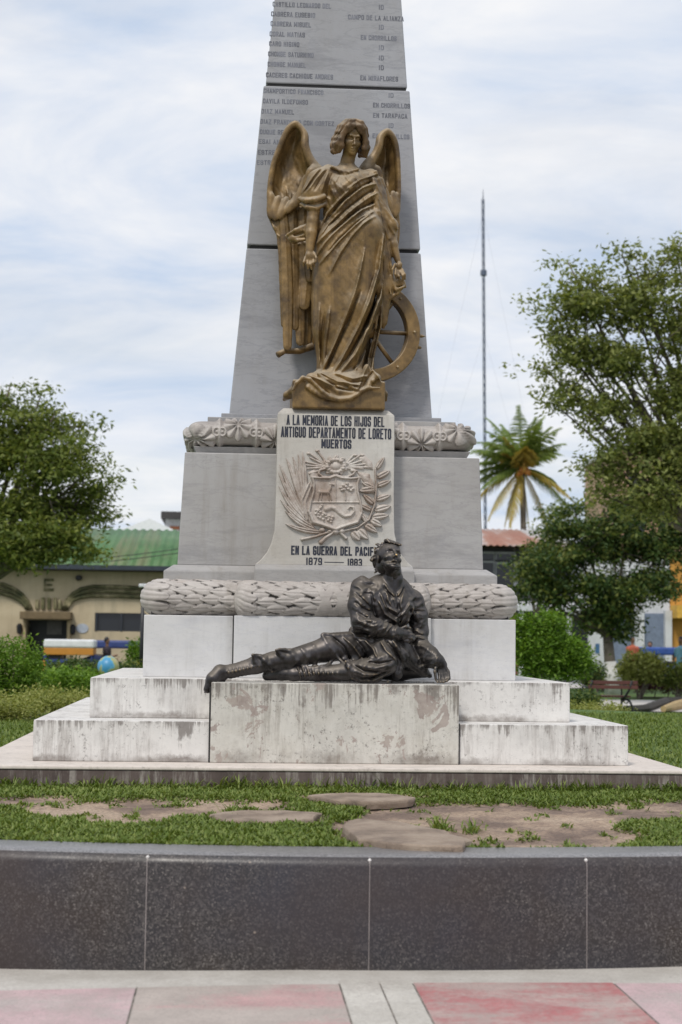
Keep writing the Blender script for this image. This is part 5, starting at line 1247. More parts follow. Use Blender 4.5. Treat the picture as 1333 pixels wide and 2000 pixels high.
for p in [[(686, 1298), (706, 1310), (740, 1312)], [(696, 1324), (720, 1324), (752, 1310)], [(712, 1292), (734, 1296), (760, 1290)]]: g.relief(BP(p), -0.02, 0.010, y1=YB-0.15)
g.chain([B(716, 1334, -0.22), B(740, 1338, -0.21), B(756, 1332, -0.20)], [0.018, 0.024, 0.014], 0.02)
# hips and belly
g.chain([B(728, 1256, 0.03), B(742, 1226, 0.06)], [0.145, 0.150], 0.05)
# trunk, leaning back on the propped arm and twisted to face us
g.chain([B(742, 1228, 0.06), B(750, 1196, 0.06), B(757, 1170, 0.06), B(761, 1152, 0.06)], [0.150, 0.165, 0.165, 0.115], 0.05, sy=0.82)
g.chain([B(708, 1160, 0.02), B(742, 1153, 0.03), B(775, 1158, 0.06), B(808, 1176, 0.08)], [0.075, 0.095, 0.095, 0.070], 0.05)
g.ell(B(728, 1180, -0.055), (0.105, 0.06, 0.10), 0.06); g.ell(B(778, 1188, -0.03), (0.10, 0.06, 0.10), 0.06)
# tunic: front seam, creases drawn toward the clutching hand
for p, a, wd in [([(770, 1150), (776, 1180), (780, 1214), (776, 1236)], -0.014, 0.006), ([(764, 1152), (770, 1182), (774, 1214)], 0.010, 0.008), ([(740, 1158), (752, 1186), (780, 1200)], 0.020, 0.010), ([(736, 1172), (750, 1200), (778, 1218)], 0.022, 0.011),
                 ([(800, 1176), (790, 1196), (772, 1208)], 0.020, 0.010), ([(808, 1186), (798, 1212), (786, 1228)], 0.020, 0.011), ([(746, 1166), (758, 1196), (782, 1210)], -0.018, 0.008), ([(796, 1188), (786, 1206), (776, 1220)], -0.016, 0.008),
                 ([(752, 1152), (756, 1172), (766, 1190)], 0.014, 0.008), ([(786, 1160), (780, 1180), (784, 1196)], 0.014, 0.008), ([(692, 1206), (710, 1226), (740, 1240)], 0.016, 0.010), ([(724, 1160), (728, 1190), (736, 1214)], -0.02, 0.010), ([(802, 1190), (804, 1220), (796, 1246)], -0.02, 0.010)]:
    g.relief(BP(p), a, wd, y1=YB+0.06, sharp=1.5)
sl_, (X, Y, Z) = g.sub((B(680, 1200)[0], g.lo[1], B(700, 1330)[2]), (B(830, 1200)[0], YB+0.10, B(700, 1150)[2]))
x = X[:, 0, 0][:, None]; z = Z[0, 0, :][None, :]
ux = x*math.cos(0.9)+z*math.sin(0.9); uz = -x*math.sin(0.9)+z*math.cos(0.9)
wr = np.abs(fbm(ux*9, uz*24, 50, 3)-0.5)*2; g.f[sl_] -= 0.55*(0.012*(1-wr)**3-0.004)[:, None, :].astype(np.float32)
for i in range(4): g.ell((lambda q: (q[0], (g.front(q[0], q[2]) or q[1])-0.002, q[2]))(B(772+2.2*i, 1160+17*i)), (0.011, 0.008, 0.011), 0.003)
# skirts of the coat: a thick flap thrown back over the far thigh, the rest trailing behind
g.chain([B(690, 1232, -0.02), B(716, 1244, -0.06), B(742, 1250, -0.09), B(770, 1246, -0.07), B(796, 1236, -0.02)], [0.032, 0.034, 0.034, 0.032, 0.03], 0.03)
for t in np.linspace(0, 1, 12):
    a = np.array([690+t*44, 1242+t*8]); b = np.array([631+t*50, 1241+t*62*t+6*math.sin(t*9)])
    g.cap(B(a[0], a[1], -0.06), B(b[0], b[1], -0.115-0.03*t), 0.034, 0.017, 0.016)
g.rope(BP([(630, 1240), (640, 1258), (658, 1282), (680, 1304)], -0.2), [0.011, 0.013, 0.013, 0.010], 0.008, 0.0)
g.rope(BP([(634, 1238), (655, 1242), (688, 1240)], -0.2), [0.012, 0.014, 0.010], 0.012, 0.2)
g.rope(BP([(588, 1300), (612, 1306), (640, 1300), (656, 1286)], -0.2), [0.008, 0.012, 0.012, 0.008], 0.012, 0.2)
for p, a, wd in [([(646, 1244), (668, 1262), (684, 1290)], -0.024, 0.012), ([(668, 1244), (688, 1262), (704, 1286)], 0.022, 0.011), ([(690, 1246), (706, 1264), (716, 1286)], -0.024, 0.010), ([(710, 1250), (724, 1266), (730, 1284)], 0.022, 0.010), ([(738, 1252), (748, 1270), (770, 1290)], 0.022, 0.011), ([(748, 1250), (766, 1272), (784, 1300)], -0.026, 0.010), ([(760, 1248), (778, 1272), (800, 1306)], 0.022, 0.012)]:
    g.relief(BP(p), a, wd, y1=YB+0.06, sharp=1.5)
g.chain([B(770, 1250, -0.02), B(782, 1282, -0.09), B(776, 1318, -0.13), B(772, 1326, -0.13)], [0.08, 0.065, 0.032, 0.016], 0.03)
g.chain([B(778, 1256, 0.0), B(800, 1290, -0.04), B(828, 1312, -0.03), B(840, 1320, -0.02)], [0.09, 0.06, 0.03, 0.018], 0.03)
g.chain([B(720, 1300, 0.05), B(780, 1306, 0.08), B(830, 1316, 0.06)], [0.10, 0.085, 0.03], 0.04)
for p in [[(772, 1262), (788, 1290), (778, 1322)], [(782, 1262), (806, 1296), (836, 1318)]]: g.rope(BP(p, -0.15), [0.012, 0.016, 0.008], 0.012, 0.2)
g.rope(BP([(776, 1270), (796, 1300), (822, 1318)], -0.12), [0.006, 0.009, 0.006], 0.012, 0.9)
# far arm bent across the body, hand pressed into the tunic
g.chain([B(706, 1150, 0.0), B(702, 1182, -0.06), B(706, 1214, -0.115)], [0.080, 0.082, 0.072], 0.02)
g.chain([B(706, 1215, -0.115), B(736, 1226, -0.17), B(766, 1236, -0.165), B(786, 1238, -0.14)], [0.072, 0.062, 0.050, 0.040], 0.02)
g.chain([B(764, 1235, -0.165), B(774, 1238, -0.165)], [0.054, 0.050], 0.01)                                   # cuff
g.ell(B(788, 1240, -0.135), (0.046, 0.034, 0.036), 0.015)
for x, y in ((800, 1233), (803, 1239), (803, 1245), (799, 1251)): g.chain([B(790, y, -0.15), B(x-2, y+1, -0.148), B(x+4, y+5, -0.115)], [0.0125, 0.012, 0.010], 0.006)
g.chain([B(784, 1228, -0.155), B(793, 1224, -0.155), B(799, 1227, -0.14)], [0.013, 0.012, 0.010], 0.006)
for p, r_ in [([(690, 1150), (706, 1164), (722, 1184)], 0.015), ([(694, 1166), (706, 1182), (724, 1192)], 0.015), ([(692, 1186), (708, 1198), (728, 1200)], 0.015), ([(714, 1200), (722, 1208), (714, 1222)], 0.015), ([(696, 1206), (704, 1214), (722, 1216)], 0.013), ([(728, 1214), (738, 1224), (736, 1240)], 0.012), ([(745, 1222), (754, 1230), (752, 1244)], 0.011), ([(690, 1214), (698, 1232), (716, 1244)], 0.014), ([(688, 1228), (700, 1240), (724, 1246)], 0.012)]:
    g.rope(BP(p, -0.2), [r_*0.5, r_, r_*0.5], 0.012, 0.35)
for p in [[(692, 1158), (706, 1173), (722, 1188)], [(692, 1176), (706, 1190), (724, 1196)], [(696, 1198), (710, 1206), (724, 1208)]]: g.rope(BP(p, -0.2), 0.001, 0.001, 0.0); g.relief(BP(p), -0.016, 0.009, y1=YB, sharp=1.5)
g.chain([B(694, 1138, 0.03), B(708, 1133, 0.0), B(722, 1138, -0.03)], [0.022, 0.028, 0.022], 0.02)              # shoulder strap
# near arm propped on the ledge
g.chain([B(806, 1172, 0.08), B(817, 1200, 0.085), B(821, 1234, 0.08), B(818, 1258, 0.05)], [0.078, 0.070, 0.062, 0.058], 0.02)
g.chain([B(818, 1260, 0.05), B(834, 1278, -0.02), B(850, 1290, -0.07)], [0.075, 0.072, 0.058], 0.02)
g.chain([B(846, 1286, -0.06), B(854, 1292, -0.09)], [0.063, 0.058], 0.008)
g.chain([B(856, 1290, -0.085), B(864, 1299, -0.10)], [0.034, 0.038], 0.012, sy=0.75)
for pts in [[(866, 1296), (876, 1312), (878, 1325), (873, 1330)], [(863, 1300), (871, 1317), (873, 1329), (867, 1332)], [(859, 1303), (865, 1318), (867, 1329), (861, 1332)], [(855, 1304), (859, 1318), (859, 1328), (855, 1332)]]:
    g.chain([B(x, y, -0.105-0.018*j) for j, (x, y) in enumerate(pts)], [0.0145, 0.013, 0.011, 0.0095], 0.005)
g.chain([B(855, 1298, -0.11), B(850, 1312, -0.14), B(852, 1328, -0.15)], [0.015, 0.0125, 0.010], 0.006)
for p, r_ in [([(806, 1188), (816, 1206), (826, 1216)], 0.012), ([(808, 1218), (818, 1232), (828, 1238)], 0.013), ([(806, 1240), (818, 1250), (830, 1248)], 0.014), ([(812, 1262), (828, 1264), (842, 1274)], 0.014), ([(822, 1292), (836, 1288), (848, 1274)], 0.012), ([(828, 1300), (842, 1300), (852, 1286)], 0.012)]:
    g.rope(BP(p, -0.1), [r_*0.5, r_, r_*0.5], 0.012, 0.35)
# collar, neck and head thrown back, looking up past us
g.chain([B(762, 1148, 0.03), B(766, 1134, 0.0), B(768, 1118, -0.03)], [0.072, 0.060, 0.060], 0.025)
# stand-up collar, open a little at the throat, and the lapel edge below it
g.chain([B(764, 1152, 0.015), B(768, 1131, -0.008)], [0.094, 0.076], 0.008)
g.chain([B(771, 1156, -0.085), B(772, 1140, -0.085), B(773, 1128, -0.085)], [0.006, 0.012, 0.018], 0.006, cut=True)
for p, a, wd in [([(750, 1140), (758, 1154), (770, 1166)], 0.016, 0.008), ([(786, 1141), (782, 1154), (774, 1166)], 0.014, 0.008), ([(747, 1146), (756, 1158), (770, 1170)], -0.016, 0.006), ([(789, 1147), (784, 1158), (776, 1168)], -0.014, 0.006)]: g.relief(BP(p), a, wd, y1=YB+0.06, sharp=1.6)
# puckered cloth on the shoulders and sleeves
for (xa, ya, xb_, yb_, th_, sd) in ((684, 1132, 736, 1250, -0.25, 61), (794, 1160, 834, 1262, 0.2, 71), (700, 1205, 778, 1252, 1.1, 81), (812, 1255, 858, 1306, 0.85, 91)):
    sl_, (X, Y, Z) = g.sub((B(xa, 1200)[0], g.lo[1], B(700, yb_)[2]), (B(xb_, 1200)[0], YB+0.25, B(700, ya)[2]))
    x = X[:, 0, 0][:, None]; z = Z[0, 0, :][None, :]; ux = x*math.cos(th_)+z*math.sin(th_); uz = -x*math.sin(th_)+z*math.cos(th_)
    wr = np.abs(fbm(ux*8, uz*22+2*fbm(x*9, z*9, sd), sd+1, 3)-0.5)*2; fx = np.clip(np.minimum(np.arange(x.shape[0]), np.arange(x.shape[0])[::-1])/6.0, 0, 1)[:, None]; fz = np.clip(np.minimum(np.arange(z.shape[1]), np.arange(z.shape[1])[::-1])/6.0, 0, 1)[None, :]
    g.f[sl_] -= ((0.017*(1-wr)**3-0.005)*fx*fz)[:, None, :].astype(np.float32)
g.chain([B(694, 1142, -0.01), B(712, 1136, -0.03), B(738, 1142, -0.03)], [0.020, 0.024, 0.018], 0.010, sy=0.8); g.chain([B(796, 1158, 0.0), B(808, 1166, 0.02), B(816, 1178, 0.03)], [0.018, 0.022, 0.016], 0.010)
hc2 = np.array(B(762, 1090, -0.05)); tl2 = Matrix.Rotation(R(11), 3, 'Y')@Matrix.Rotation(R(14), 3, 'Z')@Matrix.Rotation(R(-31), 3, 'X')
def K(x, y, z): v = tl2@Vector((x, y, z))*1.04; return (hc2[0]+v.x, hc2[1]+v.y, hc2[2]+v.z)
gh = Field((hc2[0]-0.15, hc2[1]-0.18, hc2[2]-0.24), (hc2[0]+0.15, hc2[1]+0.20, hc2[2]+0.17), 0.003)
face(gh, K, 1.0, 1.0, 0.008)
gh.chain([K(-0.060, -0.010, -0.060), K(-0.035, -0.055, -0.098), K(0.035, -0.055, -0.098), K(0.060, -0.010, -0.060)], [0.013]*4, 0.02)
for s_ in (-1, 1): gh.ell(K(0.080*s_, 0.025, -0.015), (0.010, 0.024, 0.032), 0.006)
gh.chain([B(764, 1140, 0.02), B(766, 1134, 0.0), B(768, 1118, -0.03), B(766, 1104, -0.03)], [0.062, 0.058, 0.058, 0.055], 0.02)
build_pair('body', [g, gh], M_dark, sol)
h2 = Field((hc2[0]-0.18, hc2[1]-0.19, hc2[2]-0.17), (hc2[0]+0.18, hc2[1]+0.21, hc2[2]+0.19), 0.0045)
r2 = np.random.default_rng(9)
h2.ell(K(0, 0.038, 0.040), (0.090, 0.108, 0.092), 0.01); h2.ell(K(0, 0.07, -0.03), (0.078, 0.07, 0.06), 0.03)
for i in range(150):
    th = r2.uniform(0, 2*math.pi); ph = r2.uniform(0.0, 2.15); v = Vector((math.sin(ph)*math.cos(th), math.sin(ph)*math.sin(th), math.cos(ph)))
    if (v.y < -0.25 and v.z < 0.70) or (v.z < 0.0 and v.y < 0.25): continue
    p = Vector((v.x*0.090, 0.038+v.y*0.108, 0.040+v.z*0.092)); d_ = Vector((v.x*0.2+r2.uniform(-1, 1), 0.4+r2.uniform(-1, 1), -0.6*(1-v.z)+r2.uniform(-0.6, 0.4)))*0.022
    h2.chain([K(*p), K(*(p+d_*0.8+v*0.005)), K(*(p+d_*1.6-v*0.003))], [0.010, 0.011, 0.007], 0.004)
h2.ell(K(0, -0.120, -0.03), (0.070, 0.090, 0.098), 0.01, cut=True)
for j in range(6): h2.chain([K(-0.05+0.018*j, -0.035, 0.112), K(-0.045+0.018*j, -0.065, 0.098-0.003*j), K(-0.034+0.018*j, -0.078, 0.074+0.004*(j % 2))], [0.012, 0.012, 0.006], 0.005)
h2.build('hair', M_dark, sol)
k = flat('rubbed_gold_nose', (0.55, 0.38, 0.17), 0.35, 0.8, 0.1)
MB().ball(K(0.001, -0.1135, -0.042), 0.0095, 10, 8).build('rubbed_nose', k, sol, smooth=True)
# ------------------------------------------------------------------ beyond the monument: lawns, trees, street and houses
GZ0 = FARG-0.06
def leaves(centers, spread, n_per, lsize, seed, droop=0.4, aspect=0.5):
    """leaf-sized rhombs scattered round twig tips"""
    r = np.random.default_rng(seed); C = np.repeat(np.asarray(centers), n_per, 0); n = len(C)
    P = C+r.normal(0, 1, (n, 3))*np.asarray(spread); d = r.normal(0, 1, (n, 3)); d[:, 2] = d[:, 2]*0.6-droop; d /= np.linalg.norm(d, axis=1)[:, None]
    s_ = r.normal(0, 1, (n, 3)); s_ -= (s_*d).sum(1)[:, None]*d; s_ /= np.linalg.norm(s_, axis=1)[:, None]; s_[:, 2] *= 0.6
    L = (lsize*r.uniform(0.6, 1.4, n))[:, None]
    V = np.stack([P, P+d*L*0.45+s_*L*aspect*0.5, P+d*L, P+d*L*0.45-s_*L*aspect*0.5], 1).reshape(-1, 3)
    return V, np.arange(n*4).reshape(-1, 4)
def crown_pts(blobs, Y, seed, shell=0.55, clump=0.0):
    """twig tips through the volume of the crown's lobes, gathered in layered clumps; blobs (px, py, depth offset m, rx px, rz px, twigs)"""
    r = np.random.default_rng(seed); out = []
    for px, py, dy, rx, rz, n in blobs:
        c = np.array(PX(px, py, Y+dy)); u = (Y+dy)/F_PX; k_ = 6 if clump else 1; nc = max(1, n//k_)
        v = r.normal(0, 1, (nc, 3)); v /= np.linalg.norm(v, axis=1)[:, None]
        rad = (shell+(1-shell)*r.uniform(0, 1, nc))*np.where(r.uniform(0, 1, nc) < 0.12, 1.18, 1.0)*r.uniform(0, 1, nc)**0.16
        q = c+v*rad[:, None]*np.array([rx*u, min(rx, rz*1.2)*u*0.9, rz*u])
        if clump: q = np.repeat(q, k_, 0); q = q+r.normal(0, 1, q.shape)*np.array([clump, clump, clump*0.38])
        out.append(q)
    return np.vstack(out)
M_bark = flat('grey_brown_bark', (0.13, 0.11, 0.085), 0.9, var=0.4, scale=4, bump=0.6)
M_lime = flat('whitewashed_bark', (0.58, 0.57, 0.54), 0.85, var=0.2, scale=5, bump=0.4)
LM = {'olive': leaf_mat('olive_foliage', (0.070, 0.105, 0.020), (0.155, 0.205, 0.045), (0.32, 0.35, 0.09), 0.4),
      'light': leaf_mat('light_olive_foliage', (0.10, 0.13, 0.032), (0.21, 0.25, 0.075), (0.38, 0.40, 0.14), 0.42),
      'dark': leaf_mat('deep_green_foliage', (0.028, 0.058, 0.017), (0.070, 0.125, 0.034), (0.22, 0.24, 0.055), 0.3),
      'bright': leaf_mat('bright_green_foliage', (0.065, 0.130, 0.012), (0.14, 0.265, 0.028), (0.27, 0.41, 0.065), 0.4),
      'yellow': leaf_mat('yellow_green_foliage', (0.15, 0.18, 0.035), (0.27, 0.30, 0.07), (0.40, 0.40, 0.14), 0.3),
      'red': leaf_mat('dark_red_foliage', (0.05, 0.014, 0.018), (0.10, 0.025, 0.03), (0.15, 0.06, 0.05), 0.2)}
def tree(name, label, blobs, Y, base, trunk_r, mat, lsize, n_per, seed, group=None, spread=0.14, limewash=None, cat='tree', shell=0.45, bark=None, droop=0.4):
    bp = Vector(base); t = thing(name, label, cat, bp, group)
    pts = crown_pts(blobs, Y, seed, shell, 0.25)
    V, Fq = leaves(pts, (spread*0.85, spread*0.85, spread*0.5), n_per, lsize, seed+1, droop); link('crown', V, Fq, mat, t)
    r = random.Random(seed); m = MB(); cs = [np.array(PX(b[0], b[1], Y+b[2])) for b in blobs]
    top = np.mean(cs, 0); fork = Vector((bp.x*0.75+top[0]*0.25, bp.y*0.8+top[1]*0.2, bp.z+(top[2]-bp.z)*0.45))
    if fork.z > bp.z+0.3:
        m.tube([bp, bp.lerp(fork, 0.5)+Vector((r.uniform(-.1, .1), 0, 0))*trunk_r*(0 if limewash else 3), fork], [trunk_r*1.25, trunk_r*0.95, trunk_r*0.8], 10)
    for c in cs:
        c = Vector(c); mid = fork.lerp(c, 0.5)+Vector((r.uniform(-.3, .3), r.uniform(-.3, .3), r.uniform(-.1, .5)))*trunk_r*2.5
        m.tube([fork, mid, c], [trunk_r*0.5, trunk_r*0.24, trunk_r*0.07], 7)
        for k_ in range(5):
            e = pts[r.randrange(len(pts))]; e = Vector(e)
            if (e-c).length < 2.2: m.tube([mid.lerp(c, r.uniform(0.2, 1)), mid.lerp(c, 0.8).lerp(e, 0.5)+Vector((0, 0, 0.1)), e], [trunk_r*0.10, trunk_r*0.07, trunk_r*0.03], 5)
    m.build('trunk', bark or M_bark, t, smooth=True)
    if limewash:
        lm = MB(); f_ = bp.lerp(fork, 0.5); lm.tube([bp-Vector((0, 0, 0.02)), bp.lerp(f_, limewash)], [trunk_r*1.32, trunk_r*1.05], 12); lm.build('whitewash', M_lime, t, smooth=True)
    return t
def shrub(name, label, blobs, Y, mat, lsize, n_per, seed, cat='shrub', group=None, spread=0.06, shell=0.75):
    c = PX(blobs[0][0], blobs[0][1], Y); t = thing(name, label, cat, (c.x, Y, GZ0 if Y > 25 else c.z-0.4), group)
    pts = crown_pts(blobs, Y, seed, shell); V, Fq = leaves(pts, (spread,)*3, n_per, lsize, seed+1, -0.25); link('foliage', V, Fq, mat, t)
    m = MB(); r = random.Random(seed); b0 = Vector((c.x, Y, ROOT[t.name].z))
    for i in range(9):
        e = Vector(pts[r.randrange(len(pts))]); m.tube([b0+Vector((r.uniform(-.1, .1), r.uniform(-.1, .1), 0)), b0.lerp(e, 0.5)+Vector((0, 0, 0.1)), e], [0.025, 0.016, 0.005], 5)
    m.build('stem', M_bark, t); return t

# trees
gp = lambda px, Y: PX(px, 1300, Y).x
tree('shade_tree', 'broad olive green tree in front of the green roofed hall', [(20, 880, 0, 105, 90, 300), (95, 900, -1, 80, 70, 190), (40, 1000, -0.5, 100, 70, 260), (140, 985, 0.5, 65, 60, 140), (-60, 900, 0, 110, 150, 220), (70, 830, 0.5, 55, 50, 90), (110, 1040, -1, 62, 48, 130), (0, 800, 0, 42, 48, 60), (155, 880, 0, 34, 40, 32), (0, 1060, -1, 70, 42, 130), (176, 960, 0, 34, 44, 34), (80, 775, 0, 26, 18, 10), (112, 800, 0, 24, 18, 10), (20, 752, 0, 20, 12, 8),
      (160, 840, 0, 16, 14, 6), (190, 905, 0, 16, 16, 7), (214, 945, 0, 16, 16, 12), (196, 1005, 0, 18, 16, 12), (186, 1000, 0, 18, 18, 8), (60, 1085, -1, 50, 22, 50), (150, 1075, -1, 30, 26, 30), (160, 830, 0, 26, 26, 14)],
     44, (gp(-110, 44), 44, GZ0), 0.26, LM['olive'], 0.14, 21, 101, group=None, spread=0.20, shell=0.15)
tree('shade_tree', 'tall airy tree with light olive leaves towering over the coconut palm', [(1142, 605, 0, 72, 60, 105), (1240, 590, 0, 95, 70, 150), (1340, 640, 0, 90, 110, 170), (1122, 690, 0, 60, 52, 85), (1215, 690, 0, 85, 66, 130), (1320, 760, 0, 85, 85, 160), (1112, 765, 0, 46, 40, 40), (1180, 790, 0, 65, 42, 75), (1260, 850, 0, 78, 66, 140), (1205, 905, 0, 50, 44, 50), (1330, 900, 0, 80, 80, 140), (1150, 535, 0, 40, 28, 26), (1240, 520, 0, 26, 28, 16), (1325, 505, 0, 34, 30, 24), (1175, 965, 0, 40, 30, 28), (1270, 960, 0, 70, 60, 100),
      (1074, 585, 0, 24, 16, 12), (1076, 640, 0, 18, 24, 12), (1060, 716, 0, 18, 16, 12), (1110, 512, 0, 18, 12, 7), (1215, 497, 0, 10, 14, 6), (1328, 478, 0, 10, 14, 6), (1150, 850, 0, 22, 16, 9), (1165, 900, 0, 22, 24, 12), (1096, 800, 0, 18, 16, 8), (1285, 545, 0, 40, 26, 24)],
     40, (gp(1500, 40), 40.5, GZ0), 0.24, LM['light'], 0.145, 21, 202, spread=0.21, shell=0.15)
tree('street_tree', 'low dense dark green tree with whitewashed foot behind the bench', [(1200, 1050, 0, 85, 65, 240), (1110, 1085, 0, 70, 58, 160), (1290, 1080, 0, 70, 80, 190), (1058, 1130, 0, 50, 46, 80), (1180, 1150, -0.6, 76, 62, 180), (1260, 1150, 0, 70, 56, 160), (1098, 1025, 0, 46, 38, 60), (1330, 1040, 0, 55, 60, 110), (1230, 1000, 0, 55, 36, 80), (1080, 1170, 0, 36, 36, 50), (1200, 1208, 0, 62, 34, 120), (1035, 1150, 0, 28, 34, 26), (1025, 1100, 0, 22, 20, 10), (1120, 990, 0, 24, 18, 12), (1150, 1205, 0, 30, 26, 40)],
     50, (gp(1197, 50), 50, GZ0), 0.19, LM['dark'], 0.155, 22, 303, spread=0.2, limewash=1.12, shell=0.3)
tree('street_tree', 'slender dark tree standing left of the whitewashed street tree', [(1090, 1010, 0, 46, 40, 60), (1060, 1070, 0, 50, 50, 80), (1040, 1110, 0, 40, 40, 60)], 57, (gp(1042, 57), 57, GZ0), 0.14, LM['olive'], 0.16, 16, 311, spread=0.2, shell=0.3)
# coconut palm
def palm():
    Y = 88.0; c = PX(1020, 915, Y); b = Vector((gp(1024, Y), Y, GZ0))
    t = thing('coconut_palm', 'coconut palm with yellowing lower fronds beside the radio mast', 'palm', b)
    MB().tube([b, b.lerp(c, 0.5)+Vector((0.08, 0, 0)), c], [0.24, 0.17, 0.15], 10).build('trunk', M_bark, t, smooth=True)
    r = random.Random(5); gm = leaf_mat('palm_green', (0.10, 0.155, 0.036), (0.21, 0.30, 0.075), (0.36, 0.42, 0.14), 0.45); ym = leaf_mat('palm_yellow', (0.32, 0.23, 0.035), (0.50, 0.38, 0.08), (0.34, 0.34, 0.09), 0.3)
    spec = [(70, 1.5, 1, 9), (95, 1.7, 1, 9), (118, 1.5, 1, 9), (-78, 2.9, 1, -0.9), (-52, 3.0, 1, -0.5), (-115, 2.6, 1, -1.3), (-20, 2.9, 0, 0.0), (12, 2.7, 0, 0.1), (38, 2.9, 0, 0.3), (60, 2.8, 0, 0.7), (78, 2.9, 0, 0.9), (92, 2.9, 0, 1.0), (108, 2.8, 0, 0.9), (128, 2.9, 0, 0.6), (150, 2.8, 0, 0.3), (172, 2.8, 0, 0.1), (196, 2.9, 1, -0.1), (222, 2.9, 1, -0.5), (248, 2.7, 1, -0.9), (100, 2.2, 0, 1), (70, 2.3, 0, 1), (-8, 2.8, 1, -0.3), (186, 2.6, 0, -0.3), (48, 2.3, 0, 0.5), (135, 2.4, 0, 0.5)]
    for a, L, yl, _ in spec+[(a_+11, L_*0.92, y_, 0) for a_, L_, y_, q_ in spec if a_ > 20 and a_ < 170]:
        L = L*1.3
        az = r.uniform(-0.75, 0.75) if _ != 9 else -1.25; a = R(a+r.uniform(-5, 5)); dirv = Vector((math.cos(a)*math.cos(az), math.sin(az)*0.9, math.sin(a)))
        p = Vector(c); v = dirv.normalized(); pts = [p.copy()]
        for i in range(12): v = (v+Vector((0, 0, -0.055-0.004*i))).normalized(); p = p+v*L/12; pts.append(p.copy())
        m = MB(); m.tube(pts, [0.035*(1-i/13) for i in range(13)], 5)
        for i in range(1, 12):
            for k_ in range(4):
                q = pts[i].lerp(pts[i+1], k_/4); tv = (pts[i+1]-pts[i]).normalized(); sd_ = tv.cross(Vector((0, 0, 1))).normalized(); ll = 0.75*math.sin(math.pi*min(0.96, (i+k_/4)/12.5+0.12))+0.1
                for s_ in (-1, 1):
                    dv = (sd_*s_*0.8+tv*0.6+Vector((0, 0, -0.45+r.uniform(-.2, .2)))).normalized(); e = q+dv*ll+Vector((0, 0, -0.18*ll)); wv = tv*0.035
                    m.add([q-wv, q+wv, q+dv*ll*0.55+wv*0.9, e, q+dv*ll*0.55-wv*0.9], [[0, 1, 2, 3, 4]])
        m.build('frond', ym if yl else gm, t)
    m = MB(); MB().ball(c+Vector((0, -0.3, 0.1)), 0.20, 12, 8, 1.9).build('flower_sheath', flat('ochre_sheath', (0.42, 0.25, 0.05), 0.8, var=0.4, scale=9), t, smooth=True)
    for i in range(7):
        a = i*0.9; MB().ball(c+Vector((0.33*math.cos(a), -0.25+0.1*math.sin(a), -0.25+0.18*math.sin(a*1.7))), 0.15, 8, 6, 1.2).build('coconut', flat('coconut_husk', (0.40, 0.17, 0.03), 0.7) if i == 0 else bpy.data.materials['coconut_husk'], t, smooth=True)
palm()
# radio mast, three-legged lattice with guys
def mast():
    Y = 150.0; b = PX(952, 1036, Y); tp = PX(944, 388, Y); t = thing('radio_mast', 'thin guyed lattice radio mast rising behind the roofs', 'radio mast', (b.x, Y, GZ0)); b = Vector((b.x, Y, GZ0))
    mm = flat('galvanised_steel', (0.09, 0.11, 0.16), 0.5, 0.2); m = MB(); H_ = tp.z-b.z; N = 52; tp = Vector((tp.x, Y, tp.z))
    cn = lambda z, k_: b.lerp(tp, z)+Vector((0.125*math.cos(k_*2.094+0.5), 0.125*math.sin(k_*2.094+0.5), 0))
    for k_ in range(3): m.bar(cn(0, k_), cn(1, k_), 0.034, 5)
    for i in range(N):
        for k_ in range(3):
            m.bar(cn(i/N, k_), cn(i/N, (k_+1) % 3), 0.022, 4); m.bar(cn(i/N, k_), cn((i+1)/N, (k_+1) % 3), 0.02, 4)
    m.build('lattice', mm, t)
    MB().tube([tp, tp+Vector((0, 0, 0.9))], [0.05, 0.02], 6).build('antenna', mm, t); z = b.lerp(tp, 0.835)
    MB().tube([z+Vector((0, 0, -0.25)), z+Vector((0, 0, 0.25))], [0.3, 0.3], 8).build('beacon_box', mm, t)
    for s_ in (-1, 1):
        for fz in (0.4, 0.7, 0.97): MB().bar(b.lerp(tp, fz), Vector((b.x+s_*9, Y+4, GZ0)), 0.004, 4).build('guy_wire', mm, t)
mast()

# ---------------------------------------------------------------- left: the hall with the green tin roof
k = NM('ochre_plaster', 0.85)
c = k.ramp(k.noise(0.5, 7, 0.7), [(0.3, (0.42, 0.34, 0.22)), (0.55, (0.55, 0.46, 0.31)), (0.75, (0.60, 0.52, 0.37))])
c = k.mix(k.math('MULTIPLY', k.ramp(k.noise(1.0, 6, 0.7, k.map(scale=(2.5, 2.5, 0.25))), [(0.5, 0.0), (0.7, 0.7)]), 0.6), c, (0.22, 0.19, 0.13)); k.col(c); M_och = k.m
k = NM('mossy_moulding', 0.9); k.col(k.ramp(k.noise(2.2, 7, 0.75), [(0.36, (0.045, 0.052, 0.022)), (0.5, (0.115, 0.11, 0.05)), (0.66, (0.36, 0.31, 0.19))])); M_moss = k.m
k = NM('faded_green_tin', 0.55, 0.1)
c = k.ramp(k.noise(0.45, 7, 0.7), [(0.3, (0.040, 0.115, 0.036)), (0.5, (0.075, 0.175, 0.060)), (0.7, (0.15, 0.225, 0.105))])
c = k.mix(k.ramp(k.noise(1.0, 5, 0.7, k.map(scale=(1.4, 0.12, 0.12))), [(0.48, 0.0), (0.66, 0.55)]), c, (0.19, 0.155, 0.09))
xx = k.math('FRACT', k.math('MULTIPLY', k.sep()[0], 0.55)); c = k.mix(k.ramp(xx, [(0.0, 0.5), (0.05, 0.0), (0.95, 0.0), (1.0, 0.5)]), c, (0.06, 0.11, 0.05)); k.col(c); M_tin = k.m
M_drk = flat('dark_interior', (0.012, 0.012, 0.015), 0.4); M_wood = flat('dark_wood_trim', (0.06, 0.045, 0.03), 0.7); M_glass = NM('dark_window_glass', 0.08); M_glass.col((0.015, 0.017, 0.022)); M_glass = M_glass.m
YH = 60.0
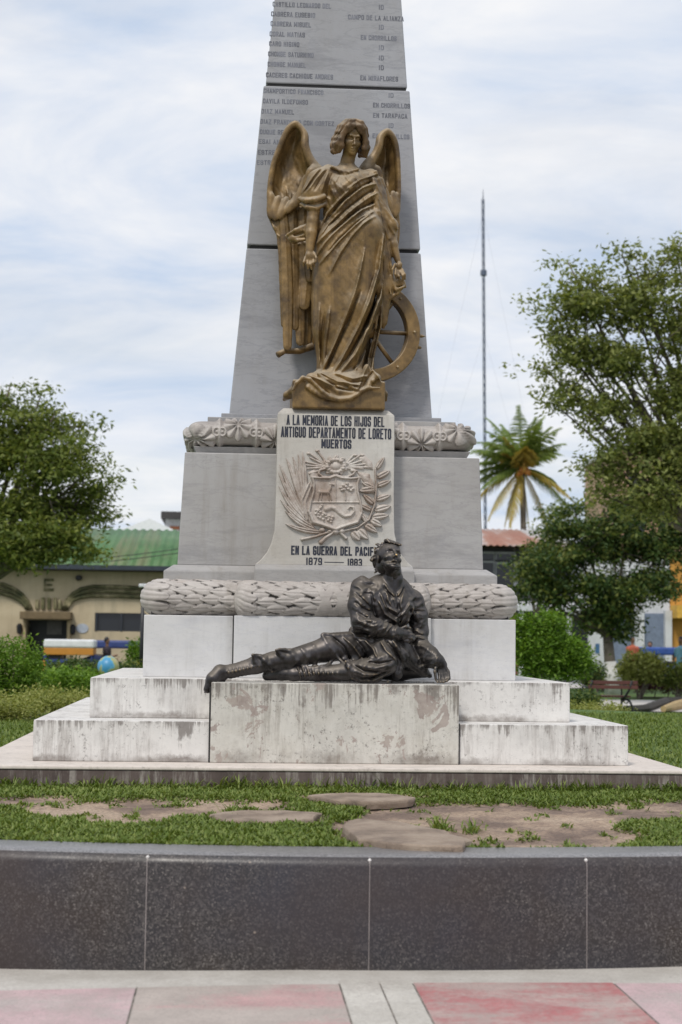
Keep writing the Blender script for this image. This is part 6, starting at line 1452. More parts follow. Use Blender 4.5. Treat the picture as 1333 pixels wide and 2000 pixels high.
def hx(px): return PX(px, 1200, YH).x
def hz(py, px=150): return PX(px, py, YH).z
hall = thing('market_hall', 'ochre plastered hall with mossy arch mouldings and a green tin roof', 'building', (hx(150), YH, GZ0))
x0, x1 = hx(-160), hx(430); ze = hz(1107); zr = PX(150, 1032, YH+7).z
dl, dr, dt = hx(53), hx(133), hz(1212); wl_, wr_, wb, wt_ = hx(186), hx(286), hz(1232), hz(1196)
m = MB()                                                     # wall with door and window openings
for a in [(x0, dl, GZ0, ze), (dl, dr, dt, ze), (dr, wl_, GZ0, ze), (wl_, wr_, wt_, ze), (wl_, wr_, GZ0, wb), (wr_, x1, GZ0, ze)]: m.box(a[0], a[1], YH, YH+0.35, a[2], a[3])
m.box(x0, x1, YH+13.6, YH+14, GZ0, ze); m.box(x0, x0+0.3, YH+0.351, YH+13.599, GZ0, ze); m.box(x1-0.3, x1, YH+0.351, YH+13.599, GZ0, ze); m.build('wall', M_och, hall)
n = 420; V = []; xs = np.linspace(x0-0.5, x1+0.5, n); hgt = 0.035*np.sin(xs/0.32*2*np.pi)
for (yy, zz) in [(YH-0.7, ze+0.03), (YH+7, zr), (YH+14.7, ze+0.03)]: V += [(x, yy, zz+h_) for x, h_ in zip(xs, hgt)]
rf = link('roof', V, grid_faces(3, n), M_tin, hall); sm_ = rf.modifiers.new('thickness', 'SOLIDIFY'); sm_.thickness = 0.03
MB().box(x0-0.5, x1+0.5, YH-0.82, YH-0.72, ze-0.12, ze+0.04).build('gutter', flat('dark_blue_gutter', (0.035, 0.045, 0.06), 0.5), hall)
MB().box(x0-0.3, x1+0.3, YH-0.715, YH-0.002, ze-0.16, ze-0.12).build('soffit', M_wood, hall)
d = MB().box(dl, dr, YH+0.9, YH+0.95, GZ0, dt).build('door', M_drk, hall)
MB().box(hx(88), hx(117), YH+0.84, YH+0.88, hz(1240), hz(1213)).build('pane', flat('dusty_pane', (0.16, 0.15, 0.14), 0.4), d)
MB().box(hx(44), hx(143), YH-0.75, YH-0.002, hz(1211), hz(1196)).build('door_canopy', flat('brown_canopy', (0.16, 0.115, 0.06), 0.8), hall, bevel=0.03)
for a, b in ((48, 53), (133, 139)): MB().box(hx(a), hx(b), YH-0.2, YH-0.002, GZ0, hz(1211.5)).build('door_post', flat('tan_post', (0.42, 0.33, 0.19), 0.8), hall)
MB().box(wl_, wr_, YH+0.15, YH+0.2, wb, wt_).build('window', M_glass, hall)
for i, xq in enumerate((wl_+0.02, (wl_+wr_)/2, wr_-0.09)): MB().box(xq, xq+0.07, YH-0.02, YH+0.14, wb, wt_).build('window_frame', flat('window_frame_dark', (0.03, 0.035, 0.045), 0.5), hall)
def mould(pts, r_=0.07): 
    q = [Vector((hx(p[0]), YH-0.06, hz(p[1]))) for p in pts]; MB().tube(q, r_, 8).build('arch_moulding', M_moss, hall, smooth=True)
for o in (0, 9, 18):
    mould([(-160, 1141+o), (-20, 1141+o), (4, 1143+o), (24, 1150+o*0.95), (42, 1162+o*0.8), (54-o*0.2, 1176+o*0.5), (62-o*0.5, 1192)])
    mould([(122+o*0.5, 1192), (130+o*0.3, 1174+o*0.4), (142, 1160+o*0.7), (158, 1150+o*0.9), (180, 1145+o), (230, 1145+o), (290, 1147+o), (420, 1147+o)])
for i, px in enumerate((73, 84, 96, 108, 117)): MB().box(hx(px-3.2), hx(px+3.2), YH-0.12, YH-0.002, hz(1191), hz(1168 if 0 < i < 4 else 1172)).build('keystone_block', M_moss, hall, bevel=0.02)
for a in [(85, 88, 1131, 1155), (88.2, 104, 1131, 1136), (88.2, 101, 1141, 1145), (88.2, 104, 1150, 1155)]: MB().box(hx(a[0]), hx(a[1]), YH-0.06, YH-0.002, hz(a[3]), hz(a[2])).build('relief_letter', M_moss, hall)
for px in (40, 144): MB().lathe((hx(px), YH-0.12, hz(1240)), [(0.03, 0), (0.09, 0.05), (0.11, 0.3), (0.05, 0.38)], 8).build('wall_lamp', M_drk, hall)
MB().lathe((hx(153), YH-0.1, hz(1134)), [(0.05, 0), (0.12, 0.05), (0.12, 0.16), (0.03, 0.2)], 8).build('wall_lamp', M_drk, hall)
m = MB(); c_ = (hx(162), hz(1227)); m.hexa([(c_[0]+0.22*math.cos(a), YH-0.03, c_[1]+0.17*math.sin(a)) for a in np.linspace(0, 2*math.pi, 20, endpoint=False)], [(c_[0]+0.22*math.cos(a), YH-0.002, c_[1]+0.17*math.sin(a)) for a in np.linspace(0, 2*math.pi, 20, endpoint=False)])
m.build('oval_plaque', flat('pale_plaque', (0.42, 0.46, 0.52), 0.5), hall)
# roofs further back
b = thing('roofed_house', 'low white tin gable roof showing behind the green roof', 'building', (PX(298, 1030, 90).x, 90, GZ0)); P = lambda x, y, Y=90: PX(x, y, Y)
m = MB(); z0 = P(300, 1036).z; zt = P(300, 1013).z; xa, xb, xm = P(236, 1030).x, P(345, 1030).x, P(292, 1030).x
m.add([(xa, 90, z0), (xb, 90, z0), (xm, 90.0, zt), (xa, 102, z0), (xb, 102, z0), (xm, 102, zt)], [[0, 1, 2], [5, 4, 3], [0, 2, 5, 3], [1, 4, 5, 2]]); m.build('roof', flat('white_tin', (0.85, 0.86, 0.88), 0.4, var=0.08), b)
MB().box(xa+0.3, xb-0.3, 90.3, 101.7, GZ0, z0).build('wall', M_och, b)
b = thing('roofed_house', 'small upper storey with a dark overhanging flat roof beside the pedestal', 'building', (P(345, 1030).x, 96, GZ0)); q = lambda x, y: PX(x, y, 96)
MB().box(q(316, 1005).x, q(420, 1005).x, 95.2, 104, q(340, 1014).z, q(340, 1001).z).build('roof', flat('dark_tar_roof', (0.05, 0.045, 0.045), 0.8), b)
MB().box(q(324, 1005).x, q(410, 1005).x, 96, 103, GZ0, q(340, 1014).z-0.002).build('wall', flat('white_wall_paint', (0.6, 0.6, 0.6), 0.8), b)
MB().box(q(333, 1005).x, q(352, 1005).x, 95.9, 95.998, q(340, 1034).z, q(340, 1028).z).build('brick_patch', flat('orange_brick', (0.40, 0.15, 0.07), 0.9), b)
for dy_, lb in ((0, 'upper of the two black wires crossing the green roof'), (8, 'lower of the two black wires crossing the green roof')):
    a_ = PX(-150, 1096+dy_, 52); e_ = PX(420, 1062+dy_, 52); pts = [a_.lerp(e_, t_)-Vector((0, 0, 0.25*math.sin(math.pi*t_))) for t_ in np.linspace(0, 1, 12)]
    w_ = MB().tube(pts, 0.013, 5).build('power_line', M_drk, loc=a_); tag(w_, lb, 'cable', 'overhead wires')

# ---------------------------------------------------------------- right: shop row
M_white = flat('dirty_white_paint', (0.58, 0.59, 0.61), 0.8, var=0.15, scale=1.2); M_shut = flat('blue_grey_shutter', (0.17, 0.21, 0.29), 0.6, var=0.2)
YR = 76.0
def rx_(px): return PX(px, 1200, YR).x
def rz_(py, px=1150): return PX(px, py, YR).z
k = NM('rusty_tin', 0.6, 0.1); c = k.ramp(k.noise(0.45, 3, 0.5, k.map(scale=(1, 0.3, 0.3))), [(0.42, (0.50, 0.49, 0.49)), (0.5, (0.36, 0.20, 0.15)), (0.62, (0.30, 0.115, 0.075))], 'LINEAR')
c = k.mix(k.ramp(k.noise(3, 6, 0.7), [(0.4, 0.0), (0.7, 0.4)]), c, (0.2, 0.12, 0.1)); k.col(c); M_rust = k.m
s1 = thing('shop_house', 'two storey shop house with patched rusty tin roof and dark glazed upper floor', 'building', (rx_(1000), YR, GZ0))
xa, xb = rx_(760), rx_(1118); zb = rz_(1070); zt = PX(1000, 1034, YR+6).z
n = 160; xs = np.linspace(xa, xb, n); hgt = 0.03*np.sin(xs/0.3*2*np.pi); V = []
for yy, zz in [(YR-0.9, zb), (YR+6, zt), (YR+12, zb)]: V += [(x, yy, zz+h_) for x, h_ in zip(xs, hgt)]
rf = link('roof', V, grid_faces(3, n), M_rust, s1); sm_ = rf.modifiers.new('thickness', 'SOLIDIFY'); sm_.thickness = 0.03
MB().box(xa, xb, YR+0.5, YR+11, GZ0, zb-0.05).build('wall', flat('dark_timber_wall', (0.045, 0.045, 0.055), 0.7), s1)
for a, b_, t_, u_ in [(930, 968, 1146, 1098), (970, 1008, 1146, 1100), (930, 968, 1096, 1080), (970, 1008, 1096, 1080), (1012, 1046, 1146, 1100), (1050, 1084, 1146, 1100)]:
    w_ = MB().box(rx_(a), rx_(b_), YR+0.40, YR+0.495, rz_(t_), rz_(u_)).build('window', M_glass, s1)
    fm = MB()
    for x_ in (rx_(a)-0.045, rx_(b_)-0.045): fm.box(x_, x_+0.09, YR+0.34, YR+0.398, rz_(t_), rz_(u_))
    fm.box(rx_(a)+0.046, rx_(b_)-0.046, YR+0.34, YR+0.398, rz_(u_)-0.09, rz_(u_)); fm.build('window_frame', flat('pale_frame', (0.33, 0.34, 0.36), 0.6), w_)
MB().hexa([(rx_(1000), YR-1.6, rz_(1196)), (rx_(1118), YR-1.6, rz_(1196)), (rx_(1118), YR+0.49, rz_(1188)), (rx_(1000), YR+0.49, rz_(1188))], [(rx_(1000), YR-1.6, rz_(1186)), (rx_(1118), YR-1.6, rz_(1186)), (rx_(1118), YR+0.49, rz_(1176)), (rx_(1000), YR+0.49, rz_(1176))]).build('awning', M_white, s1)
for px in (1008, 1100): MB().box(rx_(px-4), rx_(px+4), YR-1.5, YR-1.2, GZ0, rz_(1196)).build('pillar', M_white, s1)
MB().box(rx_(1000)-0.2, rx_(1018), YR+0.3, YR+0.45, GZ0, rz_(1200)).build('shop_front', flat('red_brown_shopfront', (0.20, 0.09, 0.06), 0.8), s1)
s2 = thing('shop_house', 'white walled shops with blue grey roller shutters behind the street tree', 'building', (rx_(1230), YR, GZ0))
MB().box(rx_(1119), rx_(1312), YR+0.3, YR+11, GZ0, rz_(1090)).build('wall', M_white, s2)
for a, b_ in ((1196, 1240), (1259, 1299)): MB().box(rx_(a), rx_(b_), YR+0.2, YR+0.298, GZ0+0.1, rz_(1196)).build('shutter', M_shut, s2)
for a, b_ in ((1240, 1258), (1299, 1312)): MB().box(rx_(a), rx_(b_), YR-0.1, YR+0.297, GZ0, rz_(1190)).build('pillar', M_white, s2)
MB().box(rx_(1119), rx_(1150), YR+0.2, YR+0.298, GZ0, rz_(1200)).build('shutter', M_drk, s2)
MB().box(rx_(1166), rx_(1174), YR+0.27, YR+0.298, rz_(1276), rz_(1257)).build('poster', flat('blue_poster', (0.05, 0.13, 0.25), 0.6), s2)
s3 = thing('shop_house', 'orange painted shop at the right edge of the street', 'building', (rx_(1350), YR, GZ0)); M_or = flat('orange_wall_paint', (0.50, 0.25, 0.05), 0.8, var=0.2, scale=2)
MB().box(rx_(1313), rx_(1460), YR+0.3, YR+11, GZ0, rz_(1080)).build('wall', M_or, s3)
MB().box(rx_(1313), rx_(1460), YR-0.9, YR+0.297, rz_(1205), rz_(1180)).build('awning', flat('yellow_awning', (0.60, 0.36, 0.06), 0.7), s3)
s4 = thing('apartment_building', 'tall salmon plastered building half hidden by the tall tree', 'building', (PX(1300, 1100, 84).x, 88.5, GZ0)); p4 = lambda x, y: PX(x, y, 88)
MB().box(p4(1212, 900).x, p4(1480, 900).x, 88, 97, GZ0, p4(1280, 880).z).build('wall', flat('salmon_plaster', (0.46, 0.30, 0.21), 0.85, var=0.2, scale=0.8), s4)
for i in range(4):
    for j in range(2): 
        w_ = MB().box(p4(1228+58*i, 900).x, p4(1258+58*i, 900).x, 87.9, 87.998, p4(1280, 970+70*j).z, p4(1280, 925+70*j).z).build('window', M_glass, s4)
MB().box(p4(1206, 900).x, p4(1490, 900).x, 87.6, 97.3, p4(1280, 880).z+0.002, p4(1280, 872).z).build('roof', M_white, s4)

# ---------------------------------------------------------------- street and paths
M_road = flat('asphalt', (0.06, 0.06, 0.062), 0.9, var=0.2, scale=2); M_path = flat('pale_concrete_path', (0.48, 0.45, 0.42), 0.8, var=0.15, scale=1.2)
sheet('road', [(-80, 52.5), (80, 57.5), (80, 72), (-80, 58.5)], FARG-0.04, M_road)
a_ = PG(1145, 1386, FARG).y; b_ = PG(1145, 1364, FARG).y
sheet('path', [(PG(1100, 1386, FARG).x, a_), (30, a_+0.6), (30, b_+0.6), (PG(1100, 1364, FARG).x, b_)], FARG-0.03, M_path)
sheet('path', [(PG(1120, 1342, FARG).x-3, PG(1120, 1342, FARG).y), (PG(1142, 1342, FARG).x, PG(1120, 1342, FARG).y), (PG(1142, 1332, FARG).x, PG(1142, 1332, FARG).y), (PG(1100, 1332, FARG).x, PG(1142, 1332, FARG).y)], FARG-0.028, M_path)
kb = MB(); pts = [PG(x, y, FARG) for x, y in [(1222, 1391), (1262, 1388), (1282, 1380), (1302, 1373), (1345, 1371), (1420, 1371)]]
kb.tube([p+Vector((0, 0, 0.05)) for p in pts], 0.10, 6); tag(kb.build('kerb', flat('dark_kerb', (0.05, 0.045, 0.04), 0.9), loc=pts[0]), 'curved dark stone kerb between the path and the near lawn', 'kerb')
kb = MB(); pts = [PG(x, y, FARG) for x, y in [(1296, 1390), (1318, 1384), (1345, 1377), (1400, 1374)]]
kb.tube([p+Vector((0, 0, 0.06)) for p in pts], [0.07, 0.12, 0.13, 0.13], 8); tag(kb.build('kerb', flat('tan_kerb', (0.40, 0.29, 0.14), 0.85), loc=pts[0]), 'rounded tan kerb curving in at the right beside the path', 'kerb')

# ---------------------------------------------------------------- shrubs and hedges
shrub('round_bush', 'large clipped round green bush at the left edge', [(20, 1310, 0, 66, 66, 520), (50, 1345, -0.1, 30, 30, 90), (-40, 1310, 0, 60, 70, 280)], 24, LM['bright'], 0.055, 14, 401, spread=0.05, shell=0.82)
shrub('leafy_bush', 'bright green leafy bush beside the right end of the pedestal', [(1070, 1275, 0, 72, 55, 420), (1120, 1290, 0, 42, 42, 150), (1030, 1260, 0, 40, 60, 160), (1075, 1225, 0, 45, 30, 90), (1025, 1215, 0, 22, 22, 26)], 30, LM['bright'], 0.085, 14, 402, spread=0.08, shell=0.6)
def hedge(name, label, x0_, x1_, yb, yt, Y, mat, seed, ls=0.05, n=500, group=None):
    a = PX(x0_, yb, Y); b = PX(x1_, yt, Y); r = np.random.default_rng(seed); z0_ = GZ0 if Y > 25 else a.z; X = r.uniform(a.x, b.x, n); ht = b.z-z0_
    q = np.stack([X, Y+r.uniform(-0.5, 0.9, n), z0_+ht*(0.35+0.65*r.uniform(0, 1, n)**0.5)*(0.75+0.4*fbm(X*1.7, X*0, seed, 3))], -1)
    t = thing(name, label, 'hedge', ((a.x+b.x)/2, Y, z0_), group); V, Fq = leaves(q, (0.07, 0.07, 0.06), 16, ls, seed, -0.3); link('foliage', V, Fq, mat, t)
    m = MB(); 
    for i in range(7): xx_ = a.x+(b.x-a.x)*(i+0.5)/7; m.tube([(xx_, Y, z0_), (xx_+0.05, Y, z0_+ht*0.6)], [0.02, 0.012], 5)
    m.tube([(a.x+(b.x-a.x)*0.04, Y, z0_+0.02), (a.x+(b.x-a.x)*0.96, Y, z0_+0.02)], 0.018, 5)
    m.build('stem', M_bark, t)
hedge('hedge', 'mid green leafy hedge behind the yellowish clipped plants at left', 40, 182, 1372, 1312, 27, LM['bright'], 501, 0.075, 520)
hedge('hedge', 'dark low hedge in front of the motor taxis at left', 95, 300, 1330, 1296, 36, LM['dark'], 502, 0.09, 420)
hedge('low_hedge', 'yellow green clipped low plant nearest the left edge', -40, 62, 1424, 1378, 20.5, LM['yellow'], 503, 0.045, 420)
hedge('low_hedge', 'yellow green clipped band of plants beside the stepped base at left', 40, 165, 1412, 1362, 22.5, LM['yellow'], 504, 0.045, 520)
hedge('low_hedge', 'long dark red leaved hedge beyond the bench', 1240, 1420, 1346, 1330, 47, LM['red'], 505, 0.08, 420)
hedge('low_hedge', 'short red flowering hedge at the foot of the whitewashed tree', 1148, 1190, 1346, 1326, 53, LM['red'], 508, 0.08, 260)
hedge('low_hedge', 'dark green ground plants under the near end of the bench', 1108, 1160, 1412, 1358, 28, LM['dark'], 506, 0.07, 300)
hedge('low_hedge', 'pale green ground plants spreading beside the right steps', 1125, 1222, 1416, 1384, 26, LM['yellow'], 507, 0.05, 220)
shrub('garden_shrub', 'feathery light green shrub in front of the right motor taxi', [(1252, 1305, 0, 42, 30, 260), (1225, 1312, 0, 20, 20, 60), (1285, 1312, 0, 18, 22, 50)], 46, LM['yellow'], 0.11, 12, 601, spread=0.09)
shrub('garden_shrub', 'small dark green shrub left of the whitewashed trunk', [(1158, 1318, 0, 27, 20, 160)], 44, LM['dark'], 0.10, 12, 602, spread=0.08)
shrub('garden_shrub', 'dark green shrub at the right edge behind the red hedge', [(1325, 1322, 0, 24, 24, 120), (1300, 1325, 0, 18, 14, 50)], 46, LM['olive'], 0.10, 12, 605, spread=0.08)
shrub('garden_shrub', 'green shrub with yellow tips beside the globe', [(266, 1278, 0, 17, 26, 90)], 42, LM['bright'], 0.10, 12, 603, spread=0.07)
shrub('garden_shrub', 'little bright yellow flowering plant by the globe', [(272, 1300, 0, 9, 7, 30)], 40, leaf_mat('yellow_flowers', (0.35, 0.28, 0.02), (0.55, 0.42, 0.03), (0.6, 0.5, 0.1)), 0.06, 8, 604, spread=0.04)
# grass on the lawns left and right of the steps
def flt3(X, Y, r): return (np.hypot(X-XW, Y-YW) < RW-0.33) & ~((np.abs(X+0.045) < 2.48) & (np.abs(Y-YC) < 2.5))
blades(60000, -6, -2.3, 11.2, 24, 0.03, 0.075, 0.007, 61, flt3, lambda X, Y: np.full_like(X, LAWN-0.05), 'grass')
blades(60000, 2.3, 7.5, 11.2, 24, 0.03, 0.075, 0.007, 62, flt3, lambda X, Y: np.full_like(X, LAWN-0.05), 'grass')

# ---------------------------------------------------------------- park bench
def bench():
    Y = 36.0; P = lambda x, y: PX(x, y, Y); b = P(1195, 1388); t = thing('park_bench', 'park bench with red brown slats and black iron scroll legs', 'bench', (b.x, Y, GZ0))
    iron = flat('black_cast_iron', (0.015, 0.015, 0.016), 0.45); wd = flat('red_brown_slats', (0.10, 0.032, 0.026), 0.6)
    xl_, xr_ = P(1136, 1360).x, P(1232, 1360).x; zs = P(1195, 1360).z; zt_ = P(1195, 1331).z
    for i in range(4): MB().box(xl_, xr_, Y-0.05+0.12*i, Y+0.05+0.12*i, zs-0.02, zs+0.015).build('seat_slat', wd, t, bevel=0.006)
    for i in range(2): MB().box(xl_+0.12, xr_+0.12, Y-0.16-0.03*i, Y-0.13-0.03*i, zt_-0.06-0.10*i, zt_+0.02-0.10*i).build('back_slat', wd, t, bevel=0.006)
    for x in (xl_+0.10, xr_-0.12):
        m = MB(); zb = GZ0
        m.tube([(x+0.10, Y-0.20, zt_+0.02), (x+0.05, Y-0.16, zs+0.15), (x-0.02, Y-0.08, zs), (x-0.06, Y+0.0, zs-0.06)], 0.028, 8)
        m.tube([(x+0.16*math.cos(a)+0.02, Y, zb+0.0+(zs-0.06-zb)*math.sin(a)) for a in np.linspace(0, math.pi, 12)], 0.026, 8)
        m.tube([(x+0.05*math.cos(a)+0.02, Y, zs-0.10+0.05*math.sin(a)) for a in np.linspace(0, 2*math.pi, 10)], 0.015, 6)
        m.tube([(x-0.03, Y-0.05, zs-0.03), (x-0.03, Y+0.36, zs-0.03)], 0.02, 6); m.tube([(x, Y+0.38, zb), (x, Y+0.34, zs-0.03), (x, Y+0.34, zs+0.2), (x, Y+0.1, zs+0.21), (x+0.03, Y-0.12, zs+0.18)], 0.02, 6)
        m.build('leg', iron, t, smooth=True)
bench()
# painted globe
c_ = PX(212, 1302, 33.0); gl = thing('globe', 'painted world globe ornament in blue with tan continents', 'globe', (c_.x, c_.y, GZ0))
k = NM('painted_globe', 0.4); k.col(k.ramp(k.noise(2.6, 5, 0.6), [(0.46, (0.06, 0.27, 0.48)), (0.5, (0.12, 0.38, 0.55)), (0.52, (0.33, 0.36, 0.13)), (0.62, (0.45, 0.40, 0.22))])); MB().ball(c_, 0.216, 28, 20).build('sphere', k.m, gl, smooth=True)
MB().lathe((c_.x, c_.y, GZ0), [(0.25, 0), (0.22, 0.1), (0.10, 0.16), (0.08, c_.z-GZ0-0.2)], 14).build('stand', M_white, gl)
# street lamp by the corner of the pedestal
c_ = PX(280, 1146, 40.0); sl_ = thing('street_lamp', 'grey street lamp just left of the carved moulding', 'lamp', (c_.x, c_.y, GZ0))
MB().tube([(c_.x, c_.y, GZ0), (c_.x, c_.y, c_.z-0.02)], [0.06, 0.04], 10).build('pole', M_drk, sl_, smooth=True); MB().box(c_.x-0.10, c_.x+0.16, c_.y-0.12, c_.y+0.12, c_.z-0.015, c_.z+0.07).build('lamp_head', M_white, sl_, bevel=0.02)

# ---------------------------------------------------------------- people and motor taxis
SKIN = flat('brown_skin', (0.23, 0.12, 0.075), 0.6, var=0.1); HAIRM = flat('black_hair', (0.012, 0.011, 0.011), 0.5)
def person(label, base, shirt, trousers, seated=True, face_=0.0, arms=0.5):
    """small figure a street away: body, hair, shirt and trousers"""
    b = Vector(base); t = thing('person', label, 'person', b); M_ = Matrix.Rotation(face_, 3, 'Z')
    def q(x, y, z): v = M_@Vector((x, y, z)); return (b.x+v.x, b.y+v.y, b.z+v.z)
    hip = 0.48 if seated else 0.90; sh = hip+0.52; hd = sh+0.24; h_ = 0.016
    lo = (b.x-0.75, b.y-0.75, b.z-0.03); hi = (b.x+0.75, b.y+0.75, b.z+hd+0.2)
    def skel(fd, part):
        if part == 'body':
            fd.ell(q(0, 0, hd), (0.075, 0.095, 0.115), 0.01); fd.cap(q(0, -0.09, hd-0.005), q(0, -0.105, hd-0.02), 0.012, 0.016, 0.01); fd.cap(q(0, 0, sh-0.02), q(0, 0, hd-0.08), 0.055, 0.05, 0.02); fd.cap(q(0, 0, hip+0.05), q(0, 0, sh-0.08), 0.11, 0.12, 0.03)
        e = 0.0 if part == 'body' else 0.014
        for s_ in (-1, 1):
            A_ = [q(0.18*s_, 0, sh-0.05), q(0.24*s_, -0.05, sh-0.32), q(0.20*s_, -0.05-0.30*arms, sh-0.42+0.22*arms)]
            if part != 'trousers': fd.chain(A_ if part == 'body' else [A_[0], tuple(np.array(A_[0])*0.25+np.array(A_[1])*0.75)], [0.05+e, 0.042+e, 0.032] if part == 'body' else [0.065, 0.06], 0.02)
            if part == 'body':
                fd.ell(tuple(np.array(A_[2])+np.array((0, -0.04, 0))), (0.035, 0.05, 0.025), 0.01)
                for k_ in range(4): fd.cap(tuple(np.array(A_[2])+np.array((-0.024+0.016*k_, -0.07, 0))), tuple(np.array(A_[2])+np.array((-0.024+0.016*k_, -0.115+0.008*abs(k_-1.5), -0.015))), 0.009, 0.008, 0.002)
                fd.cap(tuple(np.array(A_[2])+np.array((-0.03*s_, -0.04, 0.01))), tuple(np.array(A_[2])+np.array((-0.05*s_, -0.085, 0.0))), 0.010, 0.008, 0.004)
            L_ = [q(0.09*s_, 0, hip), q(0.11*s_, -0.42, hip+0.02), q(0.11*s_, -0.42, 0.08)] if seated else [q(0.09*s_, 0, hip), q(0.10*s_, -0.02, hip*0.52), q(0.10*s_, 0.0, 0.08)]
            if part != 'shirt': fd.chain(L_, [0.075+e, 0.055+e, 0.036+e], 0.02)
            if part == 'body': fd.cap(tuple(np.array(L_[2])+np.array((0, 0, -0.04))), tuple(np.array(q(0, -0.14, 0))-np.array(b)+np.array(L_[2])+np.array((0, 0, -0.045))), 0.035, 0.03, 0.01)
        if part == 'shirt': fd.chain([q(0, 0, hip+0.03), q(0, 0, hip+0.25), q(0, 0, sh-0.06)], [0.135, 0.135, 0.14], 0.03); fd.chain([q(-0.17, 0, sh-0.05), q(0.17, 0, sh-0.05)], 0.07, 0.04)
        if part == 'trousers': fd.cap(q(-0.06, 0, hip+0.02), q(0.06, 0, hip+0.02), 0.115, 0.115, 0.03)
        if part == 'hair': fd.ell(q(0, 0.02, hd+0.03), (0.085, 0.10, 0.105), 0.0); fd.ell(q(0, -0.10, hd-0.03), (0.09, 0.07, 0.075), 0.01, cut=True)
    for nm, mt in (('body', SKIN), ('shirt', shirt), ('trousers', trousers), ('hair', HAIRM)):
        fd = Field(lo, hi, h_); skel(fd, nm); fd.build(nm, mt, t)
    return t
M_orange = flat('orange_panel', (0.52, 0.22, 0.03), 0.5, var=0.12); M_blue = flat('blue_panel', (0.035, 0.06, 0.20), 0.5, var=0.15); M_roofw = flat('white_canvas', (0.72, 0.73, 0.75), 0.7, var=0.1); M_tyre = flat('tyre_rubber', (0.018, 0.018, 0.018), 0.85); M_steel = flat('bright_steel', (0.5, 0.5, 0.5), 0.35, 0.8)
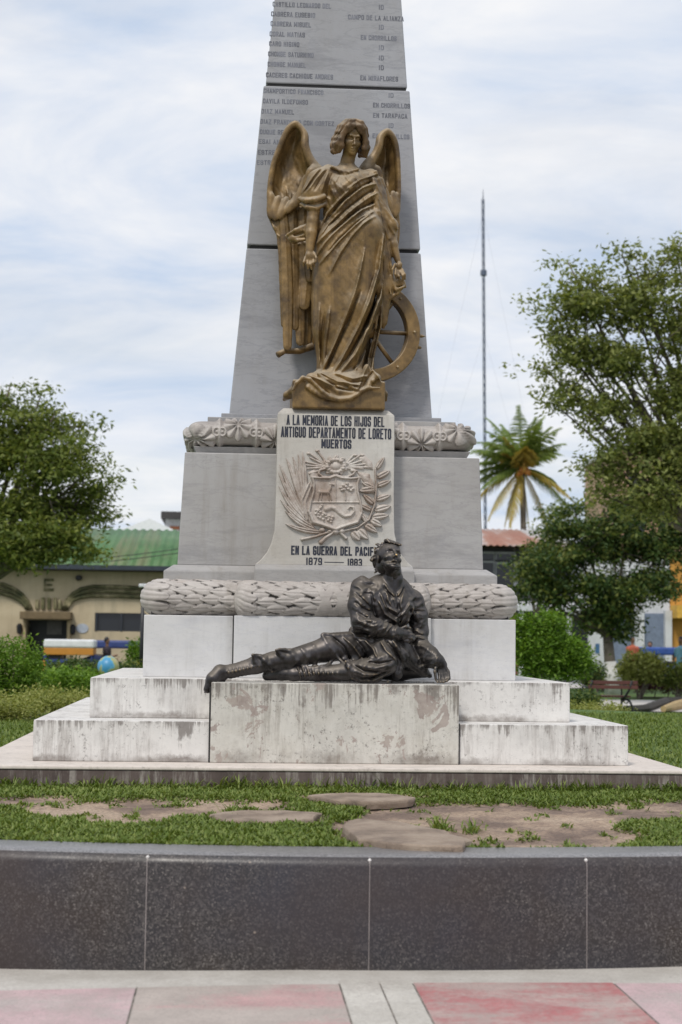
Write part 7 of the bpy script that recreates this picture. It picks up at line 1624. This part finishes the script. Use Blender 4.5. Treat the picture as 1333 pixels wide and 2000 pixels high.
def mototaxi(label, px, Y, roof_py, roof, panel, trim, heading, L=2.5):
    z_r = PX(px, roof_py, Y).z; o = Vector((PX(px, roof_py, Y).x, Y, FARG-0.04)); t = thing('motor_taxi', label, 'motor taxi', o, 'three wheeled taxis in the street'); Hh = z_r-o.z; M_ = Matrix.Rotation(heading, 3, 'Z')
    def q(x, y, z): v = M_@Vector((x, y, z)); return (o.x+v.x, o.y+v.y, o.z+v.z)          # x forward
    def hexa(x0_, x1_, y0_, y1_, z0_, z1_): return MB().hexa([q(x0_, y0_, z0_), q(x1_, y0_, z0_), q(x1_, y1_, z0_), q(x0_, y1_, z0_)], [q(x0_, y0_, z1_), q(x1_, y0_, z1_), q(x1_, y1_, z1_), q(x0_, y1_, z1_)])
    hexa(-1.0, 0.62, -0.62, 0.62, Hh-0.27, Hh).build('canopy', roof, t, bevel=0.06)
    hexa(-1.0, -0.1, -0.58, 0.58, 0.35, 0.78).build('cabin', panel, t, bevel=0.05); hexa(-1.0, -0.9, -0.57, 0.57, 0.785, Hh-0.52).build('back_panel', trim, t, bevel=0.02)
    hexa(-0.895, -0.45, -0.54, 0.54, 0.785, 0.92).build('seat', M_drk, t, bevel=0.04); hexa(-0.895, -0.15, -0.62, -0.585, 0.62, 0.80).build('side_band', trim, t); hexa(-0.99, 0.6, -0.60, 0.60, Hh-0.50, Hh-0.275).build('valance', panel, t, bevel=0.02) if roof is M_roofw else None
    for x in (-0.92, 0.55):
        for y in (-0.56, 0.56): MB().tube([q(x, y, 0.5 if x < 0 else 0.45), q(x*0.98, y, Hh-0.2)], 0.02, 6).build('post', trim, t)
    for x, y in ((-0.6, -0.66), (-0.6, 0.66), (1.15, 0.0)):
        w_ = MB(); pts = [q(x+0.24*math.cos(a), y, 0.29+0.24*math.sin(a)) for a in np.linspace(0, 2*math.pi, 21)]; w_.tube(pts, 0.05, 8, cap=False); wh = w_.build('wheel', M_tyre, t, smooth=True)
        MB().tube([q(x, y-0.03, 0.29), q(x, y+0.03, 0.29)], 0.17, 12).build('rim', M_steel, wh)
    MB().tube([q(1.15, 0, 0.29), q(0.98, 0, 0.8), q(0.93, 0, 1.02)], [0.03, 0.04, 0.03], 8).build('fork', M_steel, t); MB().tube([q(0.86, -0.34, 1.04), q(0.95, 0, 1.02), q(0.86, 0.34, 1.04)], 0.018, 6).build('handlebar', M_steel, t)
    MB().tube([q(0.95, 0, 0.72), q(0.6, 0, 0.80), q(0.25, 0, 0.70)], [0.11, 0.17, 0.13], 10).build('tank', trim, t, smooth=True); MB().tube([q(0.9, 0, 0.42), q(0.35, 0, 0.38), q(-0.2, 0, 0.42)], [0.07, 0.14, 0.06], 8).build('engine', M_drk, t, smooth=True)
    MB().ball(q(1.08, 0, 0.88), 0.09, 10, 8).build('headlight', M_steel, t, smooth=True)
    return t, q
t, q = mototaxi('motor taxi with a white canopy over orange and blue panels near the hall door', 150, 54.0, 1249, M_roofw, M_orange, M_blue, 0.0)
person('driver in a dark shirt sitting at the front of the white roofed motor taxi', (PX(209, 1290, 54).x, 54.0, FARG+0.12), flat('dark_shirt', (0.03, 0.02, 0.03), 0.8), flat('dark_trousers', (0.03, 0.035, 0.05), 0.8), True, R(90), 0.9)
t, q = mototaxi('motor taxi with a blue roof and orange panels behind the globe', 236, 57.0, 1251, M_blue, M_orange, M_blue, 0.0)
t, q = mototaxi('motor taxi with a bright blue canopy at the right behind a feathery shrub', 1276, 57.0, 1264, flat('bright_blue_canvas', (0.03, 0.08, 0.30), 0.6), M_blue, flat('bright_blue_tube', (0.03, 0.08, 0.28), 0.5), R(180))
person('passenger in an orange shirt beside the blue canopied motor taxi', (PX(1236, 1290, 55).x, 55.0, FARG-0.04), flat('orange_shirt', (0.45, 0.11, 0.06), 0.8), flat('grey_trousers', (0.08, 0.08, 0.09), 0.8), False, R(20), 0.3)
person('person in a white shirt sitting under the bright blue canopy', (PX(1270, 1290, 56.9).x, 56.9, FARG+0.22), flat('white_shirt', (0.6, 0.6, 0.58), 0.8), bpy.data.materials['grey_trousers'], True, R(-30), 0.5)
person('person in a light blue shirt at the right edge of the street', (PX(1330, 1290, 52).x, 52.0, FARG-0.04), flat('light_blue_shirt', (0.22, 0.45, 0.58), 0.8), bpy.data.materials['dark_trousers'], False, R(-60), 0.4)
